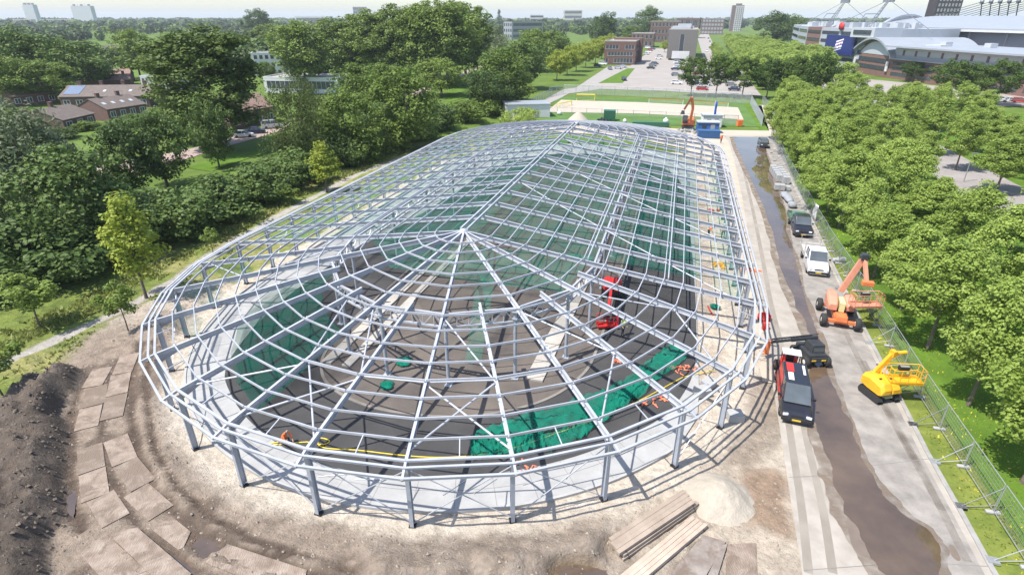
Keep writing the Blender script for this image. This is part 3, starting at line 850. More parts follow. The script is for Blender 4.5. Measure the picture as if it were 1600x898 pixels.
# roof bracing: tubes under the purlins, zigzag in three wedges of each round end and in the straight part
def brace(a, b, r=0.06):
    mb = MB(); mb.tube([a + Vector((0, 0, -0.3)), b + Vector((0, 0, -0.3))], r, 8); hpart('roof_brace', mb)
for i in (1, 5, 6, 8, 10, 12):
    brace(near(i, 22.4), near(i + 1, 17.8)); brace(near(i + 1, 17.8), near(i, RIN + 0.6))
brace(near(6, 17.5), near(7, 22.6)); brace(near(9, 22.6), near(8, 17.8))
brace(near(7, 17.6), near(8, 17.6)); brace(near(6, 17.6), near(7, 17.6)); brace(near(9, 17.6), near(8, 17.6)); brace(near(9, 17.6), near(10, 17.6)); brace(near(10, 17.6), near(11, 17.6))
for i in (2, 6, 9, 12): brace(far(i, 22.4), far(i + 1, 17.8))
for s in (-1, 1):
    for k0 in (0, 3, 6, 9):
        pts = [(22.2, k0), (16.4, k0 + 1), (10.9, k0 + 2), (5.4, k0 + 3), (0.5, k0 + 4)]
        for (r0, a), (r1, b) in zip(pts, pts[1:]):
            if b <= NB: brace(Vector((s * r0, a * BAY, zr(r0))), Vector((s * r1, b * BAY, zr(r1))))
# wall bracing: slim crossed rods between columns
def rods(a, b, z0=0.25, z1=3.9):
    mb = MB()
    mb.beam((a.x, a.y, z0), (b.x, b.y, z1), 0.045, 0.045); mb.beam((b.x, b.y, z0), (a.x, a.y, z1), 0.045, 0.045, off=(0.06, 0)); hpart('wall_brace', mb)
for i in (2, 4, 6, 7, 8, 9, 11):
    a, b = near(i, RAD), near(i + 1, RAD); rods(a, b)
for k in (1, 5, 9):
    for s in (-1, 1): rods(Vector((s * RAD, k * BAY, 0)), Vector((s * RAD, (k + 1) * BAY, 0)))

# ---- safety nets under the roof
NET = net_mat('green_net', (0.012, 0.15, 0.105), 0.30)
NET2 = net_mat('green_net_thin', (0.02, 0.25, 0.17), 0.2)
NETD = net_mat('green_net_dense', (0.012, 0.19, 0.13), 0.62)
def net_sheet(name, corners, z, sag, n=10, m=NET, seed=0, label='', group=None):
    """four corner points in hall axes, hung with sag"""
    A, B, C, D = [Vector((*c, 0)) for c in corners]
    V = []; F = []
    zs = z if isinstance(z, (list, tuple)) else [z] * 4
    for j in range(n + 1):
        for i in range(n + 1):
            s, t = i / n, j / n
            p = A.lerp(B, s).lerp(D.lerp(C, s), t)
            zz = (zs[0] * (1 - s) + zs[1] * s) * (1 - t) + (zs[3] * (1 - s) + zs[2] * s) * t
            zz -= sag * (1 - (2 * s - 1) ** 2) * (1 - (2 * t - 1) ** 2) + 0.12 * (vnoise(np.array([p.x * 0.8 + seed]), np.array([p.y * 0.8]))[0] - 0.5)
            V.append((p.x, p.y, zz))
    for j in range(n):
        for i in range(n):
            a = j * (n + 1) + i; F.append((a, a + 1, a + n + 2, a + n + 1))
    mb = MB(); mb.add(V, F, smooth=True)
    o = mb.build(name, m); o.location = HC; o.rotation_euler = (0, 0, -PHI)
    tag(o, label, 'net', group); return o
NG = 'green safety nets hung under the roof steel'
for k in range(0, 12, 3):
    y0, y1 = k * BAY + (2.6 if k == 0 else 0), min((k + 3) * BAY, fe)
    nm = ['nearest the round front end', 'second from the front', 'third from the front', 'farthest from the front'][k // 3]
    net_sheet('safety_net', [(-10.7, y0), (0, y0), (0, y1), (-10.7, y1)], [4.9, 6.6, 6.6, 4.9], 0.7, 12, NET, k, 'green safety net hung under the roof left of the ridge, ' + nm, NG)
    net_sheet('safety_net', [(0.1, y0), (10.7, y0), (10.7, y1), (0.1, y1)], [6.6, 4.9, 4.9, 6.6], 0.7, 12, NET, k + 5, 'green safety net hung under the roof right of the ridge, ' + nm, NG)
    net_sheet('safety_net', [(11.1, max(y0, 4.2)), (19.7, max(y0, 4.2)), (19.7, y1), (11.1, y1)], [4.9, 3.9, 3.9, 4.9], 0.6, 12, NET, k + 9, 'green safety net between right girder line and road side strip, ' + nm, NG)
    net_sheet('safety_net', [(-22.8, y0), (-17.5, y0), (-17.5, y1), (-22.8, y1)], [3.6, 4.6, 4.6, 3.6], 0.5, 10, NET2, k + 2, 'thin green net beside the tree side eave, ' + nm, NG)
    net_sheet('safety_net', [(20.6, y0), (22.9, y0), (22.9, y1), (20.6, y1)], [3.9, 3.4, 3.4, 3.9], 0.3, 8, NET2, k + 3, 'narrow thin green net along the road side eave, ' + nm, NG)
    net_sheet('safety_net', [(-16.8, y0), (-11.0, y0), (-11.0, y1), (-16.8, y1)], [4.6, 4.9, 4.9, 4.6], 0.5, 10, NET2, k + 7, 'thin green net over the slab strip left of the track, ' + nm, NG)
WEDGE = net_mat('green_net_wedge', (0.006, 0.07, 0.052), 0.46)
for i in range(0, 5):
    a0, a1 = PI + i * SEG, PI + (i + 1) * SEG
    c = [(12 * math.cos(a0), 12 * math.sin(a0)), (19.2 * math.cos(a0), 19.2 * math.sin(a0)), (19.2 * math.cos(a1), 19.2 * math.sin(a1)), (12 * math.cos(a1), 12 * math.sin(a1))]
    net_sheet('safety_net', c, [3.4, 0.6, 0.6, 3.4], 0.4, 8, WEDGE, i, 'dark green net wedge in the round front end, ' + ['first', 'second', 'third', 'fourth', 'fifth'][i] + ' bay from the straight part', NG)
net_sheet('safety_net', [(-6, -2.2), (9, -3.2), (10.5, 4.2), (-10.6, 3.0)], [4.8, 4.8, 5.2, 5.2], 1.3, 12, NET2, 4, 'thin sagging green net below the front apex where the radial rafters meet', NG)
net_sheet('safety_net', [(2.6, -7.6), (3.8, -7.4), (3.2, -1.5), (1.6, -1.5)], [0.4, 0.4, 5.0, 5.0], 0.2, 8, NET2, 8, 'strip of thin green net hanging to the floor between inner columns', NG)
for i in (1, 2, 3):
    a = PI + (i - 0.5) * SEG
    p = (22.9 * math.cos(a), 22.9 * math.sin(a)); t = (math.sin(a), -math.cos(a))
    q = [(p[0] - t[0] * 1.8, p[1] - t[1] * 1.8), (p[0] + t[0] * 1.8, p[1] + t[1] * 1.8), (p[0] * .93 + t[0] * 1.6, p[1] * .93 + t[1] * 1.6), (p[0] * .93 - t[0] * 1.6, p[1] * .93 - t[1] * 1.6)]
    net_sheet('safety_net', q, [3.6, 3.6, 2.0, 2.0], 0.3, 6, NET, i + 20, 'scrap of green net by the tree side columns, ' + ['first', 'second', 'third'][i - 1] + ' bay round the curve', NG)
# net lying on the asphalt: crumpled long strip
def floor_net(name, line, wd, label):
    L = [Vector((*g(*p), )) for p in line]
    n = 60; m = 12; V = []; F = []
    for i in range(n + 1):
        s = i / n * (len(L) - 1); k = min(int(s), len(L) - 2); p = L[k].lerp(L[k + 1], s - k); d = (L[k + 1] - L[k]).normalized(); nn = Vector((-d.y, d.x, 0))
        ww = wd * (0.75 + 0.5 * float(vnoise(np.array([i * 0.23]), np.array([2.5]))[0]))
        for j in range(m + 1):
            q = p + nn * (ww * (j / m - 0.5) + 0.5 * (float(vnoise(np.array([i * 0.3]), np.array([7.7]))[0]) - 0.5))
            V.append((q.x, q.y, 0.17 + 0.55 * float(vnoise(np.array([i * 1.1 + 0.35 * j]), np.array([j * 1.9]))[0]) ** 1.6))
    for i in range(n):
        for j in range(m):
            a = i * (m + 1) + j; F.append((a, a + 1, a + m + 2, a + m + 1))
    mb = MB(); mb.add(V, F, smooth=True); o = mb.build(name, NETD); tag(o, label, 'net'); return o
floor_net('fallen_net', [(752, 700), (830, 668), (920, 640), (990, 610), (1066, 548)], 2.0, 'long bright green net lying loose across the dark asphalt')
floor_net('fallen_net', [(850, 700), (900, 680), (950, 640), (1000, 610)], 1.1, 'second strip of green net lying on the asphalt against the long one')
floor_net('fallen_net', [(735, 705), (790, 700), (850, 692)], 1.7, 'wide end of green net spread flat on the asphalt near the slab')
def net_bundle(px, r, label):
    p = g(*px); mb = MB(); rg = random.Random(int(px[0]))
    for k in range(7):
        a = k * 0.9; c = (r * 0.5 * math.cos(a) * (k > 0), r * 0.5 * math.sin(a) * (k > 0), 0)
        s = r * rg.uniform(0.4, 0.65)
        prof = [(s * math.sin(t) * (1 + 0.1 * math.sin(5 * t + k)), s * 0.7 * (1 - math.cos(t)) * 0.6) for t in [PI * j / 7 for j in range(8)]]
        mb.lathe(prof, c, 9)
    o = mb.build('net_bundle', NETD); o.location = (p.x, p.y, 0.15); tag(o, label, 'net bundle', 'heaped green nets on the floor'); return o
net_bundle((605, 606), 0.55, 'round heap of bunched green net alone on the dark track')
net_bundle((632, 570), 0.65, 'flattened heap of green net at the foot of an inner column')
net_bundle((1117, 482), 0.5, 'dark green net bundle on the sand strip beside the road side columns')
# concrete kerb planks stored on the infield, two long rows
PLK = mat('plank_concrete', (0.40, 0.37, 0.33), rough=0.9, var=0.15, scale=0.8)
for row, (u0, ul) in enumerate(((-7.6, 'outer'), (-5.9, 'inner'))):
    for k in range(9):
        a = hw(u0, -10.6 + k * 3.05, 0.22); b = hw(u0 + 0.05, -10.6 + k * 3.05 + 2.95, 0.22)
        mb = MB(); mb.beam(a, b, 0.85 if row == 0 else 0.7, 0.14); o = mb.build('concrete_plank', PLK)
        tag(o, 'long pale concrete plank laid end to end in the %s row on the infield' % ul, 'plank', 'pale concrete planks in the %s row' % ul)
for k in range(7):
    a = hw(8.2 + 0.1 * k, -8.5 + k * 2.6, 0.22); b = hw(8.2 + 0.1 * k + 0.1, -8.5 + k * 2.6 + 2.5, 0.22)
    mb = MB(); mb.beam(a, b, 1.3, 0.14); o = mb.build('concrete_plank', PLK); tag(o, 'wide pale concrete plank laid end to end beside the right inner columns', 'plank', 'wide concrete planks by the right inner columns')
# yellow cable along the asphalt, orange scraps, loose rods on the slab
YC = mat('yellow_cable', (0.75, 0.55, 0.03), rough=0.5, var=0.05)
cl = smooth_poly([(452, 687), (480, 690), (505, 694), (515, 688), (500, 684), (498, 694), (512, 700), (560, 703), (620, 710), (680, 714), (740, 711), (800, 700), (860, 680), (930, 655), (1000, 625), (1065, 590), (1075, 585)], 5)[:-5]
mb = MB(); mb.tube([g(p[0], p[1], 0.175) for p in cl], 0.035, 6); tag(mb.build('yellow_cable', YC), 'long yellow cable snaking over the asphalt along the slab edge', 'cable')
OSC = mat('orange_scrap', (0.75, 0.20, 0.10), rough=0.7, var=0.2)
def scrap_pile(px, n, spread, label):
    p = g(*px); mb = MB(); rg = random.Random(int(px[0] + px[1]))
    for k in range(n):
        x, y = rg.gauss(0, spread), rg.gauss(0, spread * 0.5); a = rg.uniform(0, 6)
        pts = [(x, y, 0.03), (x + .22 * math.cos(a), y + .22 * math.sin(a), .09), (x + .4 * math.cos(a + .7), y + .4 * math.sin(a + .7), .04)]
        mb.tube(pts, 0.045, 5)
    o = mb.build('webbing_pile', OSC); o.location = (p.x, p.y, 0.15); tag(o, label, 'webbing', 'orange webbing scattered on the asphalt')
scrap_pile((1062, 578), 16, 0.38, 'pile of orange webbing on asphalt at the end of the green net')
scrap_pile((1035, 626), 11, 0.42, 'scattered orange webbing where the yellow cable meets the slab edge')
scrap_pile((1012, 634), 7, 0.36, 'thin scatter of orange webbing just beyond the yellow cable')
scrap_pile((820, 734), 7, 0.35, 'few orange webbing scraps lying on the pale slab')
scrap_pile((965, 566), 6, 0.15, 'small red orange webbing heap between net and inner column')
ROD = mat('steel_rod', (0.6, 0.6, 0.62), rough=0.4, metal=0.5, var=0.1)
for (a, b, lb) in (((497, 744), (546, 740), 'beside the first front columns'), ((555, 748), (604, 748), 'lying level with the gutter'), ((692, 773), (727, 750), 'tilted towards the front column'), ((740, 771), (776, 747), 'parallel beside another loose rod'), ((884, 748), (902, 720), 'near the orange scraps'), ((817, 757), (856, 745), 'pointing at a small black stake')):
    mb = MB(); mb.tube([g(*a, 0.16), g(*b, 0.16)], 0.03, 6); tag(mb.build('steel_rod', ROD), 'loose thin steel rod on the pale slab ' + lb, 'rod', 'loose rods on the slab')
blk = MB()
for k in range(3):
    blk.box((0, 0, 0.1 + k * 0.17), (1.0 - k * 0.02, 0.8, 0.16))
for (px, lb, a) in (((1096, 618), 'stack of pale kerb blocks on the slab edge behind the eave', 0.3), ((1147, 655), 'small stack of grey blocks on sand outside the columns', 0.0), ((1106, 605), 'pale kerb blocks piled next to the sand strip', 0.8)):
    o = blk.build('block_stack', CONC); p = g(*px); o.location = (p.x, p.y, 0.12 if px[0] < 1140 else 0.05); o.rotation_euler = (0, 0, a); tag(o, lb, 'block stack', 'stacks of concrete blocks')
# ================================================================== TREES
L_BRIGHT = leaf_mat('plane_leaves', (0.19, 0.27, 0.045), (0.38, 0.48, 0.115), 0.38)
L_LIME = leaf_mat('lime_leaves', (0.20, 0.26, 0.03), (0.38, 0.43, 0.07), 0.38)
L_DARK = leaf_mat('dark_leaves', (0.046, 0.085, 0.020), (0.14, 0.205, 0.05), 0.25)
L_MID = leaf_mat('mid_leaves', (0.085, 0.14, 0.024), (0.22, 0.295, 0.06), 0.3)
L_POPLAR = leaf_mat('poplar_leaves', (0.085, 0.13, 0.026), (0.21, 0.285, 0.065), 0.3)
L_WILLOW = leaf_mat('willow_leaves', (0.115, 0.15, 0.075), (0.25, 0.29, 0.16), 0.3)
L_BIRCH = leaf_mat('birch_leaves', (0.052, 0.078, 0.020), (0.125, 0.160, 0.042), 0.3)
L_FAR = leaf_mat('far_leaves', (0.022, 0.042, 0.014), (0.060, 0.090, 0.026), 0.2)

def crown_arrays(seed, H0, H1, rad, nclump, nleaf, leaf, shape='oval', droop=0.0, rc=0.9, up=0.6):
    """leaf faces gathered in clumps through the crown between heights H0 and H1"""
    r_ = np.random.RandomState(seed)
    hc, hh = (H0 + H1) / 2, (H1 - H0) / 2
    C = []
    lob = r_.uniform(0, 6.28, 5); lobn = r_.uniform(0.08, 0.2, 5)
    while len(C) < nclump:
        p = r_.normal(size=3); p /= np.linalg.norm(p)
        k = r_.uniform(0.25, 1.0) ** 0.45
        z = p[2] * k
        if shape == 'oval': w_ = math.sqrt(max(0.02, 1 - z * z)); 
        elif shape == 'cone': w_ = max(0.08, (1 - z) * 0.55 + 0.05) * min(1, (z + 1) * 3)
        elif shape == 'poplar': w_ = (max(0.05, 1 - abs(z) ** 3.0)) ** 0.5
        elif shape == 'pyr': w_ = math.sqrt(max(0.02, 1 - z * z)) * (1.0 - 0.42 * z) * (1 if z > -0.55 else 0.8)
        elif shape == 'umbrella': w_ = math.sqrt(max(0.02, 1 - z * z)) * (0.75 + 0.35 * z) if z > -0.6 else 0.45
        else: w_ = math.sqrt(max(0.02, 1 - z * z))
        a = math.atan2(p[1], p[0])
        wob_ = 1 + sum(lobn[i] * math.sin((i + 1) * a + lob[i] + z * (2 + i)) for i in range(5))
        rr_ = math.hypot(p[0], p[1]) * k / max(0.15, math.sqrt(max(0.02, 1 - z * z)))
        C.append((math.cos(a) * rr_ * w_ * rad * wob_, math.sin(a) * rr_ * w_ * rad * wob_, hc + z * hh))
    C = np.array(C)
    per = nleaf // nclump
    cl = np.repeat(np.arange(nclump), per)
    crs = rc * r_.uniform(0.65, 1.35, nclump)
    d = r_.normal(size=(len(cl), 3)); d /= np.linalg.norm(d, axis=1, keepdims=True)
    q = C[cl] + d * (crs[cl] * r_.uniform(0.35, 1.0, len(cl)) ** 0.6)[:, None] * np.array([1, 1, 0.7])
    if droop: q[:, 2] -= droop * r_.uniform(0, 1, len(cl)) ** 2 * crs[cl] * 2.2
    nrm = d * 0.8 + np.array([0, 0, up]) + r_.normal(size=d.shape) * 0.45
    nrm /= np.linalg.norm(nrm, axis=1, keepdims=True)
    t = np.cross(nrm, r_.normal(size=d.shape)); t /= np.linalg.norm(t, axis=1, keepdims=True)
    if droop: t[:, 2] -= droop * 1.2; t /= np.linalg.norm(t, axis=1, keepdims=True)
    b = np.cross(nrm, t)
    s = leaf * r_.uniform(0.6, 1.3, len(cl))[:, None]
    asp = 0.42 if droop else 0.7
    V = np.stack([q - t * s * 0.5, q + b * s * asp * 0.5 + nrm * s * 0.06, q + t * s * 0.5, q - b * s * asp * 0.5 + nrm * s * 0.06], 1).reshape(-1, 3)
    F = np.arange(len(V)).reshape(-1, 4)
    return V, F, C

def trunk_mb(seed, H0, H1, r0, C, lean=0.0, nb=9):
    rg = random.Random(seed); mb = MB()
    pts = []; rs = []
    top = H0 + (H1 - H0) * 0.75
    for i in range(7):
        t = i / 6
        pts.append((lean * t * t + rg.uniform(-.08, .08) * t, rg.uniform(-.08, .08) * t, -0.4 + t * (top + 0.4))); rs.append(r0 * (1.25 if i == 0 else 1 - 0.82 * t))
    mb.tube(pts, rs, 8)
    for k in range(nb):
        c = C[rg.randrange(len(C))]
        z = min(max(H0 * 0.85, c[2] - 0.45 * math.hypot(c[0], c[1]) - 0.3), top * 0.95); t = (z + 0.4) / (top + 0.4)
        s = Vector((lean * t * t, 0, z)); e = Vector(c) * 1.0
        m_ = s.lerp(e, 0.5) + Vector((0, 0, -0.15 * (e - s).length * 0.5))
        rb = r0 * (1 - 0.82 * t) * 0.55
        mb.tube([s, m_, e], [rb, rb * 0.65, rb * 0.2], 5)
    return mb

PROTO = {}
def proto(kind, name, cat, seeds, H0, H1, rad, ncl, nl, leaf, lm, shape='oval', r0=0.16, **kw):
    PROTO[kind] = []
    for s in seeds:
        V, F, C = crown_arrays(s, H0, H1, rad, ncl, nl, leaf, shape, **kw)
        root = bpy.data.objects.new(name, None); COL.objects.link(root); root['category'] = cat
        np_mesh('crown', V, F, lm, root)
        trunk_mb(s, H0, H1, r0, C).build('trunk', BARK, root)
        root.location = (0, 0, -2000)
        PROTO[kind].append([root, H1, rad, False])

proto('plane', 'plane_tree', 'tree', (1, 2, 3, 4), 2.4, 10.0, 2.55, 120, 17000, 0.22, L_BRIGHT, 'pyr', 0.15, rc=0.72)
proto('lime', 'maple_tree', 'tree', (5, 6), 2.2, 9.5, 2.6, 62, 4300, 0.3, L_LIME, 'cone', 0.13, rc=0.75)
proto('sapling', 'young_tree', 'sapling', (7, 8), 1.6, 4.2, 0.95, 26, 1800, 0.2, L_MID, 'oval', 0.06, rc=0.42)
proto('dark', 'broadleaf_tree', 'tree', (9, 10, 11), 2.0, 12.0, 4.6, 110, 9000, 0.42, L_MID, 'oval', 0.24, rc=1.25)
proto('deep', 'dark_tree', 'tree', (12, 13), 1.6, 12.0, 5.0, 110, 9000, 0.45, L_DARK, 'oval', 0.26, rc=1.3)
proto('poplar', 'poplar_tree', 'tree', (14, 15, 16), 3.6, 22.0, 5.4, 260, 17000, 0.55, L_POPLAR, 'poplar', 0.38, rc=1.4)
proto('bigpoplar', 'poplar_tree', 'tree', (41,), 3.6, 22.0, 5.4, 280, 22000, 0.48, leaf_mat('dark_poplar_leaves', (0.050, 0.085, 0.018), (0.14, 0.195, 0.042), 0.3), 'poplar', 0.38, rc=1.3)
proto('willow', 'willow_tree', 'tree', (17, 18), 0.8, 11.0, 4.8, 110, 10000, 0.45, L_WILLOW, 'oval', 0.25, rc=1.2, droop=0.4)
proto('birch', 'birch_tree', 'tree', (19, 20), 1.5, 13.0, 3.6, 85, 9000, 0.36, L_BIRCH, 'poplar', 0.17, rc=1.1, droop=0.8)
proto('bush', 'shrub', 'shrub', (21, 22, 23), 0.1, 4.2, 2.6, 60, 5200, 0.30, L_DARK, 'oval', 0.10, rc=0.85)
proto('gbush', 'shrub', 'shrub', (24, 25), 0.1, 4.0, 2.4, 60, 5000, 0.28, L_MID, 'oval', 0.10, rc=0.8)
proto('grove', 'street_tree', 'tree', (26, 27), 3.2, 12.0, 4.2, 95, 7500, 0.42, leaf_mat('grove_leaves', (0.040, 0.082, 0.014), (0.105, 0.165, 0.028), 0.3), 'oval', 0.2, rc=1.05)
proto('fir', 'conifer_tree', 'tree', (28,), 0.6, 13.0, 2.6, 80, 5000, 0.4, L_DARK, 'cone', 0.2, rc=0.8)
proto('avenue', 'avenue_tree', 'tree', (29, 30), 2.6, 10.5, 3.6, 60, 3200, 0.55, L_BRIGHT, 'oval', 0.18, rc=1.1)
proto('pleach', 'round_tree', 'tree', (31,), 2.0, 8.0, 3.6, 70, 5000, 0.42, L_LIME, 'oval', 0.16, rc=1.0)

def plant(kind, x, y, h=None, w_=None, label=None, group=None, z=0.0, rz=None):
    pr = rng.choice(PROTO[kind])
    root, H1, rad, used = pr
    sz = (h / H1) if h else 1.0
    sx = (w_ / 2 / rad) if w_ else sz
    rz = rng.uniform(0, 6.28) if rz is None else rz
    if not used:
        pr[3] = True; o = root
        o.location = (x, y, z); o.rotation_euler = (0, 0, rz); o.scale = (sx, sx, sz)
        if label: o['label'] = label
        if group: o['group'] = group
    else:
        o = dup(root, (x, y, z), rz, label, group, (sx, sx, sz))
    return o

ORD = ['first', 'second', 'third', 'fourth', 'fifth', 'sixth', 'seventh', 'eighth', 'ninth', 'tenth', 'eleventh', 'twelfth', 'thirteenth', 'fourteenth', 'fifteenth', 'sixteenth', 'seventeenth', 'eighteenth', 'nineteenth', 'twentieth'] + ['twenty-' + s for s in ('first', 'second', 'third', 'fourth', 'fifth', 'sixth', 'seventh', 'eighth', 'ninth')] + ['thirtieth', 'thirty-first', 'thirty-second', 'thirty-third', 'thirty-fourth', 'thirty-fifth']
# ---- planted rows of plane trees right of the road
rowdesc = {0: 'first row behind the mesh fence', 1: 'second row behind the mesh fence', 2: 'short third row behind the mesh fence', 3: 'row standing in the grey lane', 4: 'row just past the grey lane', 5: 'outermost row beyond the grey lane'}
for ri, (u, v0, sp, n, hgt) in enumerate(((37.4, -10.6, 7.3, 15, 9.4), (45.6, -13.5, 9.0, 18, 9.3), (54.0, 62, 8.6, 9, 9.4), (63.5, 1, 14.2, 11, 10.2), (73.0, -2, 7.6, 19, 10.2), (82.0, 4, 8.5, 15, 10.2))):
    for k in range(n):
        v = v0 + k * sp
        if ri >= 4 and 95 < v < 112: continue
        p = hw(u + rng.uniform(-.6, .6), v + rng.uniform(-.7, .7))
        hh = hgt * rng.uniform(0.82, 1.1)
        bx, by, _ = pix((p.x, p.y, 0)); tx, ty_, _ = pix((p.x, p.y, hh))
        if tx > 1300 and ty_ < 96: continue
        plant('plane', p.x, p.y, hh, (5.5 if ri else 5.3) * rng.uniform(0.85, 1.2), 'bright plane tree, %s from the near end, %s' % (ORD[k], rowdesc[ri]), 'rows of plane trees right of the road')

def tp(kind, bx, by, ty, wpx, label, group=None, h=None):
    """tree standing at photo ground point (bx,by), its top seen at row ty, crown wpx photo pixels wide"""
    p = g(bx, by)
    if kind in ('bush', 'gbush'):
        r0_ = wpx * pix((p.x, p.y, 1.5))[2] / F_PX / 2; p = p + Vector((p.x * 0.4 - 6, p.y, 0)).normalized() * (r0_ * 0.95 + 0.6)
    hh = h or height_at(p, ty)
    zc = pix((p.x, p.y, hh * 0.6))[2]
    return plant(kind, p.x, p.y, max(1.2, hh), wpx * zc / F_PX, label, group)

# ---- single trees in the grass on the left
tp('lime', 229, 466, 300, 105, 'bright yellow green tree standing alone by the gravel path')
tp('lime', 511, 300, 219, 60, 'bright yellow green tree standing against dark bushes behind the eave')
tp('sapling', 201, 518, 440, 40, 'young tree on bare sand beside the rounded steel eave')
tp('sapling', 64, 512, 428, 60, 'slender young tree in the grass between path and dark bushes')
tp('sapling', 8, 625, 535, 60, 'young dark tree at the picture edge above the soil heap')
tp('sapling', 455, 318, 290, 24, 'small bright sapling in the grass below the yellow green tree')
tp('sapling', 333, 395, 356, 22, 'small sapling in grass beside the tree side eave')
# ---- belt of shrubs and trees behind the path
belt = [('bush', 40, 500, 352, 170, 'dark'), ('bush', 120, 470, 355, 150, 'dark'), ('bush', 262, 398, 300, 130, 'dark'), ('bush', 330, 362, 280, 115, 'grey green'), ('bush', 395, 335, 262, 100, 'grey green'),
        ('bush', 455, 315, 240, 100, 'dark'), ('gbush', 560, 262, 195, 80, 'mid green'), ('gbush', 605, 245, 190, 80, 'mid green'), ('gbush', 650, 225, 180, 70, 'mid green'), ('bush', 690, 212, 165, 60, 'dark'), ('gbush', 725, 203, 158, 55, 'mid green'), ('gbush', 755, 190, 150, 55, 'mid green'), ('bush', 790, 172, 130, 50, 'dark'), ('gbush', 808, 160, 125, 40, 'mid green'), ('bush', 540, 268, 215, 60, 'dark'), ('bush', 0, 560, 400, 120, 'dark'), ('bush', -40, 560, 380, 150, 'dark'),
         ('bush', 590, 215, 165, 70, 'dark'), ('bush', 490, 272, 205, 70, 'dark'), ('gbush', 640, 195, 150, 70, 'mid green')]
bl = {}
for kd, bx, by, ty, wp_, tone in belt:
    bl[tone] = bl.get(tone, 0) + 1
    by = min(by, float(np.interp(bx, [0, 54, 125, 250, 310, 400, 470, 560, 700, 800], [486, 470, 450, 402, 370, 327, 298, 263, 206, 168])))
    tp(kd, bx, by, ty, wp_ * 1.05, '%s shrub behind the gravel path, %s of its tone from the front' % (tone, ORD[bl[tone] - 1]), 'shrub belt left of the hall')
for a in [
    ('deep', 150, 400, 228, 165, 'large dark round tree rising behind the bright yellow green tree'),
    ('willow', 70, 352, 160, 175, 'silvery willow in front of the red roofed houses'),
    ('willow', -20, 360, 140, 150, 'silvery willow cut by the picture edge'),
    ('willow', 20, 405, 255, 110, 'low silvery willow beside the brick street'),
    ('deep', 210, 310, 190, 90, 'dark loose tree by the brick street left of the lawn'),
    ('deep', 262, 292, 172, 95, 'dark thin trunked tree at the lawn edge'),
    ('deep', 343, 262, 150, 62, 'dark slim tree on the lawn below the big poplar'),
    ('bigpoplar', 345, 232, 40, 150, 'huge dark poplar in front of the brick houses'),
    ('birch', 470, 268, 118, 85, 'drooping birch beside the parked silver car'),
    ('birch', 505, 232, 128, 60, 'paler birch close behind the drooping birch'),
    ('dark', 545, 250, 140, 90, 'rounded green tree right of the drooping birch'),
    ('dark', 575, 185, 98, 85, 'grey green tree before the white flats'),
    ('dark', 640, 232, 108, 110, 'broad green tree with forked trunk over the shrubs'),
    ('dark', 690, 150, 92, 75, 'flat topped green tree before the tall poplars'),
    ('dark', 615, 190, 98, 70, 'lighter round tree left of the flat topped tree'),
    ('dark', 785, 168, 75, 85, 'green tree between the tall poplars and the shed'),
    ('deep', 760, 178, 105, 70, 'dark tree below the right end of the tall poplars'),
    ('willow', 775, 110, 42, 55, 'pale willow right of the tall poplars'),
    ('deep', 820, 140, 60, 70, 'dark tree behind the shed'),
    ('dark', 835, 112, 45, 60, 'green tree behind the low hedge trees'),
    ('dark', 860, 100, 48, 60, 'green tree left of the brick office'),
    ('poplar', 480, 145, 32, 75, 'tall poplar alone left of the poplar grove'),
    ('poplar', 545, 125, 25, 70, 'first tall poplar of the grove'),
    ('poplar', 590, 128, 14, 80, 'second tall poplar of the grove'),
    ('poplar', 632, 132, 6, 80, 'third tall poplar of the grove'),
    ('poplar', 668, 135, 1, 80, 'fourth tall poplar of the grove'),
    ('poplar', 700, 136, 0, 80, 'fifth tall poplar of the grove'),
    ('poplar', 728, 130, 6, 75, 'sixth tall poplar of the grove'),
    ('poplar', 655, 122, 6, 70, 'poplar in the rear of the grove behind the third trunk'),
    ('poplar', 715, 120, 3, 70, 'poplar in the rear of the grove behind the fifth trunk'),
    ('deep', 45, 150, 42, 100, 'dark round tree behind the red roofs near the white tower blocks'),
    ('deep', 110, 145, 48, 110, 'large dark tree right behind the red roofs'),
    ('deep', 160, 135, 68, 70, 'dark tree sloping down beside the large dark tree'),
    ('dark', 22, 165, 88, 70, 'mid green tree in front of the dark trees by the red roofs'),
    ('dark', 75, 160, 95, 90, 'mid green low tree in front of the large dark tree'),
    ('dark', 220, 122, 46, 60, 'upright green tree behind the terrace gable'),
    ('dark', 250, 125, 78, 48, 'olive tree beside the flat white house'),
    ('dark', 275, 100, 55, 60, 'green tree far behind the white house'),
    ('dark', 430, 90, 38, 60, 'green tree behind the white flats'),
    ('dark', 420, 130, 96, 30, 'small green tree in front of the white flats'),
    ('deep', 408, 60, 14, 40, 'big dark round tree on the horizon behind the white flats'),
    ('deep', 942, 75, 16, 42, 'dark round tree behind the brick office'),
    ('deep', 1012, 62, 10, 42, 'dark tree rising on the horizon left of the grey office'),
    ('dark', 985, 70, 40, 30, 'green tree between the brick office and the horizon tree'),
    ('deep', 1205, 75, 18, 60, 'dark wood edge tree right of the tall flats'),
    ('deep', 1235, 70, 20, 50, 'dark tree beside the stadium corner'),
    ('fir', 382, 60, 30, 12, 'slim dark conifer far off left of the big round tree'),
    ('fir', 780, 40, 14, 10, 'slim dark conifer on the horizon right of the poplars')]:
    tp(*a)
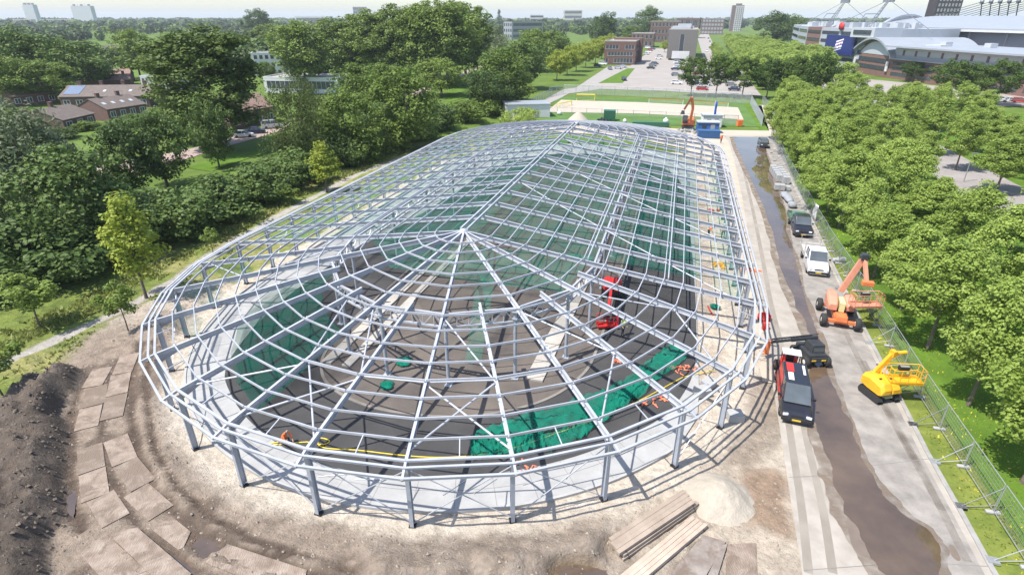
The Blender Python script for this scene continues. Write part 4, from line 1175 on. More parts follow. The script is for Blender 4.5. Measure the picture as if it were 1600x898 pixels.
for i, (kd, bx, by, ty, wp_) in enumerate((('gbush', 126, 208, 190, 36), ('bush', 60, 196, 172, 44), ('gbush', 172, 206, 188, 40), ('bush', 206, 200, 178, 40), ('gbush', 246, 196, 172, 40), ('bush', 84, 222, 200, 50), ('gbush', 20, 188, 168, 40), ('bush', 262, 168, 150, 30), ('gbush', 215, 158, 148, 30), ('bush', 285, 215, 190, 40), ('gbush', 110, 178, 166, 26))):
    tp(kd, bx, by, ty, wp_, 'garden shrub among the brick terraces, seen near the %s gap between houses' % ORD[i], 'garden shrubs among the terraces')
# clipped lime coloured trees on the bank left of the brick office
for i, (bx, by, ty, wp_) in enumerate(((870, 126, 80, 36), (886, 118, 74, 34), (900, 112, 70, 32), (915, 106, 66, 32), (930, 100, 62, 28), (940, 92, 58, 24), (952, 86, 54, 22))):
    tp('pleach', bx, by, ty, wp_, 'round light green tree on the grass bank, %s from the sand court' % ORD[i], 'light green trees on the bank')
for i, (bx, by, ty, wp_) in enumerate(((1079, 150, 88, 44), (1118, 151, 84, 46), (1159, 153, 88, 48), (1197, 155, 90, 46), (1237, 158, 86, 44), (1270, 165, 80, 44))):
    tp('grove', bx, by, ty, wp_, 'dark green street tree behind the sand court, %s from the parked cars' % ORD[i], 'street trees behind the sand court')
for i, (bx, by, ty, wp_) in enumerate(((1425, 128, 96, 34), (1478, 158, 92, 50), (1518, 160, 98, 48), (1553, 165, 92, 52), (1620, 170, 95, 50))):
    tp('grove', bx, by, ty, wp_, 'dark green tree before the stadium wing, %s along the wing' % ORD[i], 'dark trees before the stadium')
for i, (bx, by, ty, wp_) in enumerate(((1038, 82, 64, 12), (1052, 83, 65, 11))):
    tp('pleach', bx, by, ty, wp_, 'slim light tree before the grey office wall, %s from its left' % ORD[i], 'slim trees by the grey office')
# avenue: rows running away between the office park and the stadium
for ri, (u, v0, n, sp) in enumerate(((31.5, 250, 14, 13), (45.0, 190, 34, 10.5), (53.0, 186, 34, 10.5), (61.5, 184, 32, 10.5), (70, 182, 28, 10.5), (79, 182, 20, 10.5))):
    for k in range(n):
        p = hw(u + rng.uniform(-.8, .8) + (v0 + k * sp - 180) * 0.02, v0 + k * sp)
        if pix((p.x, p.y, 10))[0] > 1300 and pix((p.x, p.y, 10))[1] < 98: continue
        if pix((p.x, p.y, 0))[0] > 1345: continue
        plant('avenue', p.x, p.y, (10.2 if ri else 8) * rng.uniform(0.9, 1.1), (8.2 if ri else 4.5) * rng.uniform(0.9, 1.1), 'bright avenue tree, %s line from the parking street, %s from the sand court' % (ORD[ri], ORD[k]), 'avenue trees running towards the horizon')

# ---- woods and gardens out to the horizon: one mass
rs = np.random.RandomState(8)
def keep(x, y):
    px_, py_, zc = pix((x, y, 0))
    return zc > 0 and -120 < px_ < 1720
spots = []
for _ in range(60000):
    D = 260 * (3600 / 260) ** (rs.uniform() ** 0.8)
    px_ = rs.uniform(-80, 1680)
    x = (px_ - 800) / F_PX * D; y = D * 0.93
    spots.append((x, y, D))
VV, FF, MI = [], [], []; off = 0; cnt = 0
for (x, y, D) in spots:
    if cnt > 4200: break
    px_, py_, zc = pix((x, y, 0))
    dens = fbm(np.array([x / 130.0 + 50]), np.array([y / 210.0 + 50]), 3, 4)[0]
    if dens < (0.45 if D < 900 else 0.38): continue
    if py_ > 118 and px_ < 820: continue
    if 930 < px_ < 1160 and py_ > 64: continue
    if 860 < px_ <= 930 and py_ > 84: continue
    if 1010 < px_ < 1125 and py_ > 46: continue
    if px_ >= 1125 and py_ > 50: continue
    if 560 < px_ < 760 and py_ > 90: continue
    hgt = rs.uniform(7, 15) * (1.1 if D > 1200 else 1.0); rad_ = hgt * rs.uniform(0.35, 0.55)
    if D > 1400: rad_ *= 2.2
    if D > 2400: rad_ *= 1.6
    nl = 150 if D < 520 else (70 if D < 1000 else 36)
    d = rs.normal(size=(nl, 3)); d /= np.linalg.norm(d, axis=1, keepdims=True)
    lob = 1 + 0.28 * np.sin(3 * np.arctan2(d[:, 1], d[:, 0]) + rs.uniform(0, 6)) * np.cos(2 * d[:, 2] * 3 + rs.uniform(0, 6))
    q = d * (rs.uniform(0.55, 1.0, nl) * lob)[:, None] * np.array([rad_, rad_, hgt * 0.5]) + np.array([x, y, hgt * 0.52])
    nrm = d + np.array([0, 0, .5]) + rs.normal(size=d.shape) * .35; nrm /= np.linalg.norm(nrm, axis=1, keepdims=True)
    t = np.cross(nrm, rs.normal(size=d.shape)); t /= np.linalg.norm(t, axis=1, keepdims=True); b = np.cross(nrm, t)
    s = (rad_ * (0.42 if nl > 100 else 0.62 if nl > 60 else 0.85)) * rs.uniform(0.7, 1.3, nl)[:, None]
    V4 = np.stack([q - t * s * .5, q + b * s * .4, q + t * s * .5, q - b * s * .4], 1).reshape(-1, 3)
    VV.append(V4); FF.append(np.arange(nl * 4).reshape(-1, 4) + off); off += nl * 4; cnt += 1
    MI.append(np.full(nl, 0 if rs.uniform() < 0.6 else (1 if rs.uniform() < 0.7 else 2)))
wood = np_mesh('far_woodland', np.concatenate(VV), np.concatenate(FF), [L_FAR, L_DARK, L_MID], mi=np.concatenate(MI))
tag(wood, 'hazy dark green woods and gardens spreading to the horizon', 'woodland', kind='stuff')

# ---- rough grass, flowers: uncountable
def blades(name, n, poly_uv, hgt, m, label, seed, clump=0.5, minsd=None):
    r_ = np.random.RandomState(seed)
    P = []
    us_ = np.array([p[0] for p in poly_uv]); vs2 = np.array([p[1] for p in poly_uv])
    x = r_.uniform(us_.min(), us_.max(), n * 4); y = r_.uniform(vs2.min(), vs2.max(), n * 4)
    ins = poly_sd(x, y, poly_uv) < 0
    ins &= fbm(x * clump, y * clump, 3, seed) > 0.44
    x = x[ins][:n]; y = y[ins][:n]; k = len(x)
    h = hgt * r_.uniform(0.5, 1.4, k); a = r_.uniform(0, 6.28, k); wd = hgt * 0.4 * r_.uniform(0.6, 1.4, k)
    lx, ly = r_.normal(size=k) * h * 0.6, r_.normal(size=k) * h * 0.6
    V3 = np.stack([np.stack([x - np.cos(a) * wd, y - np.sin(a) * wd, np.full(k, 0.03)], 1), np.stack([x + np.cos(a) * wd, y + np.sin(a) * wd, np.full(k, 0.03)], 1), np.stack([x + lx, y + ly, h], 1)], 1).reshape(-1, 3)
    o = np_mesh(name, V3, np.arange(len(V3)).reshape(-1, 3), m)
    tag(o, label, 'grass', kind='stuff'); return o
TUFT = leaf_mat('tuft_leaves', (0.15, 0.20, 0.04), (0.33, 0.33, 0.11), 0.3)
VTUFT = leaf_mat('verge_tufts', (0.11, 0.17, 0.025), (0.27, 0.29, 0.06), 0.3)
wl = [tuple(g(*p)[:2]) for p in [(-60, 600), (20, 545), (95, 515), (185, 475), (262, 432), (340, 385), (480, 305), (640, 235), (600, 240), (440, 315), (300, 390), (220, 420), (100, 480), (-60, 540)]]
blades('rough_grass', 16000, wl, 0.34, TUFT, 'rough grass between gravel path and shrub belt', 3)
wl = [tuple(g(*p)[:2]) for p in [(-40, 640), (20, 575), (95, 540), (170, 500), (262, 452), (360, 395), (600, 262), (690, 228), (560, 288), (400, 380), (255, 462), (160, 505), (110, 562), (40, 600)]]
blades('rough_grass', 6000, wl, 0.28, TUFT, 'rough grass strip between gravel path and bare sand', 4)
wl = [tuple(hw(*p)[:2]) for p in [(33.4, -24), (37, -24), (40, 0), (40, 90), (37.5, 90), (34, 40), (33.8, 0)]]
blades('verge_tuft', 22000, wl, 0.15, VTUFT, 'rough verge grass along the mesh fence', 5)
fl = blades('verge_flowers', 2600, [tuple(hw(*p)[:2]) for p in [(33.6, -24), (40, -24), (38.5, 20), (37.5, 50), (34.2, 40)]], 0.14, mat('yellow_flowers', (0.62, 0.50, 0.03), rough=0.8, var=0.2), 'yellow wild flowers in the verge grass along the fence', 6, clump=0.6)
fl['category'] = 'flowers'
# ================================================================== BUILDINGS
BRICK = mat('brown_brick', (0.15, 0.085, 0.07), rough=0.9, var=0.15, scale=1.5)
BRICKP = mat('red_brick', (0.155, 0.092, 0.078), rough=0.9, var=0.15, scale=1.5)
BRICKD = mat('dark_brick', (0.15, 0.105, 0.10), rough=0.9, var=0.12, scale=1.0)
GREYB = mat('grey_brick', (0.175, 0.16, 0.15), rough=0.9, var=0.1, scale=1.0)
TILE = mat('roof_tiles', (0.135, 0.108, 0.092), rough=0.85, var=0.2, scale=1.2)
TILER = mat('red_roof_tiles', (0.235, 0.15, 0.12), rough=0.85, var=0.2, scale=1.2)
FLATR = mat('flat_roof', (0.33, 0.305, 0.28), rough=0.9, var=0.1, scale=0.3)
WHITEW = mat('white_wall', (0.60, 0.60, 0.60), rough=0.7, var=0.05, scale=0.5)
CREAM = mat('cream_wall', (0.48, 0.45, 0.39), rough=0.75, var=0.08, scale=0.5)
GREYM = mat('grey_panel', (0.27, 0.285, 0.315), rough=0.5, var=0.06, scale=0.2)
PALEM = mat('pale_panel', (0.42, 0.44, 0.47), rough=0.5, var=0.05, scale=0.2)
ROOFM = mat('metal_roof', (0.34, 0.36, 0.39), rough=0.45, metal=0.2, var=0.06, scale=0.15)
WIN = glass_mat('window_glass', (0.055, 0.065, 0.08), 0.08)
WINL = mat('curtained_window', (0.30, 0.31, 0.32), rough=0.3, var=0.25, scale=0.6)

def frame_of(pL, pR):
    """local frame for a facade from ground point pL to pR; y points away from the camera side"""
    d = (pR - pL); L = d.length
    return L, math.atan2(d.y, d.x)

def block(name, label, pL, pR, depth, h, wallm, roofm=FLATR, rows=(), parapet=0.5, side=True, win=WIN, cat='building', group=None, frames=None):
    """flat roofed block; rows = (z0, z1, list of (x0,x1) fractions) windows on the front; repeated on the sides"""
    pL, pR = Vector(pL), Vector(pR)
    L, a = frame_of(pL, pR)
    t = thing(name, label, cat, (pL.x, pL.y, 0), a, group)
    mb = MB(); mb.box((L / 2, depth / 2, h / 2 - 0.2), (L, depth, h + 0.4)); mb.build('wall', wallm, t)
    mb = MB(); mb.box((L / 2, depth / 2, h + 0.06), (L - 0.7, depth - 0.7, 0.1)); 
    mb.build('roof', roofm, t)
    mb = MB()
    for (x, y, sx, sy) in ((L / 2, 0.15, L + 0.1, 0.36), (L / 2, depth - 0.15, L + 0.1, 0.36), (0.15, depth / 2, 0.36, depth - 0.4), (L - 0.15, depth / 2, 0.36, depth - 0.4)): mb.box((x, y, h + parapet / 2), (sx, sy, parapet))
    mb.build('parapet', frames or WHITEW if wallm in (WHITEW, CREAM) else FLATR, t)
    for z0, z1, xs in rows:
        for x0, x1 in xs:
            mb = MB(); w_ = (x1 - x0) * L; cx = (x0 + x1) / 2 * L
            mb.box((cx, -0.0, (z0 + z1) / 2), (w_, 0.10, z1 - z0)); f = mb.build('window', win, t)
            fr = MB(); nn = max(1, int(w_ / 1.6))
            for k in range(nn + 1): fr.box((cx - w_ / 2 + w_ * k / nn, -0.06, (z0 + z1) / 2), (0.09, 0.06, z1 - z0))
            fr.box((cx, -0.06, z0 - 0.05), (w_ + 0.2, 0.12, 0.1)); fr.build('frame', WHITEW, f)
        if side:
            for sx_ in (-0.0, L):
                n = max(2, int(depth / 5))
                mb = MB()
                for k in range(n): mb.box((sx_, depth * (k + 0.5) / n, (z0 + z1) / 2), (0.10, depth / n * 0.55, z1 - z0))
                mb.build('window', win, t)
    return t, L, a
def even(n, gap=0.35, a=0.03, b=0.97): 
    s = (b - a) / n
    return [(a + s * (i + gap / 2), a + s * (i + 1 - gap / 2)) for i in range(n)]

def rowhouse(name, label, pL, pR, depth, he, hr, wallm, roofm, nwin=4, group=None, skylights=0, panels=False, chim=2):
    pL, pR = Vector(pL), Vector(pR)
    L, a = frame_of(pL, pR)
    t = thing(name, label, 'house row', (pL.x, pL.y, 0), a, group)
    mb = MB(); mb.box((L / 2, depth / 2, he / 2), (L, depth, he))
    for x in (0.0, L):
        mb.add([(x, 0, he), (x, depth, he), (x, depth / 2, hr)], [(0, 1, 2)] if x else [(2, 1, 0)])
    mb.build('wall', wallm, t)
    mb = MB(); o_ = 0.35; th = 0.14
    for s in (0, 1):
        y0 = -o_ if s == 0 else depth + o_; z0 = he - (hr - he) * o_ / (depth / 2)
        pts = [(-0.15, y0, z0), (L + .15, y0, z0), (L + .15, depth / 2, hr), (-.15, depth / 2, hr)]
        up = [(p[0], p[1], p[2] + th) for p in pts]
        mb.add(pts + up, [(0, 1, 2, 3), (7, 6, 5, 4), (0, 4, 5, 1), (1, 5, 6, 2), (2, 6, 7, 3), (3, 7, 4, 0)])
    rf = mb.build('roof', roofm, t, fix=True)
    sl = (hr - he) / (depth / 2)
    for k in range(chim):
        mb = MB(); x = L * (k + 0.5) / chim; mb.box((x, depth / 2 + 0.3, hr + 0.45), (0.9, 0.6, 1.3)); mb.box((x, depth / 2 + 0.3, hr + 1.15), (1.0, 0.7, 0.12)); mb.build('chimney', wallm, rf)
    for k in range(skylights):
        mb = MB(); x = L * (k + 0.6) / (skylights + 0.4); y = depth * 0.22; mb.box((x, y, he + sl * y + th + 0.03), (0.8, 1.1, 0.08), rx=math.atan(sl)); mb.build('skylight', PALEM, rf)
    if panels:
        mb = MB(); y = depth * 0.27; mb.box((L * 0.12, y, he + sl * y + th + 0.06), (L * 0.18, depth * 0.42, 0.06), rx=math.atan(sl)); mb.build('solar_panel', mat('solar_cells', (0.16, 0.2, 0.27), rough=0.2, var=0.1, scale=2), rf)
    for k in range(nwin):
        for z0, z1 in ((0.9, 2.3), (3.4, 4.7)):
            if z1 > he: continue
            x = L * (k + 0.5) / nwin; w_ = L / nwin * 0.5
            mb = MB(); mb.box((x, -0.0, (z0 + z1) / 2), (w_, 0.1, z1 - z0)); f = mb.build('window', WIN, t)
            mb = MB()
            for (cx, cz, sx, sz) in ((x, z0, w_ + .2, .12), (x, z1, w_ + .2, .12), (x - w_ / 2, (z0 + z1) / 2, .12, z1 - z0), (x + w_ / 2, (z0 + z1) / 2, .12, z1 - z0), (x, (z0 + z1) / 2, .1, z1 - z0)): mb.box((cx, -0.07, cz), (sx, 0.08, sz))
            mb.build('frame', WHITEW, f)
    return t
# -- terrace houses beyond the willows (front facade towards the camera)
def fac(px0, px1, far_=0.0): return g(*px0), g(*px1)
def roofrow(label, bl_, br_, ty, depth, wallm, roofm, he_frac=0.58, **kw):
    p, q = g(*bl_), g(*br_); hr = height_at((p + q) / 2, ty)
    return rowhouse('terrace_houses', label, p, q, depth, hr * he_frac, hr, wallm, roofm, group='brick terraces left of the hall', **kw)
roofrow('brick terrace with dark roof and skylights nearest the willows', (172, 190), (232, 180), 153, 11, BRICKP, TILE, nwin=4, skylights=4, chim=2)
roofrow('brick terrace with brown roof behind the skylight terrace', (104, 208), (152, 196), 168, 11, BRICKP, TILE, nwin=3, chim=1)
roofrow('long terrace with brown roof and pale solar panels at one end', (98, 170), (236, 168), 137, 12, BRICKP, TILE, nwin=7, skylights=3, panels=True, chim=4)
roofrow('terrace with reddish roof left of the solar panels', (22, 168), (92, 160), 136, 10, BRICKP, TILER, nwin=4, chim=3)
roofrow('reddish roofed terrace behind the solar panel terrace', (112, 138), (206, 134), 119, 10, BRICKP, TILER, nwin=5, chim=4)
roofrow('dark roofed house end at the picture edge', (-20, 168), (14, 166), 142, 10, BRICKD, TILE, nwin=2, chim=1)
roofrow('small house with steep roof half hidden under the big dark trees', (172, 100), (196, 99), 72, 10, CREAM, TILE, nwin=2, chim=1)
roofrow('reddish terrace end showing between dark trees and the long terrace', (150, 130), (206, 128), 110, 9, BRICKP, TILER, nwin=4, chim=2)
roofrow('brown roofed terrace half hidden by the silvery willows', (30, 210), (92, 205), 184, 11, BRICKP, TILE, nwin=4, chim=2)
roofrow('brick house behind the parked white car', (362, 204), (432, 190), 152, 10, BRICKP, TILER, nwin=4, chim=2)
def blk(name, label, bl_, br_, ty, depth, wallm, floors, nw, band=False, roofm=FLATR, **kw):
    p, q = g(*bl_), g(*br_)
    if 950 < bl_[0] < 1200: q = along(bl_, br_[0])
    h = height_at((p + q) / 2, ty)
    fh = h / floors
    rows = [(fh * (k + 0.3), fh * (k + 0.82), [(0.04, 0.96)] if band else even(nw)) for k in range(floors)]
    return block(name, label, p, q, depth, h, wallm, roofm, rows, **kw)
blk('flat_roofed_house', 'low white flat roofed house with window band behind the terraces', (224, 142), (268, 143), 121, 14, WHITEW, 2, 7, band=False)
blk('apartment_block', 'white apartment block behind the tall poplar and birch', (398, 120), (470, 118), 84, 12, WHITEW, 3, 8, roofm=FLATR)
blk('long_low_building', 'long low building with pale flat roof behind the birches', (415, 145), (530, 147), 123, 14, WHITEW, 1, 10, band=True)
blk('flat_roofed_house', 'pale long building half hidden behind the big poplar', (250, 80), (283, 80), 66, 20, WHITEW, 1, 6, band=True)
blk('flat_roofed_house', 'cream hall with flat roof right of the big poplar', (372, 66), (402, 66), 49, 30, CREAM, 1, 4, band=True)
# -- office park: fronts square to the hall axis
def along(px0, x1):
    """ground point reached from photo ground point px0 going square to the hall axis until photo column x1"""
    p = g(*px0); lo, hi = 0.0, 400.0
    for _ in range(50):
        m_ = (lo + hi) / 2
        if pix(p + HRT * m_)[0] < x1: lo = m_
        else: hi = m_
    return p + HRT * lo
t, L, a = block('brick_office', 'dark red brick office of three storeys with flat roof by the car park', g(943, 101), along((943, 101), 991), 34, height_at(g(943, 101), 65), BRICK, FLATR,
    [(1.0, 3.2, [(0.05, 0.14), (0.33, 0.93)]), (4.6, 6.4, [(0.12, 0.92)]), (8.0, 9.9, [(0.04, 0.46), (0.66, 0.96)])], win=WIN)
b2 = MB(); b2.box((L * 0.62, 28, 6.3), (L * 0.95, 12, 13)); b2.build('rear_wing', BRICKP, t)
gp0 = g(1041, 92); gp1 = along((1041, 92), 1086); hh = height_at(gp0, 47)
t, L, a = block('grey_office', 'large grey brick office block with flat roof and roof units', gp0, gp1, 60, hh, GREYB, FLATR, [(hh * 0.2, hh * 0.85, [(0.40, 0.55)])])
mb = MB()
for k in range(7): mb.box((L * (0.15 + 0.12 * (k % 6)), 8 + 7 * k, hh + 0.9), (3.5, 3, 1.5))
mb.box((L * .5, 40, hh + 1.6), (L * .5, 10, 2.8)); mb.build('roof_unit', PALEM, t)
mb = MB(); q = g(1062, 95); W_ = 27 / 900 * 360
tt = thing('billboard', 'blank white billboard standing before the grey office', 'billboard', (q.x, q.y, 0), a)
mb.box((0, 0, 3.2), (10, 0.25, 4.2)); mb.build('board', WHITEW, tt); mb = MB()
for x in (-4, 0, 4): mb.box((x, 0.3, 2.0), (0.25, 0.25, 4.4))
mb.build('post', GALV, tt)
blk('brick_building', 'long brown brick building behind the two offices', (1014, 66), (1060, 64), 34, 30, BRICK, 3, 8)
blk('dark_building', 'black clad building rising behind the grey office', (1054, 60), (1090, 60), 29, 30, BRICKD, 2, 3)
blk('brick_building', 'low brick building behind the brick office', (985, 74), (1020, 74), 53, 25, BRICKP, 2, 5)
blk('brick_flats', 'dark brick flats with pale balconies beside the tall tower', (1094, 54), (1129, 54), 30, 25, BRICKD, 4, 7, win=WINL)
p = g(1139, 49); q = along((1139, 49), 1157); hh = height_at(p, 9)
t, L, a = block('apartment_tower', 'tall apartment tower with dark and white chequered face on the horizon', p, q, 22, hh, BRICKD, FLATR, [(hh * (k + 0.25) / 13, hh * (k + 0.8) / 13, even(5, 0.3, 0.28, 0.99)) for k in range(13)], win=WINL)
mb = MB(); mb.box((L * 0.55, 8, hh + 1.6), (L * 0.5, 8, 3.2)); mb.build('plant_room', BRICKD, t)
mb = MB()
for k in range(13):
    for j in range(4): mb.box((L * (0.38 + 0.17 * j), -0.5, hh * (k + 0.16) / 13), (L * 0.1, 1.0, hh * 0.045))
mb.build('balcony', WHITEW, t)
blk('white_office', 'white office with window bands right of the pale willow', (800, 62), (848, 61), 35, 20, GREYM, 3, 10, band=True)
blk('white_office', 'small white block standing above the treetops', (828, 44), (849, 44), 24, 16, WHITEW, 4, 4, band=True)
blk('brick_building', 'pale brown building on the horizon left of the dark round tree', (881, 38), (909, 38), 16.5, 40, CREAM, 3, 8, band=True)
blk('tower_block', 'grey tower block on the horizon above the poplar grove', (554, 40), (572, 40), 11.5, 30, GREYM, 5, 6)
blk('white_hall', 'long white hall far off behind the round tree', (462, 38), (516, 38), 26, 40, WHITEW, 1, 8, band=True)
def farblock(label, px0, px1, D, ty, depth, wallm, floors, nw, name='tower_block'):
    x0, x1 = (px0 - 800) / F_PX * D * 0.9, (px1 - 800) / F_PX * D * 0.9
    p, q = Vector((x0, D, 0)), Vector((x1, D, 0)); h = height_at(p, ty); fh = h / floors
    # the frame is taken with the true depth so that the block stands where it is seen
    zc = pix((x0, D, 0))[2]; p.x = (px0 - 800) / F_PX * zc; q.x = (px1 - 800) / F_PX * zc
    return block(name, label, p, q, depth, h, wallm, FLATR, [(fh * (k + .35), fh * (k + .75), even(nw)) for k in range(floors)] if nw else [], side=False)
for lb, a0, a1, ty in (('white slab tower with roof masts, narrower of the two on the horizon', 46, 62, 8), ('broad white slab tower on the horizon beside a low pale block', 120, 150, 10)):
    t, L, a = farblock(lb, a0, a1, 1500, ty, 14, WHITEW, 16, 0)
    hh = height_at(t.location, ty)
    mb = MB()
    for k in range(5): mb.box((L * (0.12 + 0.19 * k), 5, hh + 2.4), (0.5 if k % 2 else 4, 0.5 if k % 2 else 4, 5.0 if k % 2 else 3.4))
    mb.build('roof_mast', GREYM, t)
    mb = MB()
    for k in range(15): mb.box((-1.0, 5, hh * (k + .6) / 16), (2.0, 6, hh * 0.03))
    mb.build('balcony', GREYM, t)
farblock('low pale flats linking the white slab towers', 24, 52, 1450, 31, 14, CREAM, 4, 12, 'apartment_block')
farblock('low pale flats between the two white slab towers', 66, 118, 1450, 31, 14, CREAM, 4, 16, 'apartment_block')

# ================================================================== STADIUM
A = g(1332, 112); B = g(1386, 122); Cc = g(1600, 152)
d = (Cc - B).normalized()
Cc = B + d * 150
wing_h = height_at(B, 71)
L, a = frame_of(B, Cc)
st = thing('stadium', 'large football stadium with arched brick pavilion, long white topped wing and masts over curved stands', 'stadium', (B.x, B.y, 0), a)
SB = mat('stadium_brick', (0.19, 0.105, 0.085), rough=0.9, var=0.12, scale=0.6)
def spart(name, mb, m): return mb.build(name, m, st, fix=True)
W = 34.0; h = wing_h
def lx_at(px_, y, z):
    lo, hi = -200.0, 300.0
    for _ in range(50):
        m_ = (lo + hi) / 2
        if pix(la @ Vector((m_, y, z)))[0] < px_: lo = m_
        else: hi = m_
    return lo
la = Matrix.Translation(st.location) @ Euler((0, 0, a)).to_matrix().to_4x4()
mb = MB(); mb.box((L / 2, W / 2, h * 0.29), (L, W, h * 0.58)); spart('wing_wall', mb, SB)
mb = MB(); mb.box((L / 2, W / 2, h * 0.76), (L - 0.6, W - 0.6, h * 0.38)); spart('upper_storey', mb, PALEM)
mb = MB()
mb.box((L / 2, -0.4, h * 0.60), (L + 0.8, 1.6, h * 0.03)); mb.box((L / 2 + 1, W / 2 - 2, h * 0.975), (L + 4, W + 5, h * 0.045)); spart('roof_slab', mb, ROOFM)
mb = MB(); mb.box((L / 2, -0.05, h * 0.665), (L * 0.985, 0.3, h * 0.10)); spart('balustrade', mb, GREYM)
for z0, z1 in ((0.09, 0.20), (0.27, 0.36), (0.42, 0.51)):
    n = 12
    for k in range(n):
        mb = MB(); mb.box((L * (k + 0.5) / n, -0.0, h * (z0 + z1) / 2), (L / n * 0.82, 0.14, h * (z1 - z0))); o = spart('window', mb, WIN)
for k in range(22):
    mb = MB(); mb.box((L * (k + 0.8) / 22, 0.28, h * 0.79), (1.1, 0.14, h * 0.16)); spart('window', mb, BRICKD)
mb = MB()
for k in range(9): mb.box((8 + k * 16, 16 + 5 * (k % 3), h * 1.0 + 0.8), (3, 3, 1.6))
mb.box((9, 12, h * 1.02), (8, 5, 0.6)); spart('roof_unit', mb, PALEM)
# arched pavilion at the near corner
Aw = (B - A).length
ap = Vector((A.x, A.y, 0)); la = Matrix.Translation(st.location) @ Euler((0, 0, a)).to_matrix().to_4x4()
al = la.inverted() @ ap
pav_dir = Vector((-al.x, -al.y, 0)).normalized(); pn = Vector((-pav_dir.y, pav_dir.x, 0))
def pv(s, dpt, z): q = al + pav_dir * s + pn * dpt; return (q.x, q.y, z)
ph = h * 0.62; N = 18
arch = lambda k: (Aw * (k / N), ph + (h * 0.52) * math.sin(PI * k / N) ** 0.8)
mb = MB()
secs = []
for dp in (0.0, 34.0): secs.append([pv(0, dp, 0), *[pv(arch(k)[0], dp, arch(k)[1] - 0.3) for k in range(N + 1)], pv(Aw, dp, 0)])
mb.loft(secs); spart('pavilion_wall', mb, SB)
mb = MB(); secs = []
for dp in (-2.2, 36.0):
    secs.append([pv(arch(k)[0] * 1.12 - Aw * 0.06, dp, arch(k)[1]) for k in range(N + 1)] + [pv(arch(k)[0] * 1.12 - Aw * 0.06, dp, arch(k)[1] + 0.8) for k in range(N, -1, -1)])
mb.loft(secs); spart('pavilion_roof', mb, ROOFM)
mb = MB(); pts = [pv(Aw * (0.1 + 0.8 * k / N), -0.12, ph + 0.6 + (h * 0.40) * math.sin(PI * k / N) ** 0.8) for k in range(N + 1)]
mb.add(pts, [tuple(range(N + 1))]); spart('arch_panel', mb, PALEM)
for z0, z1 in ((0.2, 0.33), (0.42, 0.56)):
    mb = MB(); mb.add([pv(Aw * .1, -.15, h * z0), pv(Aw * .9, -.15, h * z0), pv(Aw * .9, -.15, h * z1), pv(Aw * .1, -.15, h * z1)], [(0, 1, 2, 3)]); spart('window', mb, WIN)
for s in (0.02, 0.94):
    mb = MB(); q = pv(Aw * s, -0.5, h * 0.34); mb.box(q, (1.6, 0.4, h * 0.3), rz=math.atan2(pav_dir.y, pav_dir.x)); spart('banner', mb, WHITEW)
# main stand behind: big curved roof running off to the right
sx0 = lx_at(1366, 52, 14); sx1 = sx0 + 230
sm_ = la @ Vector((sx0 + 60, 75, 0)); sh = height_at(sm_, 25)
mb = MB(); secs = []
M_ = 14
for x in (sx0, sx1):
    sec = []
    for k in range(M_ + 1):
        t_ = k / M_; sec.append((x, 48 + 56 * t_, sh * (0.74 + 0.26 * math.sin(PI * (0.06 + 0.56 * t_)))))
    sec += [(p[0], p[1], p[2] - 1.0) for p in sec[::-1]]
    secs.append(sec)
mb.loft(secs); spart('stand_roof', mb, ROOFM)
SLW = sx1 - sx0; scx = (sx0 + sx1) / 2
mb = MB(); mb.box((scx, 52, sh * 0.62), (SLW - 2, 2, sh * 0.30)); mb.box((scx, 72, sh * 0.28), (SLW - 6, 38, sh * 0.55)); spart('stand_wall', mb, GREYM)
for k in range(12):
    mb = MB(); mb.box((sx0 + 6 + k * (SLW - 12) / 11, 50.8, sh * 0.62), (0.4, 0.6, sh * 0.28)); spart('stand_rib', mb, PALEM)
mb = MB(); mb.box((scx, 49.5, sh * 0.46), (SLW, 3.5, 0.9)); spart('gallery', mb, BRICKD)
mb = MB(); mb.box((scx, 47.8, sh * 0.745), (SLW, 0.5, 0.8)); spart('eave_trim', mb, WHITEW)
mb = MB(); N2 = 16; pts = [(sx0 - 0.2, 48 + 44 * k / N2, sh * 0.38 + sh * 0.62 * math.sin(PI * k / N2) ** 0.6) for k in range(N2 + 1)]
mb.add(pts, [tuple(range(N2 + 1))]); mb.add([(p[0] - 1, p[1], p[2]) for p in pts], [tuple(range(N2 + 1))[::-1]]); spart('stand_gable', mb, PALEM)
mb = MB(); secs = []
for x in (sx0 - 2.2, sx0 + 0.6):
    secs.append([(x, p[1], p[2]) for p in pts] + [(x, p[1], p[2] + 0.9) for p in pts[::-1]])
mb.loft(secs); spart('gable_rim', mb, ROOFM)
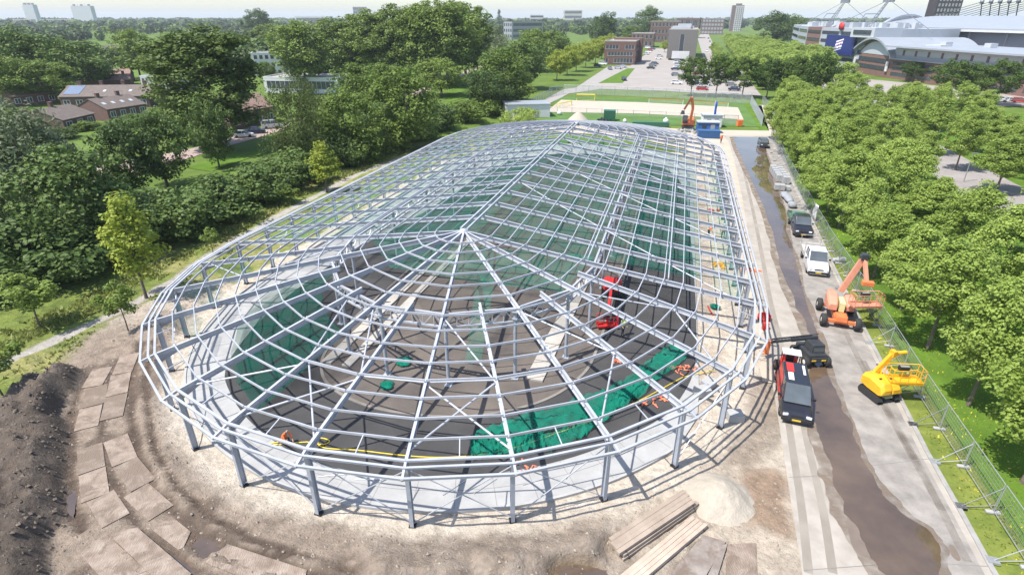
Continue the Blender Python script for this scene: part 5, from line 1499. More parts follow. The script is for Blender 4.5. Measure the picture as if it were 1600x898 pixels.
# curved corner stand on the left, seen end on
curve = [(1232, 84, 40), (1240, 92, 40), (1252, 98, 41), (1272, 103, 43), (1300, 108, 47), (1330, 112, 49), (1362, 116, 50)]
cpts = [g(x, y) for x, y, _ in curve]; ch = height_at(cpts[3], 43)
inv = la.inverted()
lp = [inv @ Vector(p) for p in cpts]
LED = mat('corner_band', (0.36, 0.385, 0.42), rough=0.5, var=0.06, scale=0.2)
for k in range(len(lp) - 1):
    mb = MB(); p, q = lp[k], lp[k + 1]
    dd = (q - p).normalized(); nn = Vector((-dd.y, dd.x, 0))
    zz = [0, ch * 0.96]
    vs8 = [p, q, q + nn * 40, p + nn * 40]
    mb.add([(v.x, v.y, 0) for v in vs8] + [(v.x, v.y, ch) for v in vs8], [(3, 2, 1, 0), (4, 5, 6, 7), (0, 1, 5, 4), (1, 2, 6, 5), (2, 3, 7, 6), (3, 0, 4, 7)])
    spart('corner_stand', mb, SB if k == 2 else LED)
    for b0, b1 in ((0.22, 0.30), (0.42, 0.52), (0.64, 0.72), (0.84, 0.92)):
        mb = MB(); o0 = -nn * 0.15
        e = p.lerp(q, 0.06) + o0; f_ = p.lerp(q, 0.94) + o0
        mb.add([(e.x, e.y, ch * b0), (f_.x, f_.y, ch * b0), (f_.x, f_.y, ch * b1), (e.x, e.y, ch * b1)], [(0, 1, 2, 3)])
        spart('window', mb, WIN)
    mb = MB(); r_ = random.Random(k)
    for j in range(7):
        c = p.lerp(q, (j + .5) / 7) + nn * r_.uniform(3, 25); mb.box((c.x, c.y, ch + 1.2), (r_.uniform(1.5, 4), r_.uniform(1.5, 4), r_.uniform(1.2, 3)))
    spart('roof_unit', mb, PALEM)
# corner box with dark windows right of the screen, red roundel on the roof edge
mb = MB(); p, q = lp[4].lerp(lp[5], 0.9), lp[6]; dd = (q - p).normalized(); nn = Vector((-dd.y, dd.x, 0)); c = (p + q) / 2 + nn * 6 - nn * 3
mb.box((c.x, c.y, ch * 0.92), ((q - p).length, 14, ch * 0.22), rz=math.atan2(dd.y, dd.x)); spart('corner_box', mb, PALEM)
c2 = (p + q) / 2 - nn * 4.2; mb = MB(); mb.box((c2.x, c2.y, ch * 0.93), ((q - p).length * 0.75, 0.3, ch * 0.09), rz=math.atan2(dd.y, dd.x)); spart('window', mb, WIN)
c3 = lp[4].lerp(lp[5], 0.05) - nn * 0.6; mb = MB(); mb.lathe([(0.01, 0.4), (1.7, 0.4), (1.7, -0.4), (0.01, -0.4)], (c3.x, c3.y, ch + 0.8), 16, 'y'); spart('roundel', mb, REDP)
# blue screen with the club flag
BLUE = mat('screen_blue', (0.015, 0.025, 0.14), rough=0.35, var=0.1, scale=0.1)
p, q = lp[3].lerp(lp[4], 0.55), lp[5]; dd = (q - p).normalized(); nn = Vector((-dd.y, dd.x, 0)); rzs = math.atan2(dd.y, dd.x)
Ls = (q - p).length; c = (p + q) / 2 - nn * 1.6; zc_ = ch * 0.60; Hs = ch * 0.46
mb = MB(); mb.box((c.x, c.y, zc_), (Ls, 0.8, Hs), rz=rzs); scr = spart('screen', mb, BLUE)
def on_screen(x, z, off): return Vector((c.x, c.y, zc_ + z)) + dd * x - nn * off
FW = mat('flag_white', (0.8, 0.8, 0.8), rough=0.5, var=0.0); FB = mat('flag_blue', (0.03, 0.09, 0.42), rough=0.5, var=0.0); FR = mat('flag_red', (0.6, 0.02, 0.02), rough=0.5, var=0.0)
mb = MB(); fw, fh_ = Ls * 0.12, Hs * 0.27
def para(x0, x1, z0, z1, off, mi, sk=0.18):
    f = lambda x, z: on_screen(x + sk * z, z + 0.22 * x, off)
    mb.add([f(x0, z0), f(x1, z0), f(x1, z1), f(x0, z1)], [(0, 1, 2, 3)], mi)
para(-fw, fw, -fh_, fh_, 0.46, 0)
for k in range(3): para(-fw, fw, -fh_ + (2 * k + 0.45) * fh_ / 3, -fh_ + (2 * k + 1.1) * fh_ / 3, 0.50, 1)
for (x, z) in ((-.55, .62), (.5, .66), (-.1, .1), (.55, .12), (-.5, -.5), (.3, -.6)):
    para(fw * x - fw * .18, fw * x + fw * .18, fh_ * z - fh_ * .1, fh_ * z + fh_ * .1, 0.54, 2)
mb.build('flag_emblem', [FW, FB, FR], scr)
# masts: lattice leaning outwards with stays and a lamp head
MASTG = mat('mast_grey', (.20, .215, .24), rough=.5, metal=.3, var=.1)
def mast(px0, px1, pyt, lbl=None):
    foot = inv @ g(*px0); tp_ = g(px1[0], px0[1] - 6); hz = height_at(tp_, px1[1]); top = inv @ tp_; top.z = hz
    mb = MB(); f1 = Vector((foot.x, foot.y, ch)); 
    for o in (-1.4, 1.4):
        mb.tube([f1 + Vector((o, 0, 0)), Vector((top.x + o * 0.5, top.y, hz))], 0.2, 6)
    for k in range(9):
        s, e = k / 9, (k + 1) / 9
        mb.tube([f1.lerp(top, s) + Vector((-1.4 + .07 * k, 0, 0)), f1.lerp(top, e) + Vector((1.4 - .07 * k, 0, 0))], 0.16, 5)
    mb.box((top.x, top.y, hz + 1), (5.5, 1.2, 4.0), rz=0.3)
    for dx, dy in ((-42, 8), (-30, 22), (26, 12)):
        mb.tube([top, Vector((f1.x + dx, f1.y + dy, ch * 0.95))], 0.14, 5)
    mid_ = f1.lerp(top, 0.5); mb.tube([mid_, mid_ + Vector((-18, 6, 0))], 0.2, 5); mb.tube([mid_ + Vector((-18, 6, 0)), Vector((f1.x - 18, f1.y + 6, ch))], 0.2, 5)
    spart('floodlight_mast', mb, MASTG)
mast((1278, 100), (1300, 2), 0); mast((1338, 112), (1362, 0), 0)
# far stand trusses seen over the main roof
for k in range(10):
    x = lx_at(1535 + 14 * k, 125, 26); mb = MB()
    mb.tube([(x, 125, sh * 0.9), (x + 5, 118, sh * 1.30)], 0.3, 5); mb.tube([(x + 5, 118, sh * 1.30), (x - 36, 125, sh * 1.0)], 0.18, 5); mb.lathe([(0.01, -1), (1.0, -1), (1.0, 1), (0.01, 1)], (x + 5, 118, sh * 1.30), 8)
    spart('roof_truss', mb, MASTG)
# dark tower with lettered top behind the stadium
zc = 560.0
D0 = 620.0
p = Vector(((1447 - 800) / F_PX * pix((0, D0, 0))[2], D0, 0)); q = Vector(((1485 - 800) / F_PX * pix((0, D0, 0))[2], D0, 0))
TB = mat('tower_cladding', (0.035, 0.022, 0.028), rough=0.5, var=0.15, scale=0.2)
hh = 62
rows = [(hh - 8 - 4.6 * k - 2.6, hh - 8 - 4.6 * k, even(7, 0.55)) for k in range(11)]
t, L_, a_ = block('office_tower', 'near black office tower with pale window strips behind the stadium', p, q, 14, hh, TB, FLATR, rows, side=False, win=WINL)
# shed and cabins near the far end of the hall
def gcabin(name, label, cat, px, w_, d_, h_, rz, wallm, roofm, slope=0.0):
    p = g(*px); t = thing(name, label, cat, (p.x, p.y, 0.05), rz)
    mb = MB(); mb.box((0, 0, h_ / 2), (w_, d_, h_)); mb.build('wall', wallm, t)
    mb = MB(); mb.box((0, 0, h_ + 0.12), (w_ + 0.4, d_ + 0.4, 0.2), rx=slope); mb.build('roof', roofm, t)
    mb = MB(); mb.box((w_ * 0.2, -d_ / 2 - 0.02, 1.05), (0.95, 0.06, 2.1)); dr = mb.build('door', GREYM, t)
    mb = MB(); mb.box((w_ * 0.2 + 0.35, -d_ / 2 - 0.07, 1.05), (0.14, 0.06, 0.05)); mb.build('handle', BLACK, dr)
    mb = MB(); mb.box((-w_ * 0.2, -d_ / 2 - 0.01, 1.5), (w_ * .22, 0.06, 0.8)); mb.build('window', WIN, t)
    return t
gcabin('white_shed', 'long white flat roofed shed behind the green bush at the far end', 'shed', (822, 181), 11.5, 7.0, 3.2, 0.15, WHITEW, ROOFM)
gcabin('site_cabin', 'small white site cabin beside the sand court gate', 'cabin', (1110, 198), 4.4, 2.8, 2.7, -0.1, WHITEW, PALEM)
gcabin('site_cabin', 'grey topped blue site cabin next to the excavator', 'cabin', (1104, 208), 4.6, 2.6, 2.4, -0.15, mat('cabin_blue', (0.03, 0.11, 0.30), rough=0.5, var=0.1), PALEM)
# ================================================================== VEHICLES
def wheel_at(root, x, y, r, wdt, rim=None, name='wheel', n=20):
    mb = MB(); a = wdt / 2; c = (0, 0, 0)
    mb.lathe([(r * .55, -a), (r * .9, -a), (r, -a * .75), (r, a * .75), (r * .9, a), (r * .55, a)], c, n, 'x')
    o = mb.build(name, RUBBER, root); o.location = (x, y, r)
    m2 = MB(); m2.lathe([(0.01, -a * .85), (r * .3, -a * .95), (r * .56, -a * .7), (r * .58, 0), (r * .56, a * .7), (r * .3, a * .95), (0.01, a * .85)], c, 14, 'x')
    m2.build('rim', rim or GALV, o); return o

def car_body(L, W, st, mpaint, root, name='body', low=0.24):
    """lofted lower body; st = [(y, z_top, half-width factor)] from the front (-y) to the rear"""
    mb = MB(); secs = []
    for y, zt, k in st:
        w_ = W / 2 * k
        secs.append([(-w_ * .88, y, low), (-w_, y, low + .14), (-w_, y, zt * .72), (-w_ * .96, y, zt - .06), (-w_ * .86, y, zt), (w_ * .86, y, zt), (w_ * .96, y, zt - .06), (w_, y, zt * .72), (w_, y, low + .14), (w_ * .88, y, low)])
    mb.loft(secs, smooth=False)
    return mb.build(name, mpaint, root, fix=True, bevel=0.07)

def greenhouse(W, yb0, yb1, yt0, yt1, zb, zt, root, mpaint, roofm=None, wt=0.80):
    """glass house: bottom from yb0 to yb1 at zb, roof from yt0 to yt1 at zt"""
    wb, w2 = W / 2 * .90, W / 2 * wt
    B4 = [(-wb, yb0, zb), (wb, yb0, zb), (wb, yb1, zb), (-wb, yb1, zb)]; T4 = [(-w2, yt0, zt), (w2, yt0, zt), (w2, yt1, zt), (-w2, yt1, zt)]
    def pane(a, b, c, d, name):
        P = [Vector(p) for p in (a, b, c, d)]; cen = sum(P, Vector()) / 4
        nrm = (P[1] - P[0]).cross(P[3] - P[0]).normalized()
        if nrm.dot(cen - Vector((0, (yb0 + yb1) / 2, zb))) < 0: nrm = -nrm
        q = [p.lerp(cen, 0.07) + nrm * 0.012 for p in P]; i_ = [v - nrm * 0.04 for v in q]
        mb = MB(); mb.add(q + i_, [(0, 1, 2, 3), (7, 6, 5, 4), (0, 4, 5, 1), (1, 5, 6, 2), (2, 6, 7, 3), (3, 7, 4, 0)]); mb.build(name, GLASS, root, fix=True)
    mb = MB(); mb.add(B4 + T4, [(3, 2, 1, 0), (4, 5, 6, 7), (0, 1, 5, 4), (1, 2, 6, 5), (2, 3, 7, 6), (3, 0, 4, 7)]); mb.build('cab_shell', mpaint, root, fix=True, bevel=0.09)
    if roofm:
        mb = MB(); mb.box((0, (yt0 + yt1) / 2, zt + 0.02), (w2 * 1.9, (yt1 - yt0) * .98, 0.05)); mb.build('roof', roofm, root, bevel=0.02)
    pane(B4[0], B4[1], T4[1], T4[0], 'windscreen')
    return B4, T4, pane

def near_details(root, W, yf, zl, zp=0.45, plate=YPLATE, mirror_y=None, mz=1.1, bump=BLACK):
    for s in (-1, 1):
        mb = MB(); mb.box((s * W * .36, yf + .03, zl), (W * .17, .12, .15), rz=-s * .25); mb.build('headlight', LAMP, root, bevel=0.02)
        if mirror_y is not None:
            mb = MB(); mb.box((s * (W / 2 + .10), mirror_y, mz), (.2, .12, .17)); mb.build('mirror', BLACK, root, bevel=0.03)
    mb = MB(); mb.box((0, yf - .055, zp), (.52, .025, .11)); mb.build('number_plate', plate, root)
    mb = MB(); mb.box((0, yf + .02, zp - .02), (W * .94, .14, .24)); mb.build('bumper', bump, root, bevel=0.04)
    mb = MB(); mb.box((0, yf - .01, zl - .02), (W * .42, .06, .10)); mb.build('grille', BLACK, root)

PB = mat('black_paint', (0.018, 0.018, 0.024), rough=0.25, var=0.15, scale=1, coat=0.6)
PW = mat('white_gloss', (0.66, 0.66, 0.66), rough=0.3, var=0.03, scale=1, coat=0.4)
def road_pose(front, rear):
    f, r_ = g(*front, 0.16), g(*rear, 0.16); d = f - r_
    return (f + r_) / 2, math.atan2(d.x, -d.y), d.length

# -- black delivery van with red stripes (front towards the camera)
c, rz, ln = road_pose((1241, 657), (1234, 605))
van = thing('delivery_van', 'black van with red stripes and white roof panels parked on the road edge', 'van', (c.x, c.y, 0.17), rz)
L, W = 5.0, 1.92
car_body(L, W, [(-2.5, .58, .72), (-2.42, .74, .86), (-2.2, .86, .94), (-1.8, .98, .98), (-1.35, 1.08, 1), (-.9, 1.14, 1), (2.3, 1.18, 1), (2.48, 1.12, .96)], PB, van)
B4, T4, pane = greenhouse(W, -1.62, 2.44, -.42, 2.32, 1.08, 1.90, van, PB, wt=.80)
for s in (0, 1):
    b0, b1, t0, t1 = (B4[0], B4[3], T4[0], T4[3]) if s == 0 else (B4[1], B4[2], T4[1], T4[2])
    f = lambda p, q, k: tuple(Vector(p).lerp(Vector(q), k))
    pane(f(b0, b1, .10), f(b0, b1, .36), f(t0, t1, .16), f(t0, t1, .30), 'side_window')
    x = (W / 2 + .004) * (-1 if s == 0 else 1); mb = MB(); mb.box((x, .7, .86), (.02, 3.2, .34)); mb.box((x, 1.2, .62), (.02, 2.3, .14)); mb.build('red_stripe', REDP, van)
    b0_, t0_ = Vector(b0).lerp(Vector(b1), .42), Vector(t0).lerp(Vector(t1), .40); b1_, t1_ = Vector(b1), Vector(t1)
    mb = MB(); o = Vector((.015 * (-1 if s == 0 else 1), 0, 0)); mb.add([b0_ + o, b1_ + o, t1_.lerp(b1_, .25) + o, t0_.lerp(b0_, .25) + o], [(0, 1, 2, 3)] if s else [(3, 2, 1, 0)]); mb.build('red_stripe', REDP, van)
mb = MB(); mb.box((-.40, .35, 1.94), (.34, .95, .02)); mb.box((-.40, .35, 1.95), (.1, .7, .012)); mb.build('roof_panel', WHITE, van)
mb = MB(); mb.box((-.38, 1.5, 1.94), (.46, 1.1, .02)); mb.build('roof_panel', REDP, van)
mb = MB(); mb.box((.48, 1.35, 1.94), (.16, 1.2, .02)); mb.build('roof_panel', WHITE, van)
for (x, y) in ((-.86, -1.55), (.86, -1.55), (-.86, 1.5), (.86, 1.5)): wheel_at(van, x, y, .33, .22)
near_details(van, W, -2.46, .72, .42, mirror_y=-.95, mz=1.2)

# -- red site loader behind the van
p = g(1230, 588, .16); ld = thing('site_loader', 'small red site loader with white canopy behind the black van', 'loader', (p.x, p.y, .17), rz); ld.scale = (.9, .9, .9)
mb = MB(); mb.box((0, .1, .75), (1.25, 2.3, .55)); mb.box((0, -.75, 1.05), (1.2, .9, .35)); mb.box((0, 1.0, 1.0), (1.2, .6, .6)); mb.build('chassis', REDP, ld, bevel=.05)
mb = MB(); mb.box((0, .55, 2.02), (1.4, .95, .09)); mb.build('canopy', PW, ld, bevel=.03)
mb = MB()
for (x, y) in ((-.6, .15), (.6, .15), (-.6, 1.0), (.6, 1.0)): mb.box((x, y, 1.55), (.07, .07, .95))
mb.build('canopy_post', BLACK, ld)
mb = MB(); mb.box((0, .45, 1.1), (.6, .55, .12)); mb.box((0, .75, 1.42), (.6, .14, .6)); mb.build('seat', BLACK, ld, bevel=.03)
for (x, y) in ((-.85, -.75), (.85, -.75), (-.85, .95), (.85, .95)): wheel_at(ld, x, y, .42, .36, REDP)
# -- dark telehandler with its boom over the sand
p = g(1266, 565, .16); q = g(1196, 556, .16); th = thing('telehandler', 'black telehandler with long dark lattice boom and orange fork carriage reaching the columns', 'telehandler', (p.x, p.y, .17), 0.06); th.scale = (.8, .8, .8)
DKG = mat('dark_machine', (0.035, 0.038, 0.042), rough=0.5, var=0.2, scale=2)
mb = MB(); mb.box((0, .3, .95), (1.7, 2.6, .75)); mb.box((.1, -.85, .85), (1.5, .5, .5)); mb.build('chassis', DKG, th, bevel=.06)
mb = MB(); mb.box((.15, .2, 1.65), (1.35, 1.5, .9), taper=.88); mb.build('cab', DKG, th, bevel=.08)
mb = MB(); mb.box((.15, -.545, 1.62), (1.0, .03, .5), rx=-.06); mb.box((.83, .2, 1.62), (.03, 1.1, .5)); mb.build('cab_window', GLASS, th)
for x in (-.45, .5):
    mb = MB(); mb.box((x, -1.11, .82), (.42, .03, .13)); mb.build('warning_panel', YPLATE, th)
RIMW = mat('pale_rim', (0.66, 0.63, 0.58), rough=.6, var=.1)
for (x, y) in ((-1.0, -.75), (1.05, -.75), (-1.0, 1.35), (1.05, 1.35)): wheel_at(th, x, y, .52, .42, RIMW)
tipl = (q - p) / .8; e = Vector((tipl.x, tipl.y, 1.7)); s_ = Vector((.6, .75, 2.25))
mb = MB(); mb.beam(s_, s_.lerp(e, .55), .26, .30); mb.beam(s_.lerp(e, .5), e, .2, .2)
for k in range(12):
    a_, b_ = s_.lerp(e, .12 + .07 * k), s_.lerp(e, .19 + .07 * k); mb.beam(a_ + Vector((0, 0, .22)), b_ + Vector((0, 0, .34)), .05, .05); mb.beam(a_ + Vector((0, 0, .34)), b_ + Vector((0, 0, .22)), .05, .05)
mb.beam(s_ + Vector((0, 0, .36)), s_.lerp(e, .95) + Vector((0, 0, .36)), .06, .06); mb.build('boom', DKG, th)
mb = MB(); mb.box(e + Vector((-.1, 0, -.5)), (.3, .5, 1.5)); mb.box(e + Vector((-.35, .3, -1.15)), (.5, .12, .1)); mb.box(e + Vector((-.35, -.2, -1.15)), (.5, .12, .1)); mb.build('fork_carriage', ORANGE, th, bevel=.03)

# -- orange articulated boom lift
c1, c2, c3, c4 = g(1280, 512, .16), g(1342, 514, .16), g(1274, 483, .16), g(1331, 487, .16)
front, rear = (c1 + c2) / 2, (c3 + c4) / 2; ctr = (front + rear) / 2; dd = front - rear; rz = math.atan2(dd.x, -dd.y) 
bl_ = thing('boom_lift', 'large faded orange boom lift with big tyres, its jib and basket hanging over the fence', 'boom lift', (ctr.x, ctr.y, .17), rz)
PINK = mat('faded_orange', (0.60, 0.26, 0.17), rough=0.5, var=0.14, scale=1.2)
hw_, hl = 1.28, 1.55
mb = MB(); mb.box((0, 0, .72), (1.05, 3.0, .5)); mb.box((0, -1.3, .85), (1.0, 1.1, .5), taper=.85); mb.build('chassis', ORANGE, bl_, bevel=.06)
for y in (-hl, hl):
    mb = MB(); mb.box((0, y, .55), (2.3, .28, .3)); mb.build('axle', ORANGE, bl_, bevel=.03)
    for s in (-1, 1): wheel_at(bl_, s * hw_, y, .54, .42, RIMW, n=24)
mb = MB(); mb.lathe([(.01, 1.0), (.5, 1.0), (.5, 1.2), (.01, 1.2)], n=16); mb.build('slew_ring', BLACK, bl_)
# turntable: two rounded covers with a gap between them
def pod(x0, x1, y0, y1, zt):
    mb = MB(); secs = []
    for k in range(9):
        t_ = k / 8; y = y0 + (y1 - y0) * t_; w_ = .55 + .45 * math.sin(PI * min(1, .12 + t_ * .85)); zz = 1.2 + (zt - 1.2) * (math.sin(PI * (.12 + .62 * t_)) ** .6)
        xm = (x0 + x1) / 2; hx = (x1 - x0) / 2 * w_
        secs.append([(xm - hx, y, 1.2), (xm - hx, y, zz - .2), (xm - hx * .7, y, zz), (xm + hx * .7, y, zz), (xm + hx, y, zz - .2), (xm + hx, y, 1.2)])
    mb.loft(secs, smooth=False); return mb.build('engine_cover', PINK, bl_, fix=True, bevel=.05)
tt_rz = 0.0
pod(-1.15, -.22, -.9, 1.7, 2.25); pod(.22, 1.15, -.7, 1.5, 2.1)
mb = MB(); mb.box((0, -.2, 1.55), (.4, 1.4, .8)); mb.build('boom_cradle', mat('pale_lime', (.62, .60, .30), rough=.5, var=.1), bl_)
inv_ = (Matrix.Translation(bl_.location) @ Euler((0, 0, rz)).to_matrix().to_4x4()).inverted()
# boom elbow and basket placed in space: the elbow stands above the verge, the basket hangs from the jib
def at_depth(px, py, y_world):
    x = (px - 800) / F_PX; d_ = (py - 449) / F_PX
    r_ = Vector((x, math.cos(TILT) - d_ * math.sin(TILT), -math.sin(TILT) - d_ * math.cos(TILT))); t_ = y_world / r_.y
    return Vector((0, 0, CAM_H)) + r_ * t_
elbow = inv_ @ at_depth(1351, 401, ctr.y + .5); foot_ = Vector((-.05, .9, 2.3)); jend = inv_ @ at_depth(1354, 440, ctr.y - .6); bask = inv_ @ at_depth(1356, 456, ctr.y - 1.2)
mb = MB(); mb.beam(foot_, elbow, .34, .46); mb.build('boom', PINK, bl_, bevel=.02)
mb = MB(); mb.tube([foot_ + Vector((0, 0, .36)), foot_.lerp(elbow, .95) + Vector((0, 0, .36))], .06, 6); mb.build('hydraulic_hose', BLACK, bl_)
mb = MB(); mb.box(elbow, (.5, .6, .55)); mb.tube([elbow + Vector((-.35, 0, 0)), elbow + Vector((.35, 0, 0))], .2, 10); mb.build('elbow_joint', DKG, bl_, bevel=.04)
mb = MB(); mb.beam(elbow, jend, .26, .3); mb.build('jib', PINK, bl_, bevel=.02)
mb = MB(); mb.box(jend + Vector((.1, -.1, -.1)), (.9, .5, .4)); mb.build('jib_head', ORANGE, bl_, bevel=.05)
def basket(root, c, wx, wy, hz, m, rot=0.0, plate=True):
    mb = MB(); c = Vector(c); M = Matrix.Rotation(rot, 4, 'Z')
    P = lambda x, y, z: c + M @ Vector((x, y, z))
    mb.box(P(0, 0, -.02), (wx, wy, .05), rz=rot)
    X_, Y_ = wx / 2, wy / 2
    for zz, r_ in ((hz, .03), (hz * .55, .022), (.12, .03)):
        mb.tube([P(-X_, -Y_, zz), P(X_, -Y_, zz), P(X_, Y_, zz), P(-X_, Y_, zz), P(-X_, -Y_, zz)], r_, 6)
    for (x, y) in ((-X_, -Y_), (0, -Y_), (X_, -Y_), (X_, 0), (X_, Y_), (0, Y_), (-X_, Y_), (-X_, 0), (-X_ / 2, -Y_), (X_ / 2, -Y_)): mb.tube([P(x, y, 0), P(x, y, hz)], .028, 6)
    for (x, y, sx, sy) in ((0, -Y_, wx, .03), (0, Y_, wx, .03), (-X_, 0, .03, wy), (X_, 0, .03, wy)): mb.box(P(x, y, .10), (sx, sy, .15), rz=rot)
    b = mb.build('basket', m, root)
    mb = MB(); mb.box(P(-.05, Y_ * .55, hz * .8), (.62, .3, .3), rz=rot); mb.build('control_panel', BLACK, b); mb = MB(); mb.box(P(-.05, Y_ * .55 - .04, hz * .8 + .17), (.55, .22, .04), rz=rot); mb.build('control_plate', GALV, b)
    return b
basket(bl_, bask + Vector((0, -.3, -1.1)), 2.3, .95, 1.1, PINK, rot=-rz)
# -- yellow tracked lift
a1, a2 = g(1357, 629, .16), g(1392, 632, .16); mid_ = g(1371, 618, .16)
yl = thing('spider_lift', 'yellow tracked lift with short boom and wide basket beside the fence', 'tracked lift', (mid_.x, mid_.y, .17), 0.20)
for s in (-1, 1):
    mb = MB(); prof = [(-.85, .08), (-.95, .25), (-.85, .46), (-.6, .52), (.6, .52), (.9, .42), (.95, .2), (.8, .02), (-.7, .02)]
    mb.extrude_x(prof, s * .68 - .17, s * .68 + .17)
    for k in range(9): mb.box((s * .68, -.8 + .2 * k, .53), (.36, .07, .05)); mb.box((s * .68, -.93, .12 + .0 * k), (.36, .05, .07))
    mb.build('track', RUBBER, yl, fix=True)
mb = MB(); mb.box((0, 0, .45), (1.0, 1.3, .25)); mb.box((-.05, -.75, .5), (.55, .3, .08), rx=.4); mb.build('undercarriage', mat('pale_green', (.30, .36, .2), rough=.6, var=.1), yl)
for s, hz in ((-1, 1.62), (1, 1.5)):
    mb = MB(); secs = []
    for y, z0, z1 in ((-.95, .75, 1.1), (-.7, .62, hz - .1), (.3, .62, hz), (.95, .7, hz - .15)):
        x0, x1 = (s * .06, s * .82); secs.append([(x0, y, z0), (x1, y, z0), (x1 * .98, y, z1 - .25), (x1 * .72, y, z1), (x0, y, z1)])
    mb.loft(secs); mb.build('cover', YELLOW, yl, fix=True, bevel=.05)
    mb = MB(); mb.box((s * .45, -.2, hz + .0), (.18, .1, .05)); mb.build('vent', BLACK, yl)
iy = (Matrix.Translation(yl.location) @ Euler((0, 0, .20)).to_matrix().to_4x4()).inverted()
e1 = iy @ at_depth(1396, 552, mid_.y + .7); f1 = Vector((0, .75, 1.45)); b1 = iy @ at_depth(1414, 584, mid_.y - .2)
mb = MB(); mb.beam(f1, e1, .24, .30); mb.build('boom', YELLOW, yl, bevel=.02)
mb = MB(); mb.box(e1, (.3, .4, .45)); mb.tube([e1, e1 + Vector((.9, -.1, .05))], .14, 10); mb.build('jib', YELLOW, yl)
mb = MB(); mb.beam(f1 + Vector((.2, -.3, -.35)), f1.lerp(e1, .45), .1, .1); mb.build('lift_cylinder', YELLOW, yl)
basket(yl, b1 + Vector((.05, 0, -.55)), 2.1, .95, 1.05, YELLOW, rot=-.28)
# -- white crew cab tipper, front towards the camera
def pickup(name, label, front, rear, paint, bedload):
    c, rz, ln = road_pose(front, rear)
    t = thing(name, label, 'truck', (c.x, c.y, .17), rz); W = 2.0
    car_body(6, W, [(-3.0, .66, .86), (-2.85, .88, .95), (-2.55, 1.04, .98), (-1.75, 1.26, 1), (-1.3, 1.30, 1), (.45, 1.30, 1), (.55, 1.26, .98)], paint, t)
    B4, T4, pane = greenhouse(W, -1.85, .52, -1.05, .42, 1.26, 2.1, t, paint, wt=.84)
    for s in (0, 1):
        b0, b1, t0, t1 = (B4[0], B4[3], T4[0], T4[3]) if s == 0 else (B4[1], B4[2], T4[1], T4[2])
        f = lambda p, q, k: tuple(Vector(p).lerp(Vector(q), k))
        pane(f(b0, b1, .16), f(b0, b1, .54), f(t0, t1, .1), f(t0, t1, .5), 'side_window'); pane(f(b0, b1, .56), f(b0, b1, .92), f(t0, t1, .53), f(t0, t1, .93), 'side_window')
    near_details(t, W, -2.97, .80, .46, mirror_y=-1.35, mz=1.35)
    mb = MB(); mb.box((0, 2.1, .62), (.9, 4.2, .22)); mb.build('chassis', BLACK, t)
    mb = MB(); mb.box((0, 2.3, .86), (2.1, 3.3, .1))
    for x in (-1.04, 1.04): mb.box((x, 2.3, 1.08), (.05, 3.3, .38))
    mb.box((0, 3.94, 1.08), (2.1, .05, .38)); mb.box((0, .66, 1.15), (2.1, .06, .5)); mb.build('bed', bedload[0], t)
    mb = MB()
    for y in (.72, 3.85):
        for x in (-1.0, 1.0): mb.box((x, y, 1.6), (.06, .06, 1.0))
        mb.box((0, y, 2.1), (2.06, .06, .06))
    mb.build('bed_rack', GALV, t)
    for (x, y) in ((-.86, -2.05), (.86, -2.05), (-.86, 2.2), (.86, 2.2)): wheel_at(t, x, y, .37, .26)
    return t, c, rz
GREYBED = mat('alu_bed', (0.52, 0.50, 0.47), rough=.5, metal=.2, var=.12)
tw, cw, rw = pickup('crew_cab_truck', 'white crew cab tipper truck parked behind the orange boom lift', (1280, 441), (1262, 393), PW, (GREYBED,))
tb, cb, rb_ = pickup('crew_cab_truck', 'black crew cab tipper truck loaded with a green crate, behind the white truck', (1257, 379), (1240, 342), PB, (mat('green_bed', (.10, .16, .12), rough=.6, var=.2),))
mb = MB(); mb.box((0, 0, .35), (1.5, 1.2, .7)); o = mb.build('crate', mat('green_crate', (.06, .22, .13), rough=.6, var=.2), None, bevel=.03); 
Mb = Matrix.Translation(cb + Vector((0, 0, .1))) @ Euler((0, 0, rb_)).to_matrix().to_4x4()
o.location = Mb @ Vector((-.1, 1.5, 1.0)); o.rotation_euler = (0, 0, rb_); tag(o, 'green crate riding on the bed of the black truck', 'crate')
mb = MB(); 
for k in range(16): mb.box((rng.uniform(-.8, .8), rng.uniform(-.5, .5), .1 + rng.uniform(0, .15)), (.25, .12, .1), rz=rng.uniform(0, 3))
o = mb.build('brick_load', BRICKP); o.location = Mb @ Vector((0, 2.9, .93)); o.rotation_euler = (0, 0, rb_); tag(o, 'loose red bricks on the rear of the black truck bed', 'bricks', kind='stuff')
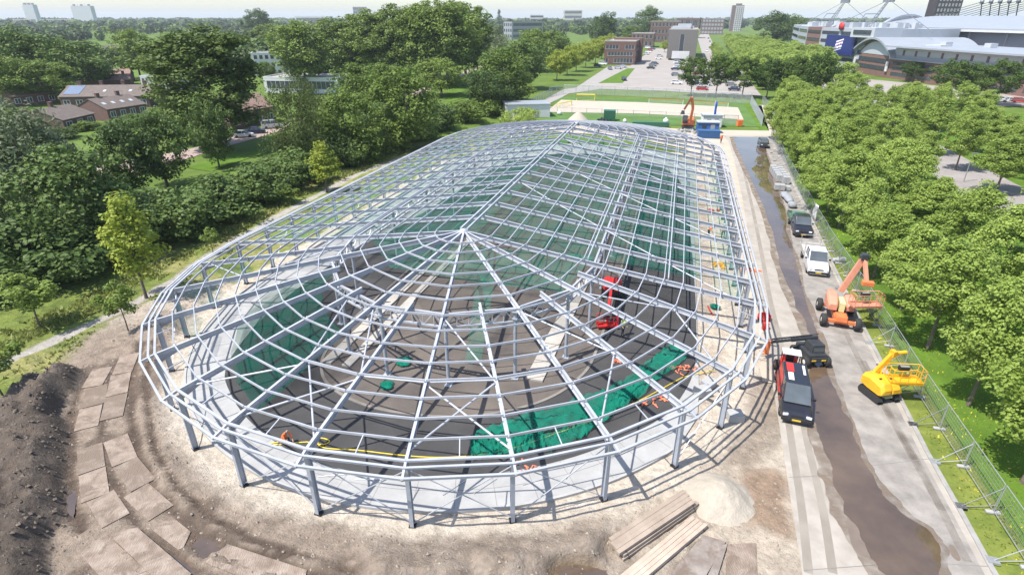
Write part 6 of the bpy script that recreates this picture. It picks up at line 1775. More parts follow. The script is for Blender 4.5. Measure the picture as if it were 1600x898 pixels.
# -- car bodies for the parked cars: one mesh per colour and shape
TAIL = mat('tail_lamp', (.35, .02, .02), rough=.3, var=0.0)
def small_car_mesh(paint, kind):
    mb = MB(); W = 1.75
    est = kind == 'hatch'
    if kind == 'vanlet':
        st = [(-2.3, .6, .9), (-2.1, .9, .97), (-1.5, 1.05, 1), (2.2, 1.1, 1), (2.3, 1.0, .96)]; gh = (-1.6, 2.25, -.8, 2.15, 1.05, 1.85)
    else:
        st = [(-2.15, .55, .85), (-2.0, .72, .95), (-1.1, .9, 1), (1.6, .92, 1), (2.0, .88, .95), (2.12, .7, .9)]; gh = (-1.15, 2.0 if est else 1.45, -.45, 1.55 if est else .75, .88, 1.43)
    secs = []
    for y, zt, k in st:
        w_ = W / 2 * k; secs.append([(-w_ * .9, y, .22), (-w_, y, .36), (-w_ * .97, y, zt - .05), (-w_ * .86, y, zt), (w_ * .86, y, zt), (w_ * .97, y, zt - .05), (w_, y, .36), (w_ * .9, y, .22)])
    mb.loft([s[::-1] for s in secs])
    y0, y1, t0, t1, zb, zt = gh; wb, w2 = W * .45, W * .37
    B_ = [(-wb, y0, zb), (wb, y0, zb), (wb, y1, zb), (-wb, y1, zb)]; T_ = [(-w2, t0, zt), (w2, t0, zt), (w2, t1, zt), (-w2, t1, zt)]
    mb.add(B_ + T_, [(0, 1, 5, 4), (1, 2, 6, 5), (2, 3, 7, 6), (3, 0, 4, 7)], 1)
    mb.add([(p[0] * 1.02, p[1], p[2] + .02) for p in T_] + [(p[0] * 1.02, p[1], p[2] - .05) for p in T_], [(0, 1, 2, 3), (4, 5, 1, 0), (5, 6, 2, 1), (6, 7, 3, 2), (7, 4, 0, 3)], 0)
    for i in range(4): mb.beam(Vector(B_[i]) * 1.0 + Vector((0, 0, 0)), T_[i], .09, .09, mi=0)
    for s in (-1, 1):
        mb.beam((s * wb, .2, zb), (s * w2, .2, zt), .09, .05, mi=0)
        for y in (-1.35, 1.3): mb.lathe([(.01, -.1), (.2, -.11), (.31, -.1), (.31, .1), (.2, .11), (.01, .1)], (s * .77, y, .31), 12, 'x', 2)
        mb.box((s * .62, st[0][0] + .02, .6), (.3, .1, .12), 3); mb.box((s * .66, st[-1][0] - .02, .75), (.24, .06, .16), 4)
    me = mb.build('parked_car', [paint, GLASS, RUBBER, LAMP, TAIL])
    return me
PCOL = {'white': (.75, .75, .75), 'silver': (.42, .43, .45), 'black': (.02, .02, .022), 'dark blue': (.025, .035, .085), 'red': (.38, .02, .02), 'grey': (.16, .165, .175)}
CARS = {}
for cn, cv in PCOL.items():
    pm = mat('car_' + cn.replace(' ', '_'), cv, rough=.28, var=.05, coat=.5)
    for kd in ('hatch', 'saloon', 'vanlet'):
        if kd == 'vanlet' and cn not in ('white', 'silver'): continue
        CARS[(cn, kd)] = [small_car_mesh(pm, kd), False]
def park(cn, kd, p, rz, label, group):
    src = CARS[(cn, kd)]
    if not src[1]: o = src[0]; src[1] = True
    else: o = src[0].copy(); COL.objects.link(o)
    o.location = (p[0], p[1], (p[2] if len(p) > 2 else 0) + .12); o.rotation_euler = (0, 0, rz)
    tag(o, label, 'car', group)
    return o
o = park('black', 'hatch', g(1192, 229, .16), -PHI + .05, 'black car alone at the far end of the wet road', None)
park('white', 'hatch', g(381, 215), 1.9, 'white hatchback on the brick street by the brick house', None)
park('silver', 'vanlet', g(426, 201), 1.9, 'silver people carrier on the brick street beside the drooping birch', None)
park('dark blue', 'saloon', g(400, 209), 1.9, 'dark car half hidden between the white and silver street cars', None)
lots = [ # px, py, colour, kind, heading offset
    (934, 105, 'dark blue', 'hatch', 1.2, 'at the left end of the brick office front'), (942, 102, 'white', 'vanlet', 1.2, 'right beside the office corner'), (953, 109, 'grey', 'hatch', .3, 'on the lane before the brick office'), (966, 108, 'silver', 'hatch', 1.4, 'before the brick office entrance'), (973, 106, 'silver', 'saloon', 1.4, 'at the tip of the small lawn'), (975, 126, 'black', 'hatch', .2, 'at the near corner of the small lawn'),
    (1017, 108, 'black', 'saloon', 1.5, 'leading the island row'), (1020, 104, 'grey', 'hatch', 1.5, 'second in the island row'), (1023, 101, 'dark blue', 'hatch', 1.5, 'third in the island row'), (1029, 93, 'white', 'saloon', 1.5, 'fourth in the island row'), (1031, 89, 'silver', 'hatch', 1.5, 'fifth in the island row'),
    (1010, 86, 'silver', 'hatch', 1.2, 'beside the brick office wing'), (1013, 83, 'white', 'hatch', 1.2, 'second beside the office wing'), (1016, 80, 'red', 'hatch', 1.2, 'third beside the office wing'), (1020, 78, 'dark blue', 'hatch', 1.2, 'fourth beside the office wing'), (1012, 76, 'white', 'vanlet', 1.0, 'under the rear wing wall'),
    (1059, 100, 'white', 'vanlet', 1.5, 'at the head of the long row'), (1060, 104, 'silver', 'vanlet', 1.5, 'second of the long row'), (1055, 110, 'dark blue', 'saloon', 1.5, 'third of the long row'), (1056, 119, 'grey', 'hatch', 1.5, 'fourth of the long row'), (1057, 132, 'white', 'hatch', 1.5, 'alone in the open paved yard'), (1058, 107, 'white', 'saloon', 1.5, 'in the long row between two dark cars'), (1068, 109, 'red', 'hatch', 1.5, 'in the second file of the long row'),
    (1097, 142, 'red', 'hatch', 1.5, 'under the dark street trees'), (1097, 137, 'silver', 'saloon', 1.5, 'just behind the red car under the trees'), (1087, 133, 'dark blue', 'hatch', 1.5, 'between two street tree trunks'), (1103, 134, 'white', 'hatch', 1.5, 'further back under the trees'), (1147, 142, 'dark blue', 'saloon', 1.5, 'by the third street tree'), (1142, 135, 'grey', 'hatch', 1.5, 'behind the dark saloon by the third tree'), (1090, 117, 'red', 'hatch', 1.5, 'behind the first street tree crown'),
    (1104, 81, 'white', 'hatch', .0, 'on the long street, first in line'), (1109, 76, 'dark blue', 'hatch', .0, 'on the long street, second in line'), (1113, 84, 'silver', 'hatch', .0, 'on the long street, across from the first'), (1116, 80, 'black', 'hatch', .0, 'on the long street, parked behind the silver one'), (1111, 70, 'white', 'saloon', .0, 'on the long street, third in line'), (1109, 66, 'grey', 'hatch', .0, 'on the long street, fourth in line'), (1107, 61, 'dark blue', 'hatch', .0, 'on the long street, fifth in line'), (1118, 87, 'white', 'hatch', .0, 'on the long street at its near end'), (1100, 95, 'black', 'hatch', .0, 'where the long street meets the yard'), (1101, 56, 'white', 'hatch', .0, 'far up the long street'),
    (1222, 138, 'dark blue', 'hatch', 1.4, 'behind the grass strip near the stadium, first'), (1232, 131, 'silver', 'hatch', 1.4, 'near the stadium corner, second'), (1266, 138, 'white', 'hatch', 1.4, 'between tree trunks near the screen'), (1269, 142, 'white', 'saloon', 1.4, 'nearest car between trunks near the screen'), (1262, 134, 'black', 'hatch', 1.4, 'dark one between trunks near the screen'), (1276, 133, 'dark blue', 'hatch', 1.4, 'behind the pale pair near the screen'),
    (1511, 158, 'dark blue', 'hatch', 1.3, 'leftmost before the stadium wing'), (1536, 158, 'white', 'hatch', 1.3, 'second before the stadium wing'), (1562, 159, 'silver', 'hatch', 1.3, 'third before the stadium wing'), (1576, 160, 'white', 'saloon', 1.3, 'fourth before the stadium wing'), (1592, 161, 'red', 'hatch', 1.3, 'fifth before the stadium wing'), (1480, 156, 'red', 'hatch', 1.3, 'behind a dark trunk before the stadium wing'), (1548, 155, 'black', 'hatch', 1.3, 'in the rear file before the stadium wing')]
for (px_, py_, cn, kd, ho, lb) in lots:
    park(cn, kd, g(px_, py_, .1), -PHI + ho + rng.uniform(-.06, .06), '%s %s parked %s' % (cn, {'hatch': 'hatchback', 'saloon': 'saloon car', 'vanlet': 'van'}[kd], lb), 'parked cars')
for k_, v_ in CARS.items():
    if not v_[1]: bpy.data.objects.remove(v_[0])

# ================================================================== MOBILE MESH FENCE
GW = mat('fence_wire', (0.30, 0.33, 0.34), rough=.45, metal=.4, var=.05)
def fence_panel(Lp, hf=2.0):
    root = bpy.data.objects.new('fence_panel', None); COL.objects.link(root)
    mb = MB()
    mb.tube([(0.04, 0, .05), (0.04, 0, hf)], .026, 6); mb.tube([(Lp - .04, 0, .05), (Lp - .04, 0, hf)], .026, 6); mb.tube([(0.04, 0, hf), (Lp - .04, 0, hf)], .026, 6); mb.tube([(0.04, 0, .18), (Lp - .04, 0, .18)], .022, 6)
    mb.build('frame', GALV, root)
    mb = MB()
    for k in range(1, 15): x = Lp * k / 15; mb.beam((x, 0, .18), (x, 0, hf), .011, .011, up=(0, 1, 0))
    for k in range(1, 8): z = .18 + (hf - .18) * k / 8; mb.beam((0.04, 0, z), (Lp - .04, 0, z), .011, .011)
    mb.build('wire_mesh', GW, root)
    mb = MB(); mb.box((0, 0, .07), (.24, .68, .14)); mb.build('foot_block', CONC, root, bevel=.03)
    return root
fp = [hw(34.85, -20.5), hw(34.75, -16.9), hw(34.5, -4.6), hw(34.6, 11.6), hw(34.5, 26.5), hw(34.9, 45), hw(35.6, 66), hw(36.3, 87), hw(36.5, 97)]
path = []; Lp = 3.5; cur = fp[0].copy(); seg_ = 0; path.append(cur)
for i in range(40):
    need = Lp
    while seg_ < len(fp) - 1 and (fp[seg_ + 1] - cur).length < need: need -= (fp[seg_ + 1] - cur).length; cur = fp[seg_ + 1].copy(); seg_ += 1
    if seg_ >= len(fp) - 1: break
    cur = cur + (fp[seg_ + 1] - cur).normalized() * need; path.append(cur)
f0 = fence_panel(Lp)
brace_t = MB(); brace_t.tube([(0, 0, 1.75), (0, 1.55, .05)], .025, 6); brace_t.tube([(0, 0, .55), (0, 1.3, .12)], .02, 6); brace_t.box((0, 1.5, .1), (.4, .5, .14))
bo = None
for i in range(len(path) - 1):
    d = path[i + 1] - path[i]; o = f0 if i == 0 else dup(f0)
    o.location = path[i] + Vector((0, 0, .07)); o.rotation_euler = (rng.uniform(-.02, .02), 0, math.atan2(d.y, d.x)); tag(o, 'wire mesh fence panel between road and plane trees, %s from the near end' % (ORD[i]), 'fence panel', 'mesh fence panels along the road')
    if i % 2 == 0:
        b_ = brace_t.build('stabiliser', GALV, o) if bo is None else bo.copy()
        if bo is None: bo = b_
        else: COL.objects.link(b_)
        b_.parent = o
d = path[15] - path[14]; mb = MB(); n = 8
for j in range(n + 1): pass
V_ = []; F_ = []
for j in range(7):
    for i in range(7): V_.append((i / 6 * 2.1, -.06 + .12 * math.sin(i * 1.3) * math.sin(j * .8), .2 + j / 6 * 1.9))
for j in range(6):
    for i in range(6): a_ = j * 7 + i; F_.append((a_, a_ + 1, a_ + 8, a_ + 7))
pp = g(1284, 353); 
mb.add(V_, F_, smooth=True); o = mb.build('banner_sheet', PW); sol = o.modifiers.new('thick', 'SOLIDIFY'); sol.thickness = .02
best = min(range(len(path)), key=lambda i: (path[i] - pp).length); d = path[min(best + 1, len(path) - 1)] - path[best]
o.location = path[best] + Vector((-.06, -.06, .1)); o.rotation_euler = (0, 0, math.atan2(d.y, d.x)); tag(o, 'white blank sheet tied to the mesh fence behind the black truck', 'banner')
mb = MB(); mb.tube([(0, 0, .28), (1.5, .2, .28)], .28, 14); o = mb.build('pipe_roll', PALEM); p = g(1298, 411); o.location = (p.x, p.y, .06); tag(o, 'pale roll of pipe lying in the verge beside the white truck', 'roll')
# chain link fences round the sports ground
CHAIN = net_mat('chain_link', (.42, .44, .45), .30)
def chain_fence(label, pts, hf, sp=3.0, m=CHAIN, px=True):
    P = [g(*p) if px else Vector(p) for p in pts]
    t = thing('chain_link_fence', label, 'fence', P[0])
    mb = MB(); po = []
    for a_, b_ in zip(P, P[1:]):
        a2, b2 = a_ - P[0], b_ - P[0]; n_ = max(1, int((b2 - a2).length / sp))
        mb.add([(a2.x, a2.y, .1), (b2.x, b2.y, .1), (b2.x, b2.y, hf), (a2.x, a2.y, hf)], [(0, 1, 2, 3)])
        for k in range(n_): po.append(a2.lerp(b2, k / n_))
    po.append(P[-1] - P[0]); mb.build('mesh', m, t)
    first = None
    for k, q in enumerate(po[:95]):
        if first is None:
            pm = MB(); pm.tube([(0, 0, 0), (0, 0, hf + .1)], .06, 6); first = pm.build('post', GALV, t); first.location = q
        else: c_ = first.copy(); COL.objects.link(c_); c_.parent = t; c_.location = q
    rl = MB()
    for a_, b_ in zip(P, P[1:]): rl.tube([a_ - P[0] + Vector((0, 0, hf)), b_ - P[0] + Vector((0, 0, hf))], .05, 5)
    rl.build('top_rail', GALV, t)
chain_fence('tall grey mesh fence closing the far side of the sand court', [(858, 152), (880, 147), (960, 150), (1060, 155), (1172, 163)], 3.0, 4.0)
chain_fence('grey mesh fence along the path by the shed', [(830, 167), (845, 158), (862, 150)], 2.2)
chain_fence('grey mesh fence climbing beside the right end of the sand court', [(1190, 198), (1172, 163)], 2.6, 2.5, net_mat('pale_mesh', (.5, .53, .56), .6))
chain_fence('dark mesh fence right of the sandy path', [(1216, 192), (1190, 163)], 2.4, 2.5)
chain_fence('low mesh fence before the sand court', [(848, 176), (940, 180), (1040, 185), (1130, 191)], 1.6, 3.5, net_mat('thin_mesh', (.5, .52, .52), .14))
chain_fence('mesh gate panels at the near corner of the sand court', [(1130, 194), (1152, 195)], 2.2, 2.2)
# volleyball nets, goals
GOALY = mat('goal_yellow', (.72, .58, .05), rough=.5, var=.05)
def goal(label, a, b, hgt, m, dp=1.6):
    A_, B_ = g(*a), g(*b); d_ = B_ - A_; L_ = d_.length
    t = thing('goal', label, 'goal', A_, math.atan2(d_.y, d_.x)); mb = MB()
    mb.tube([(0, 0, 0), (0, 0, hgt), (L_, 0, hgt), (L_, 0, 0)], .16, 6, smooth=False); mb.build('goal_frame', m, t)
    mb = MB(); mb.tube([(0, 0, hgt), (0, dp * .5, hgt), (0, dp, .05), (L_, dp, .05), (L_, dp * .5, hgt), (L_, 0, hgt)], .07, 5); mb.build('net_stay', m, t)
    mb = MB(); mb.add([(0, dp * .5, hgt), (L_, dp * .5, hgt), (L_, dp, .05), (0, dp, .05)], [(0, 1, 2, 3)]); mb.build('goal_net', net_mat('goal_net', (.6, .6, .5), .2), t)
goal('yellow goal frame standing on the far edge of the sand court', (901, 157.5), (929, 158), 1.9, GOALY)
goal('low yellow goal frame on the near left of the sand court', (874, 169), (893, 165), 1.3, GOALY)
def vnet(label, a, b):
    A_, B_ = g(*a), g(*b); d_ = B_ - A_; L_ = d_.length
    t = thing('volleyball_net', label, 'sports net', A_, math.atan2(d_.y, d_.x))
    for x in (0, L_):
        mb = MB(); mb.tube([(x, 0, 0), (x, 0, 2.4)], .07, 6); mb.build('post', WHITE, t)
    mb = MB(); mb.box((L_ / 2, 0, 2.3), (L_, .04, .12)); mb.build('tape', ORANGE, t)
    mb = MB(); mb.add([(0, 0, 1.4), (L_, 0, 1.4), (L_, 0, 2.3), (0, 0, 2.3)], [(0, 1, 2, 3)]); mb.build('netting', net_mat('vnet', (.5, .5, .5), .2), t)
vnet('orange taped volleyball net at the left of the sand court', (1013, 168), (1066, 170))
vnet('orange taped volleyball net at the right of the sand court', (1082, 172), (1136, 175))

# ================================================================== FAR END OF THE SITE
# orange wheeled excavator
p = g(1074, 203, .09); ex = thing('excavator', 'orange wheeled excavator with raised folded arm at the far end of the hall', 'excavator', (p.x, p.y, .1), -.25)
mb = MB(); mb.box((0, 0, 1.75), (2.9, 3.0, 1.1)); mb.box((.6, .3, 2.5), (1.5, 2.0, .6), taper=.8); mb.build('body', ORANGE, ex, bevel=.15)
mb = MB(); mb.box((-.85, -1.1, 2.55), (1.15, 1.5, 1.6), taper=.9); mb.build('cab', DKG, ex, bevel=.06)
mb = MB(); mb.box((-.85, -1.82, 2.65), (.9, .04, 1.0)); mb.box((-1.43, -1.1, 2.65), (.04, 1.1, .9)); mb.build('cab_window', WIN, ex)
mb = MB(); mb.box((0, 0, .9), (2.2, 3.6, .5)); mb.build('undercarriage', DKG, ex)
for (x, y) in ((-1.1, -1.3), (1.1, -1.3), (-1.1, 1.3), (1.1, 1.3)): wheel_at(ex, x, y, .55, .5)
mb = MB(); mb.beam((.3, -1.2, 2.2), (.5, -2.0, 5.2), .45, .6); mb.beam((.5, -2.0, 5.2), (-.1, -2.8, 7.6), .4, .5); mb.build('boom', ORANGE, ex)
mb = MB(); mb.beam((-.1, -2.8, 7.6), (-1.4, -2.9, 4.9), .35, .4); mb.build('stick', mat('stick_brown', (.20, .06, .04), rough=.6, var=.2), ex)
mb = MB(); mb.box((-1.6, -2.9, 4.3), (.9, .9, .8), taper=.7); mb.build('bucket', DKG, ex, bevel=.05)
# green container, green sheet roll, blue skip, orange box, flag sack, bags, rubble
def ribbed(name, label, cat, px, sx, sy, sz, rz, m, n=12, group=None):
    p = g(*px, .09); t = thing(name, label, cat, (p.x, p.y, .1), rz, group); mb = MB(); mb.box((0, 0, sz / 2), (sx, sy, sz)); mb.build('shell', m, t)
    mb = MB()
    for k in range(n): mb.box((-sx / 2 + sx * (k + .5) / n, -sy / 2 - .03, sz / 2), (sx / n * .5, .07, sz * .92))
    mb.build('side_ribs', m, t); mb = MB(); mb.box((0, 0, sz + .05), (sx + .1, sy + .1, .1)); mb.build('lid', m, t); return t
GRN = mat('container_green', (.03, .13, .075), rough=.5, var=.12)
ribbed('storage_container', 'dark green storage container standing in the grass by the sand court', 'container', (952, 188), 2.9, 2.4, 2.4, -.2, GRN)
ribbed('blue_skip', 'bright blue site container beside the blue cabin at the hall end', 'container', (1106, 215), 4.6, 2.2, 1.5, -.2, mat('skip_blue', (.03, .10, .24), rough=.45, var=.1))
t = ribbed('long_trough', 'long low dark green trough lying beside the white sacks', 'trough', (1016, 198), 8.6, 1.3, 1.0, -.13, GRN, 20)
ribbed('orange_box', 'bright orange grit box by the sand court gate', 'box', (1155, 197), 1.2, 1.0, 1.3, 0, mat('box_orange', (.75, .2, .05), rough=.5, var=.05), 4)
mb = MB(); mb.lathe([(2.6, 0), (1.9, .7), (1.0, 1.5), (.35, 1.95), (.02, 2.05)], n=24); o = mb.build('sand_pile', PALES); p = g(903, 188); o.location = (p.x, p.y, .05); tag(o, 'pale cone of sand at the far end left of the ridge', 'sand pile')
for i, (px, s, lb) in enumerate((((1040, 193), 1.0, 'white big bag in the grass right of the green trough'), ((976, 192), .7, 'small white bag in the grass left of the green trough'), ((874, 180), .9, 'flat white bundle lying left of the sand pile'))):
    mb = MB(); mb.lathe([(.01, 0), (.62 * s, .05), (.72 * s, .5 * s), (.6 * s, .95 * s), (.2 * s, 1.1 * s), (.28 * s, 1.35 * s), (.02, 1.3 * s)], n=12); o = mb.build('big_bag', PW); p = g(*px); o.location = (p.x, p.y, .08); tag(o, lb, 'bag')
mb = MB(); t = thing('flag_pole', 'blue and white flag hanging from a pole before the white cabin', 'flag', (*g(1112, 199)[:2], .1)); mb.tube([(0, 0, 0), (0, 0, 6)], .05, 6); mb.build('pole', WHITE, t)
mb = MB(); V_ = [(.05 + .5 * (i % 3) / 2, .08 * math.sin(i), 5.9 - (i // 3) * .8 - .1 * (i % 3)) for i in range(15)]; mb.add(V_, [(r * 3 + c, r * 3 + c + 1, r * 3 + c + 4, r * 3 + c + 3) for r in range(4) for c in range(2)], smooth=True); o = mb.build('cloth', FB, t); sol = o.modifiers.new('t', 'SOLIDIFY'); sol.thickness = .03
V, F, C = crown_arrays(77, 0, 3.4, 5.2, 60, 5200, .34, 'oval', rc=1.0)
o = np_mesh('leafy_mound', V, F, L_BRIGHT); p = g(812, 192); o.location = (p.x, p.y, 0); tag(o, 'bright green leafy bush before the white shed', 'bush')
for i, (px, lb) in enumerate((((1076, 206), 'rubble heap under the excavator'), ((942, 189), 'dark scrap heap left of the green container'), ((1090, 207), 'small rubble heap beside the blue cabin'))):
    mb = MB(); r_ = random.Random(i + 3)
    for k in range(26): mb.box((r_.gauss(0, 1.0), r_.gauss(0, .6), .2 + abs(r_.gauss(0, .18))), (r_.uniform(.3, .9), r_.uniform(.2, .6), r_.uniform(.15, .4)), rz=r_.uniform(0, 3), rx=r_.uniform(-.4, .4))
    o = mb.build('rubble_heap', CONC if i != 1 else DKG); p = g(*px); o.location = (p.x, p.y, .05); tag(o, lb, 'rubble', kind='stuff')
# pallets of blocks, bundles and bags along the road
BLK = mat('grey_blocks', (.34, .345, .345), rough=.85, var=.08, scale=3)
def pallet(px, rows, label, sx=1.0, sy=1.2):
    p = g(*px, .16); t = thing('block_pallet', label, 'block pallet', (p.x, p.y, .17), -PHI, 'pallets of grey blocks by the road'); mb = MB()
    for j in range(rows):
        for a_ in range(3):
            for b_ in range(2): mb.box(((b_ - .5) * sx * .5, (a_ - 1) * sy * .33, .25 + j * .26), (sx * .47, sy * .31, .24))
    mb.build('blocks', BLK, t); mb = MB()
    for k in range(3): mb.box(((k - 1) * sx * .4, 0, .06), (.1, sy, .1))
    mb.build('pallet', mat('pallet_wood', (.3, .22, .14), rough=.9, var=.2), t)
for k in range(5):
    pallet((1216.5 - k * 2.4, 284 - k * 3.7), 4, 'pallet of grey blocks in the left file by the fence, %s from the camera' % ORD[k]); pallet((1227 - k * 2.6, 287 - k * 3.9), 4, 'pallet of grey blocks in the right file by the fence, %s from the camera' % ORD[k])
pallet((1217, 297), 3, 'low pallet of pale blocks standing before the two files', 1.5, 1.0); pallet((1227, 297), 2, 'lower grey pallet at the right before the two files', 1.3, 1.0)
SACK = mat('grey_sack', (.27, .285, .31), rough=.7, var=.12, scale=3)
for (px, L_, lb) in (((1231, 314), 3.6, 'long grey wrapped bundle lying by the kerb'), ((1237, 324), 1.5, 'short grey wrapped bundle in front of the long one'), ((1226, 309), 2.6, 'second grey wrapped bundle beside the long one')):
    p = g(*px, .16); mb = MB(); secs = []
    for k in range(9):
        t_ = k / 8; s = .55 * (math.sin(PI * min(1, max(0, .06 + .88 * t_))) ** .35); secs.append([(s * math.cos(a_) * 1.1, (t_ - .5) * L_, .4 + s * .7 * math.sin(a_)) for a_ in [2 * PI * i / 10 for i in range(10)]])
    mb.loft([s[::-1] for s in secs], smooth=True); o = mb.build('wrapped_bundle', SACK); o.location = (p.x, p.y, .17); o.rotation_euler = (0, 0, -PHI); tag(o, lb, 'bundle', 'grey bundles by the kerb')
# sand cone at the near right
V_ = []; F_ = []; n_, m_ = 72, 30
for j in range(m_ + 1):
    for i in range(n_):
        a_ = 2 * PI * i / n_; r_ = 1.95 * j / m_; 
        zz = max(0, 1.15 * (1 - (j / m_) ** 1.05)) ; zz = zz - .18 * math.exp(-(j / 4.0) ** 2)
        nz = 1.5 * (float(fbm(np.array([r_ * math.cos(a_) * 1.9 + 30]), np.array([r_ * math.sin(a_) * 1.9 + 30]), 5, 9)[0]) - .5)
        V_.append((r_ * (1 + .05 * nz) * math.cos(a_), r_ * (1 + .05 * nz) * math.sin(a_), zz + .12 * nz * (j < m_)))
for j in range(m_):
    for i in range(n_): F_.append((j * n_ + i, j * n_ + (i + 1) % n_, (j + 1) * n_ + (i + 1) % n_, (j + 1) * n_ + i)[::-1])
mb = MB(); mb.add(V_, F_, smooth=True); o = mb.build('sand_pile', mat('pile_sand', (.38, .335, .275), rough=.95, var=.1, scale=2.5, bump=.05, bscale=9)); p = g(1122, 778); o.location = (p.x, p.y, .0); tag(o, 'pale cone of sand beside the timber mats and the road', 'sand pile')
# timber mats
TIMB = mat('mat_timber', (.38, .31, .25), rough=.9, col2=(.25, .195, .15), scale=.8, bump=.006, bscale=20)
TIMP = mat('pale_timber', (.50, .41, .33), rough=.9, col2=(.36, .28, .22), scale=1.2, bump=.006, bscale=20)
def mat_(a, b, wd, z0, tk, m, label, ends=True):
    A_, B_ = g(*a, z0), g(*b, z0); d_ = (B_ - A_); L_ = d_.length; rz_ = math.atan2(d_.y, d_.x)
    t = thing('timber_mat', label, 'timber mat', (A_.x, A_.y, z0), rz_, 'heavy timber mats')
    for k in range(4):
        mb = MB(); w4 = wd / 4; j_ = rng.uniform(-.12, .12); mb.box((L_ / 2 + j_, (k - 1.5) * w4, tk / 2 + rng.uniform(-.015, .015)), (L_ * rng.uniform(.975, 1), w4 * .97, tk), rz=rng.uniform(-.003, .003)); mb.build('beam', m, t, bevel=.015)
    for x in (.35, L_ - .35):
        mb = MB(); mb.tube([(x, -wd / 2 - .04, tk / 2), (x, wd / 2 + .04, tk / 2)], .035, 6); mb.build('tie_bolt', BLACK, t)
mat_((962, 866), (1080, 785), 1.05, .05, .19, TIMB, 'weathered timber mat at the bottom of the stack')
mat_((960, 861), (1078, 781), 1.05, .27, .19, TIMB, 'weathered timber mat in the middle of the stack')
mat_((958, 856), (1077, 777), 1.0, .49, .19, TIMB, 'weathered timber mat on top of the stack with sand on it')
mat_((972, 918), (1094, 816), 0.85, .08, .24, TIMP, 'single pale timber mat lying beside the stack')
# steel road plates
RUST = mat('rusty_plate', (.34, .28, .23), rough=.8, col2=(.19, .135, .10), scale=1.3, bump=.006, bscale=8, detail=10)
RUST2 = mat('muddy_plate', (.29, .235, .19), rough=.8, col2=(.14, .10, .075), scale=1.1, bump=.01, bscale=7, detail=10)
RUSTD = mat('dark_plate', (.34, .30, .265), rough=.5, col2=(.15, .115, .095), scale=.8, bump=.004, bscale=8, detail=10)
def tread(m, sc):
    n, l = m.node_tree.nodes, m.node_tree.links; b = n['Principled BSDF']
    tc = n.new('ShaderNodeTexCoord'); wv = n.new('ShaderNodeTexWave'); wv.inputs['Scale'].default_value = sc; wv.inputs['Distortion'].default_value = 9; wv.inputs['Detail'].default_value = 2; wv.inputs['Detail Scale'].default_value = 1.2
    l.new(tc.outputs['Object'], wv.inputs['Vector']); bp = n.new('ShaderNodeBump'); bp.inputs['Distance'].default_value = .010
    l.new(wv.outputs['Fac'], bp.inputs['Height'])
    if b.inputs['Normal'].is_linked: l.new(b.inputs['Normal'].links[0].from_socket, bp.inputs['Normal'])
    l.new(bp.outputs[0], b.inputs['Normal'])
tread(RUST, 2.6); tread(RUST2, 2.2)
def muddy(m, lo, hi, sc=0.9):
    n, l = m.node_tree.nodes, m.node_tree.links; b = n['Principled BSDF']
    src = b.inputs['Base Color'].links[0].from_socket
    ge = n.new('ShaderNodeNewGeometry'); nz = n.new('ShaderNodeTexNoise'); nz.inputs['Scale'].default_value = sc; nz.inputs['Detail'].default_value = 9; nz.inputs['Roughness'].default_value = .68; nz.inputs['Distortion'].default_value = .6
    l.new(ge.outputs['Position'], nz.inputs['Vector'])
    rp = n.new('ShaderNodeMapRange'); rp.inputs['From Min'].default_value = lo; rp.inputs['From Max'].default_value = hi; l.new(nz.outputs['Fac'], rp.inputs['Value'])
    mx = n.new('ShaderNodeMix'); mx.data_type = 'RGBA'; mx.inputs['B'].default_value = (.17, .128, .097, 1)
    l.new(src, mx.inputs['A']); l.new(rp.outputs[0], mx.inputs['Factor']); l.new(mx.outputs['Result'], b.inputs['Base Color'])
muddy(RUST, .47, .60); muddy(RUST2, .42, .56); muddy(RUSTD, .5, .62)
def plate(pts, label, m=RUST, z=.20, tk=.035):
    P = [g(*p, z) for p in pts]; c_ = sum(P, Vector()) / len(P); mb = MB()
    nx_, ny_ = 8, 4; tp_ = []
    for j in range(ny_ + 1):
        for i in range(nx_ + 1):
            s, t_ = i / nx_, j / ny_; q = P[0].lerp(P[1], s).lerp(P[3].lerp(P[2], s), t_) - c_
            q.z += .02 * (vnoise(np.array([q.x * .6 + c_.x]), np.array([q.y * .6 + c_.y]))[0]); tp_.append(q)
    N_ = len(tp_); fs = []
    for j in range(ny_):
        for i in range(nx_): a_ = j * (nx_ + 1) + i; fs.append((a_, a_ + 1, a_ + nx_ + 2, a_ + nx_ + 1))
    mb.add(tp_, fs, smooth=True); mb.add([q - Vector((0, 0, tk)) for q in tp_], [f[::-1] for f in fs])
    rim = list(range(nx_ + 1)) + [k * (nx_ + 1) + nx_ for k in range(1, ny_ + 1)] + [ny_ * (nx_ + 1) + i for i in range(nx_ - 1, -1, -1)] + [k * (nx_ + 1) for k in range(ny_ - 1, 0, -1)]
    rv = [tp_[i] for i in rim] + [tp_[i] - Vector((0, 0, tk)) for i in rim]; k_ = len(rim); mb.add(rv, [(i, k_ + i, k_ + (i + 1) % k_, (i + 1) % k_) for i in range(k_)])
    o = mb.build('steel_plate', m, fix=True); o.location = (c_.x, c_.y, max(z, min(.3, site_z(c_) + .03))); tag(o, label, 'steel plate', 'steel road plates round the hall')
plate([(122, 862), (166, 834), (262, 920), (210, 960)], 'large pale steel plate at the picture bottom, left of a pair')
plate([(168, 833), (216, 826), (300, 898), (268, 930)], 'large pale steel plate at the picture bottom, right of a pair')
plate([(320, 880), (357, 852), (480, 892), (470, 940)], 'steel plate reaching from the puddle to the picture bottom')
plate([(236, 826), (268, 806), (298, 830), (283, 862)], 'small steel plate between two brown puddles')
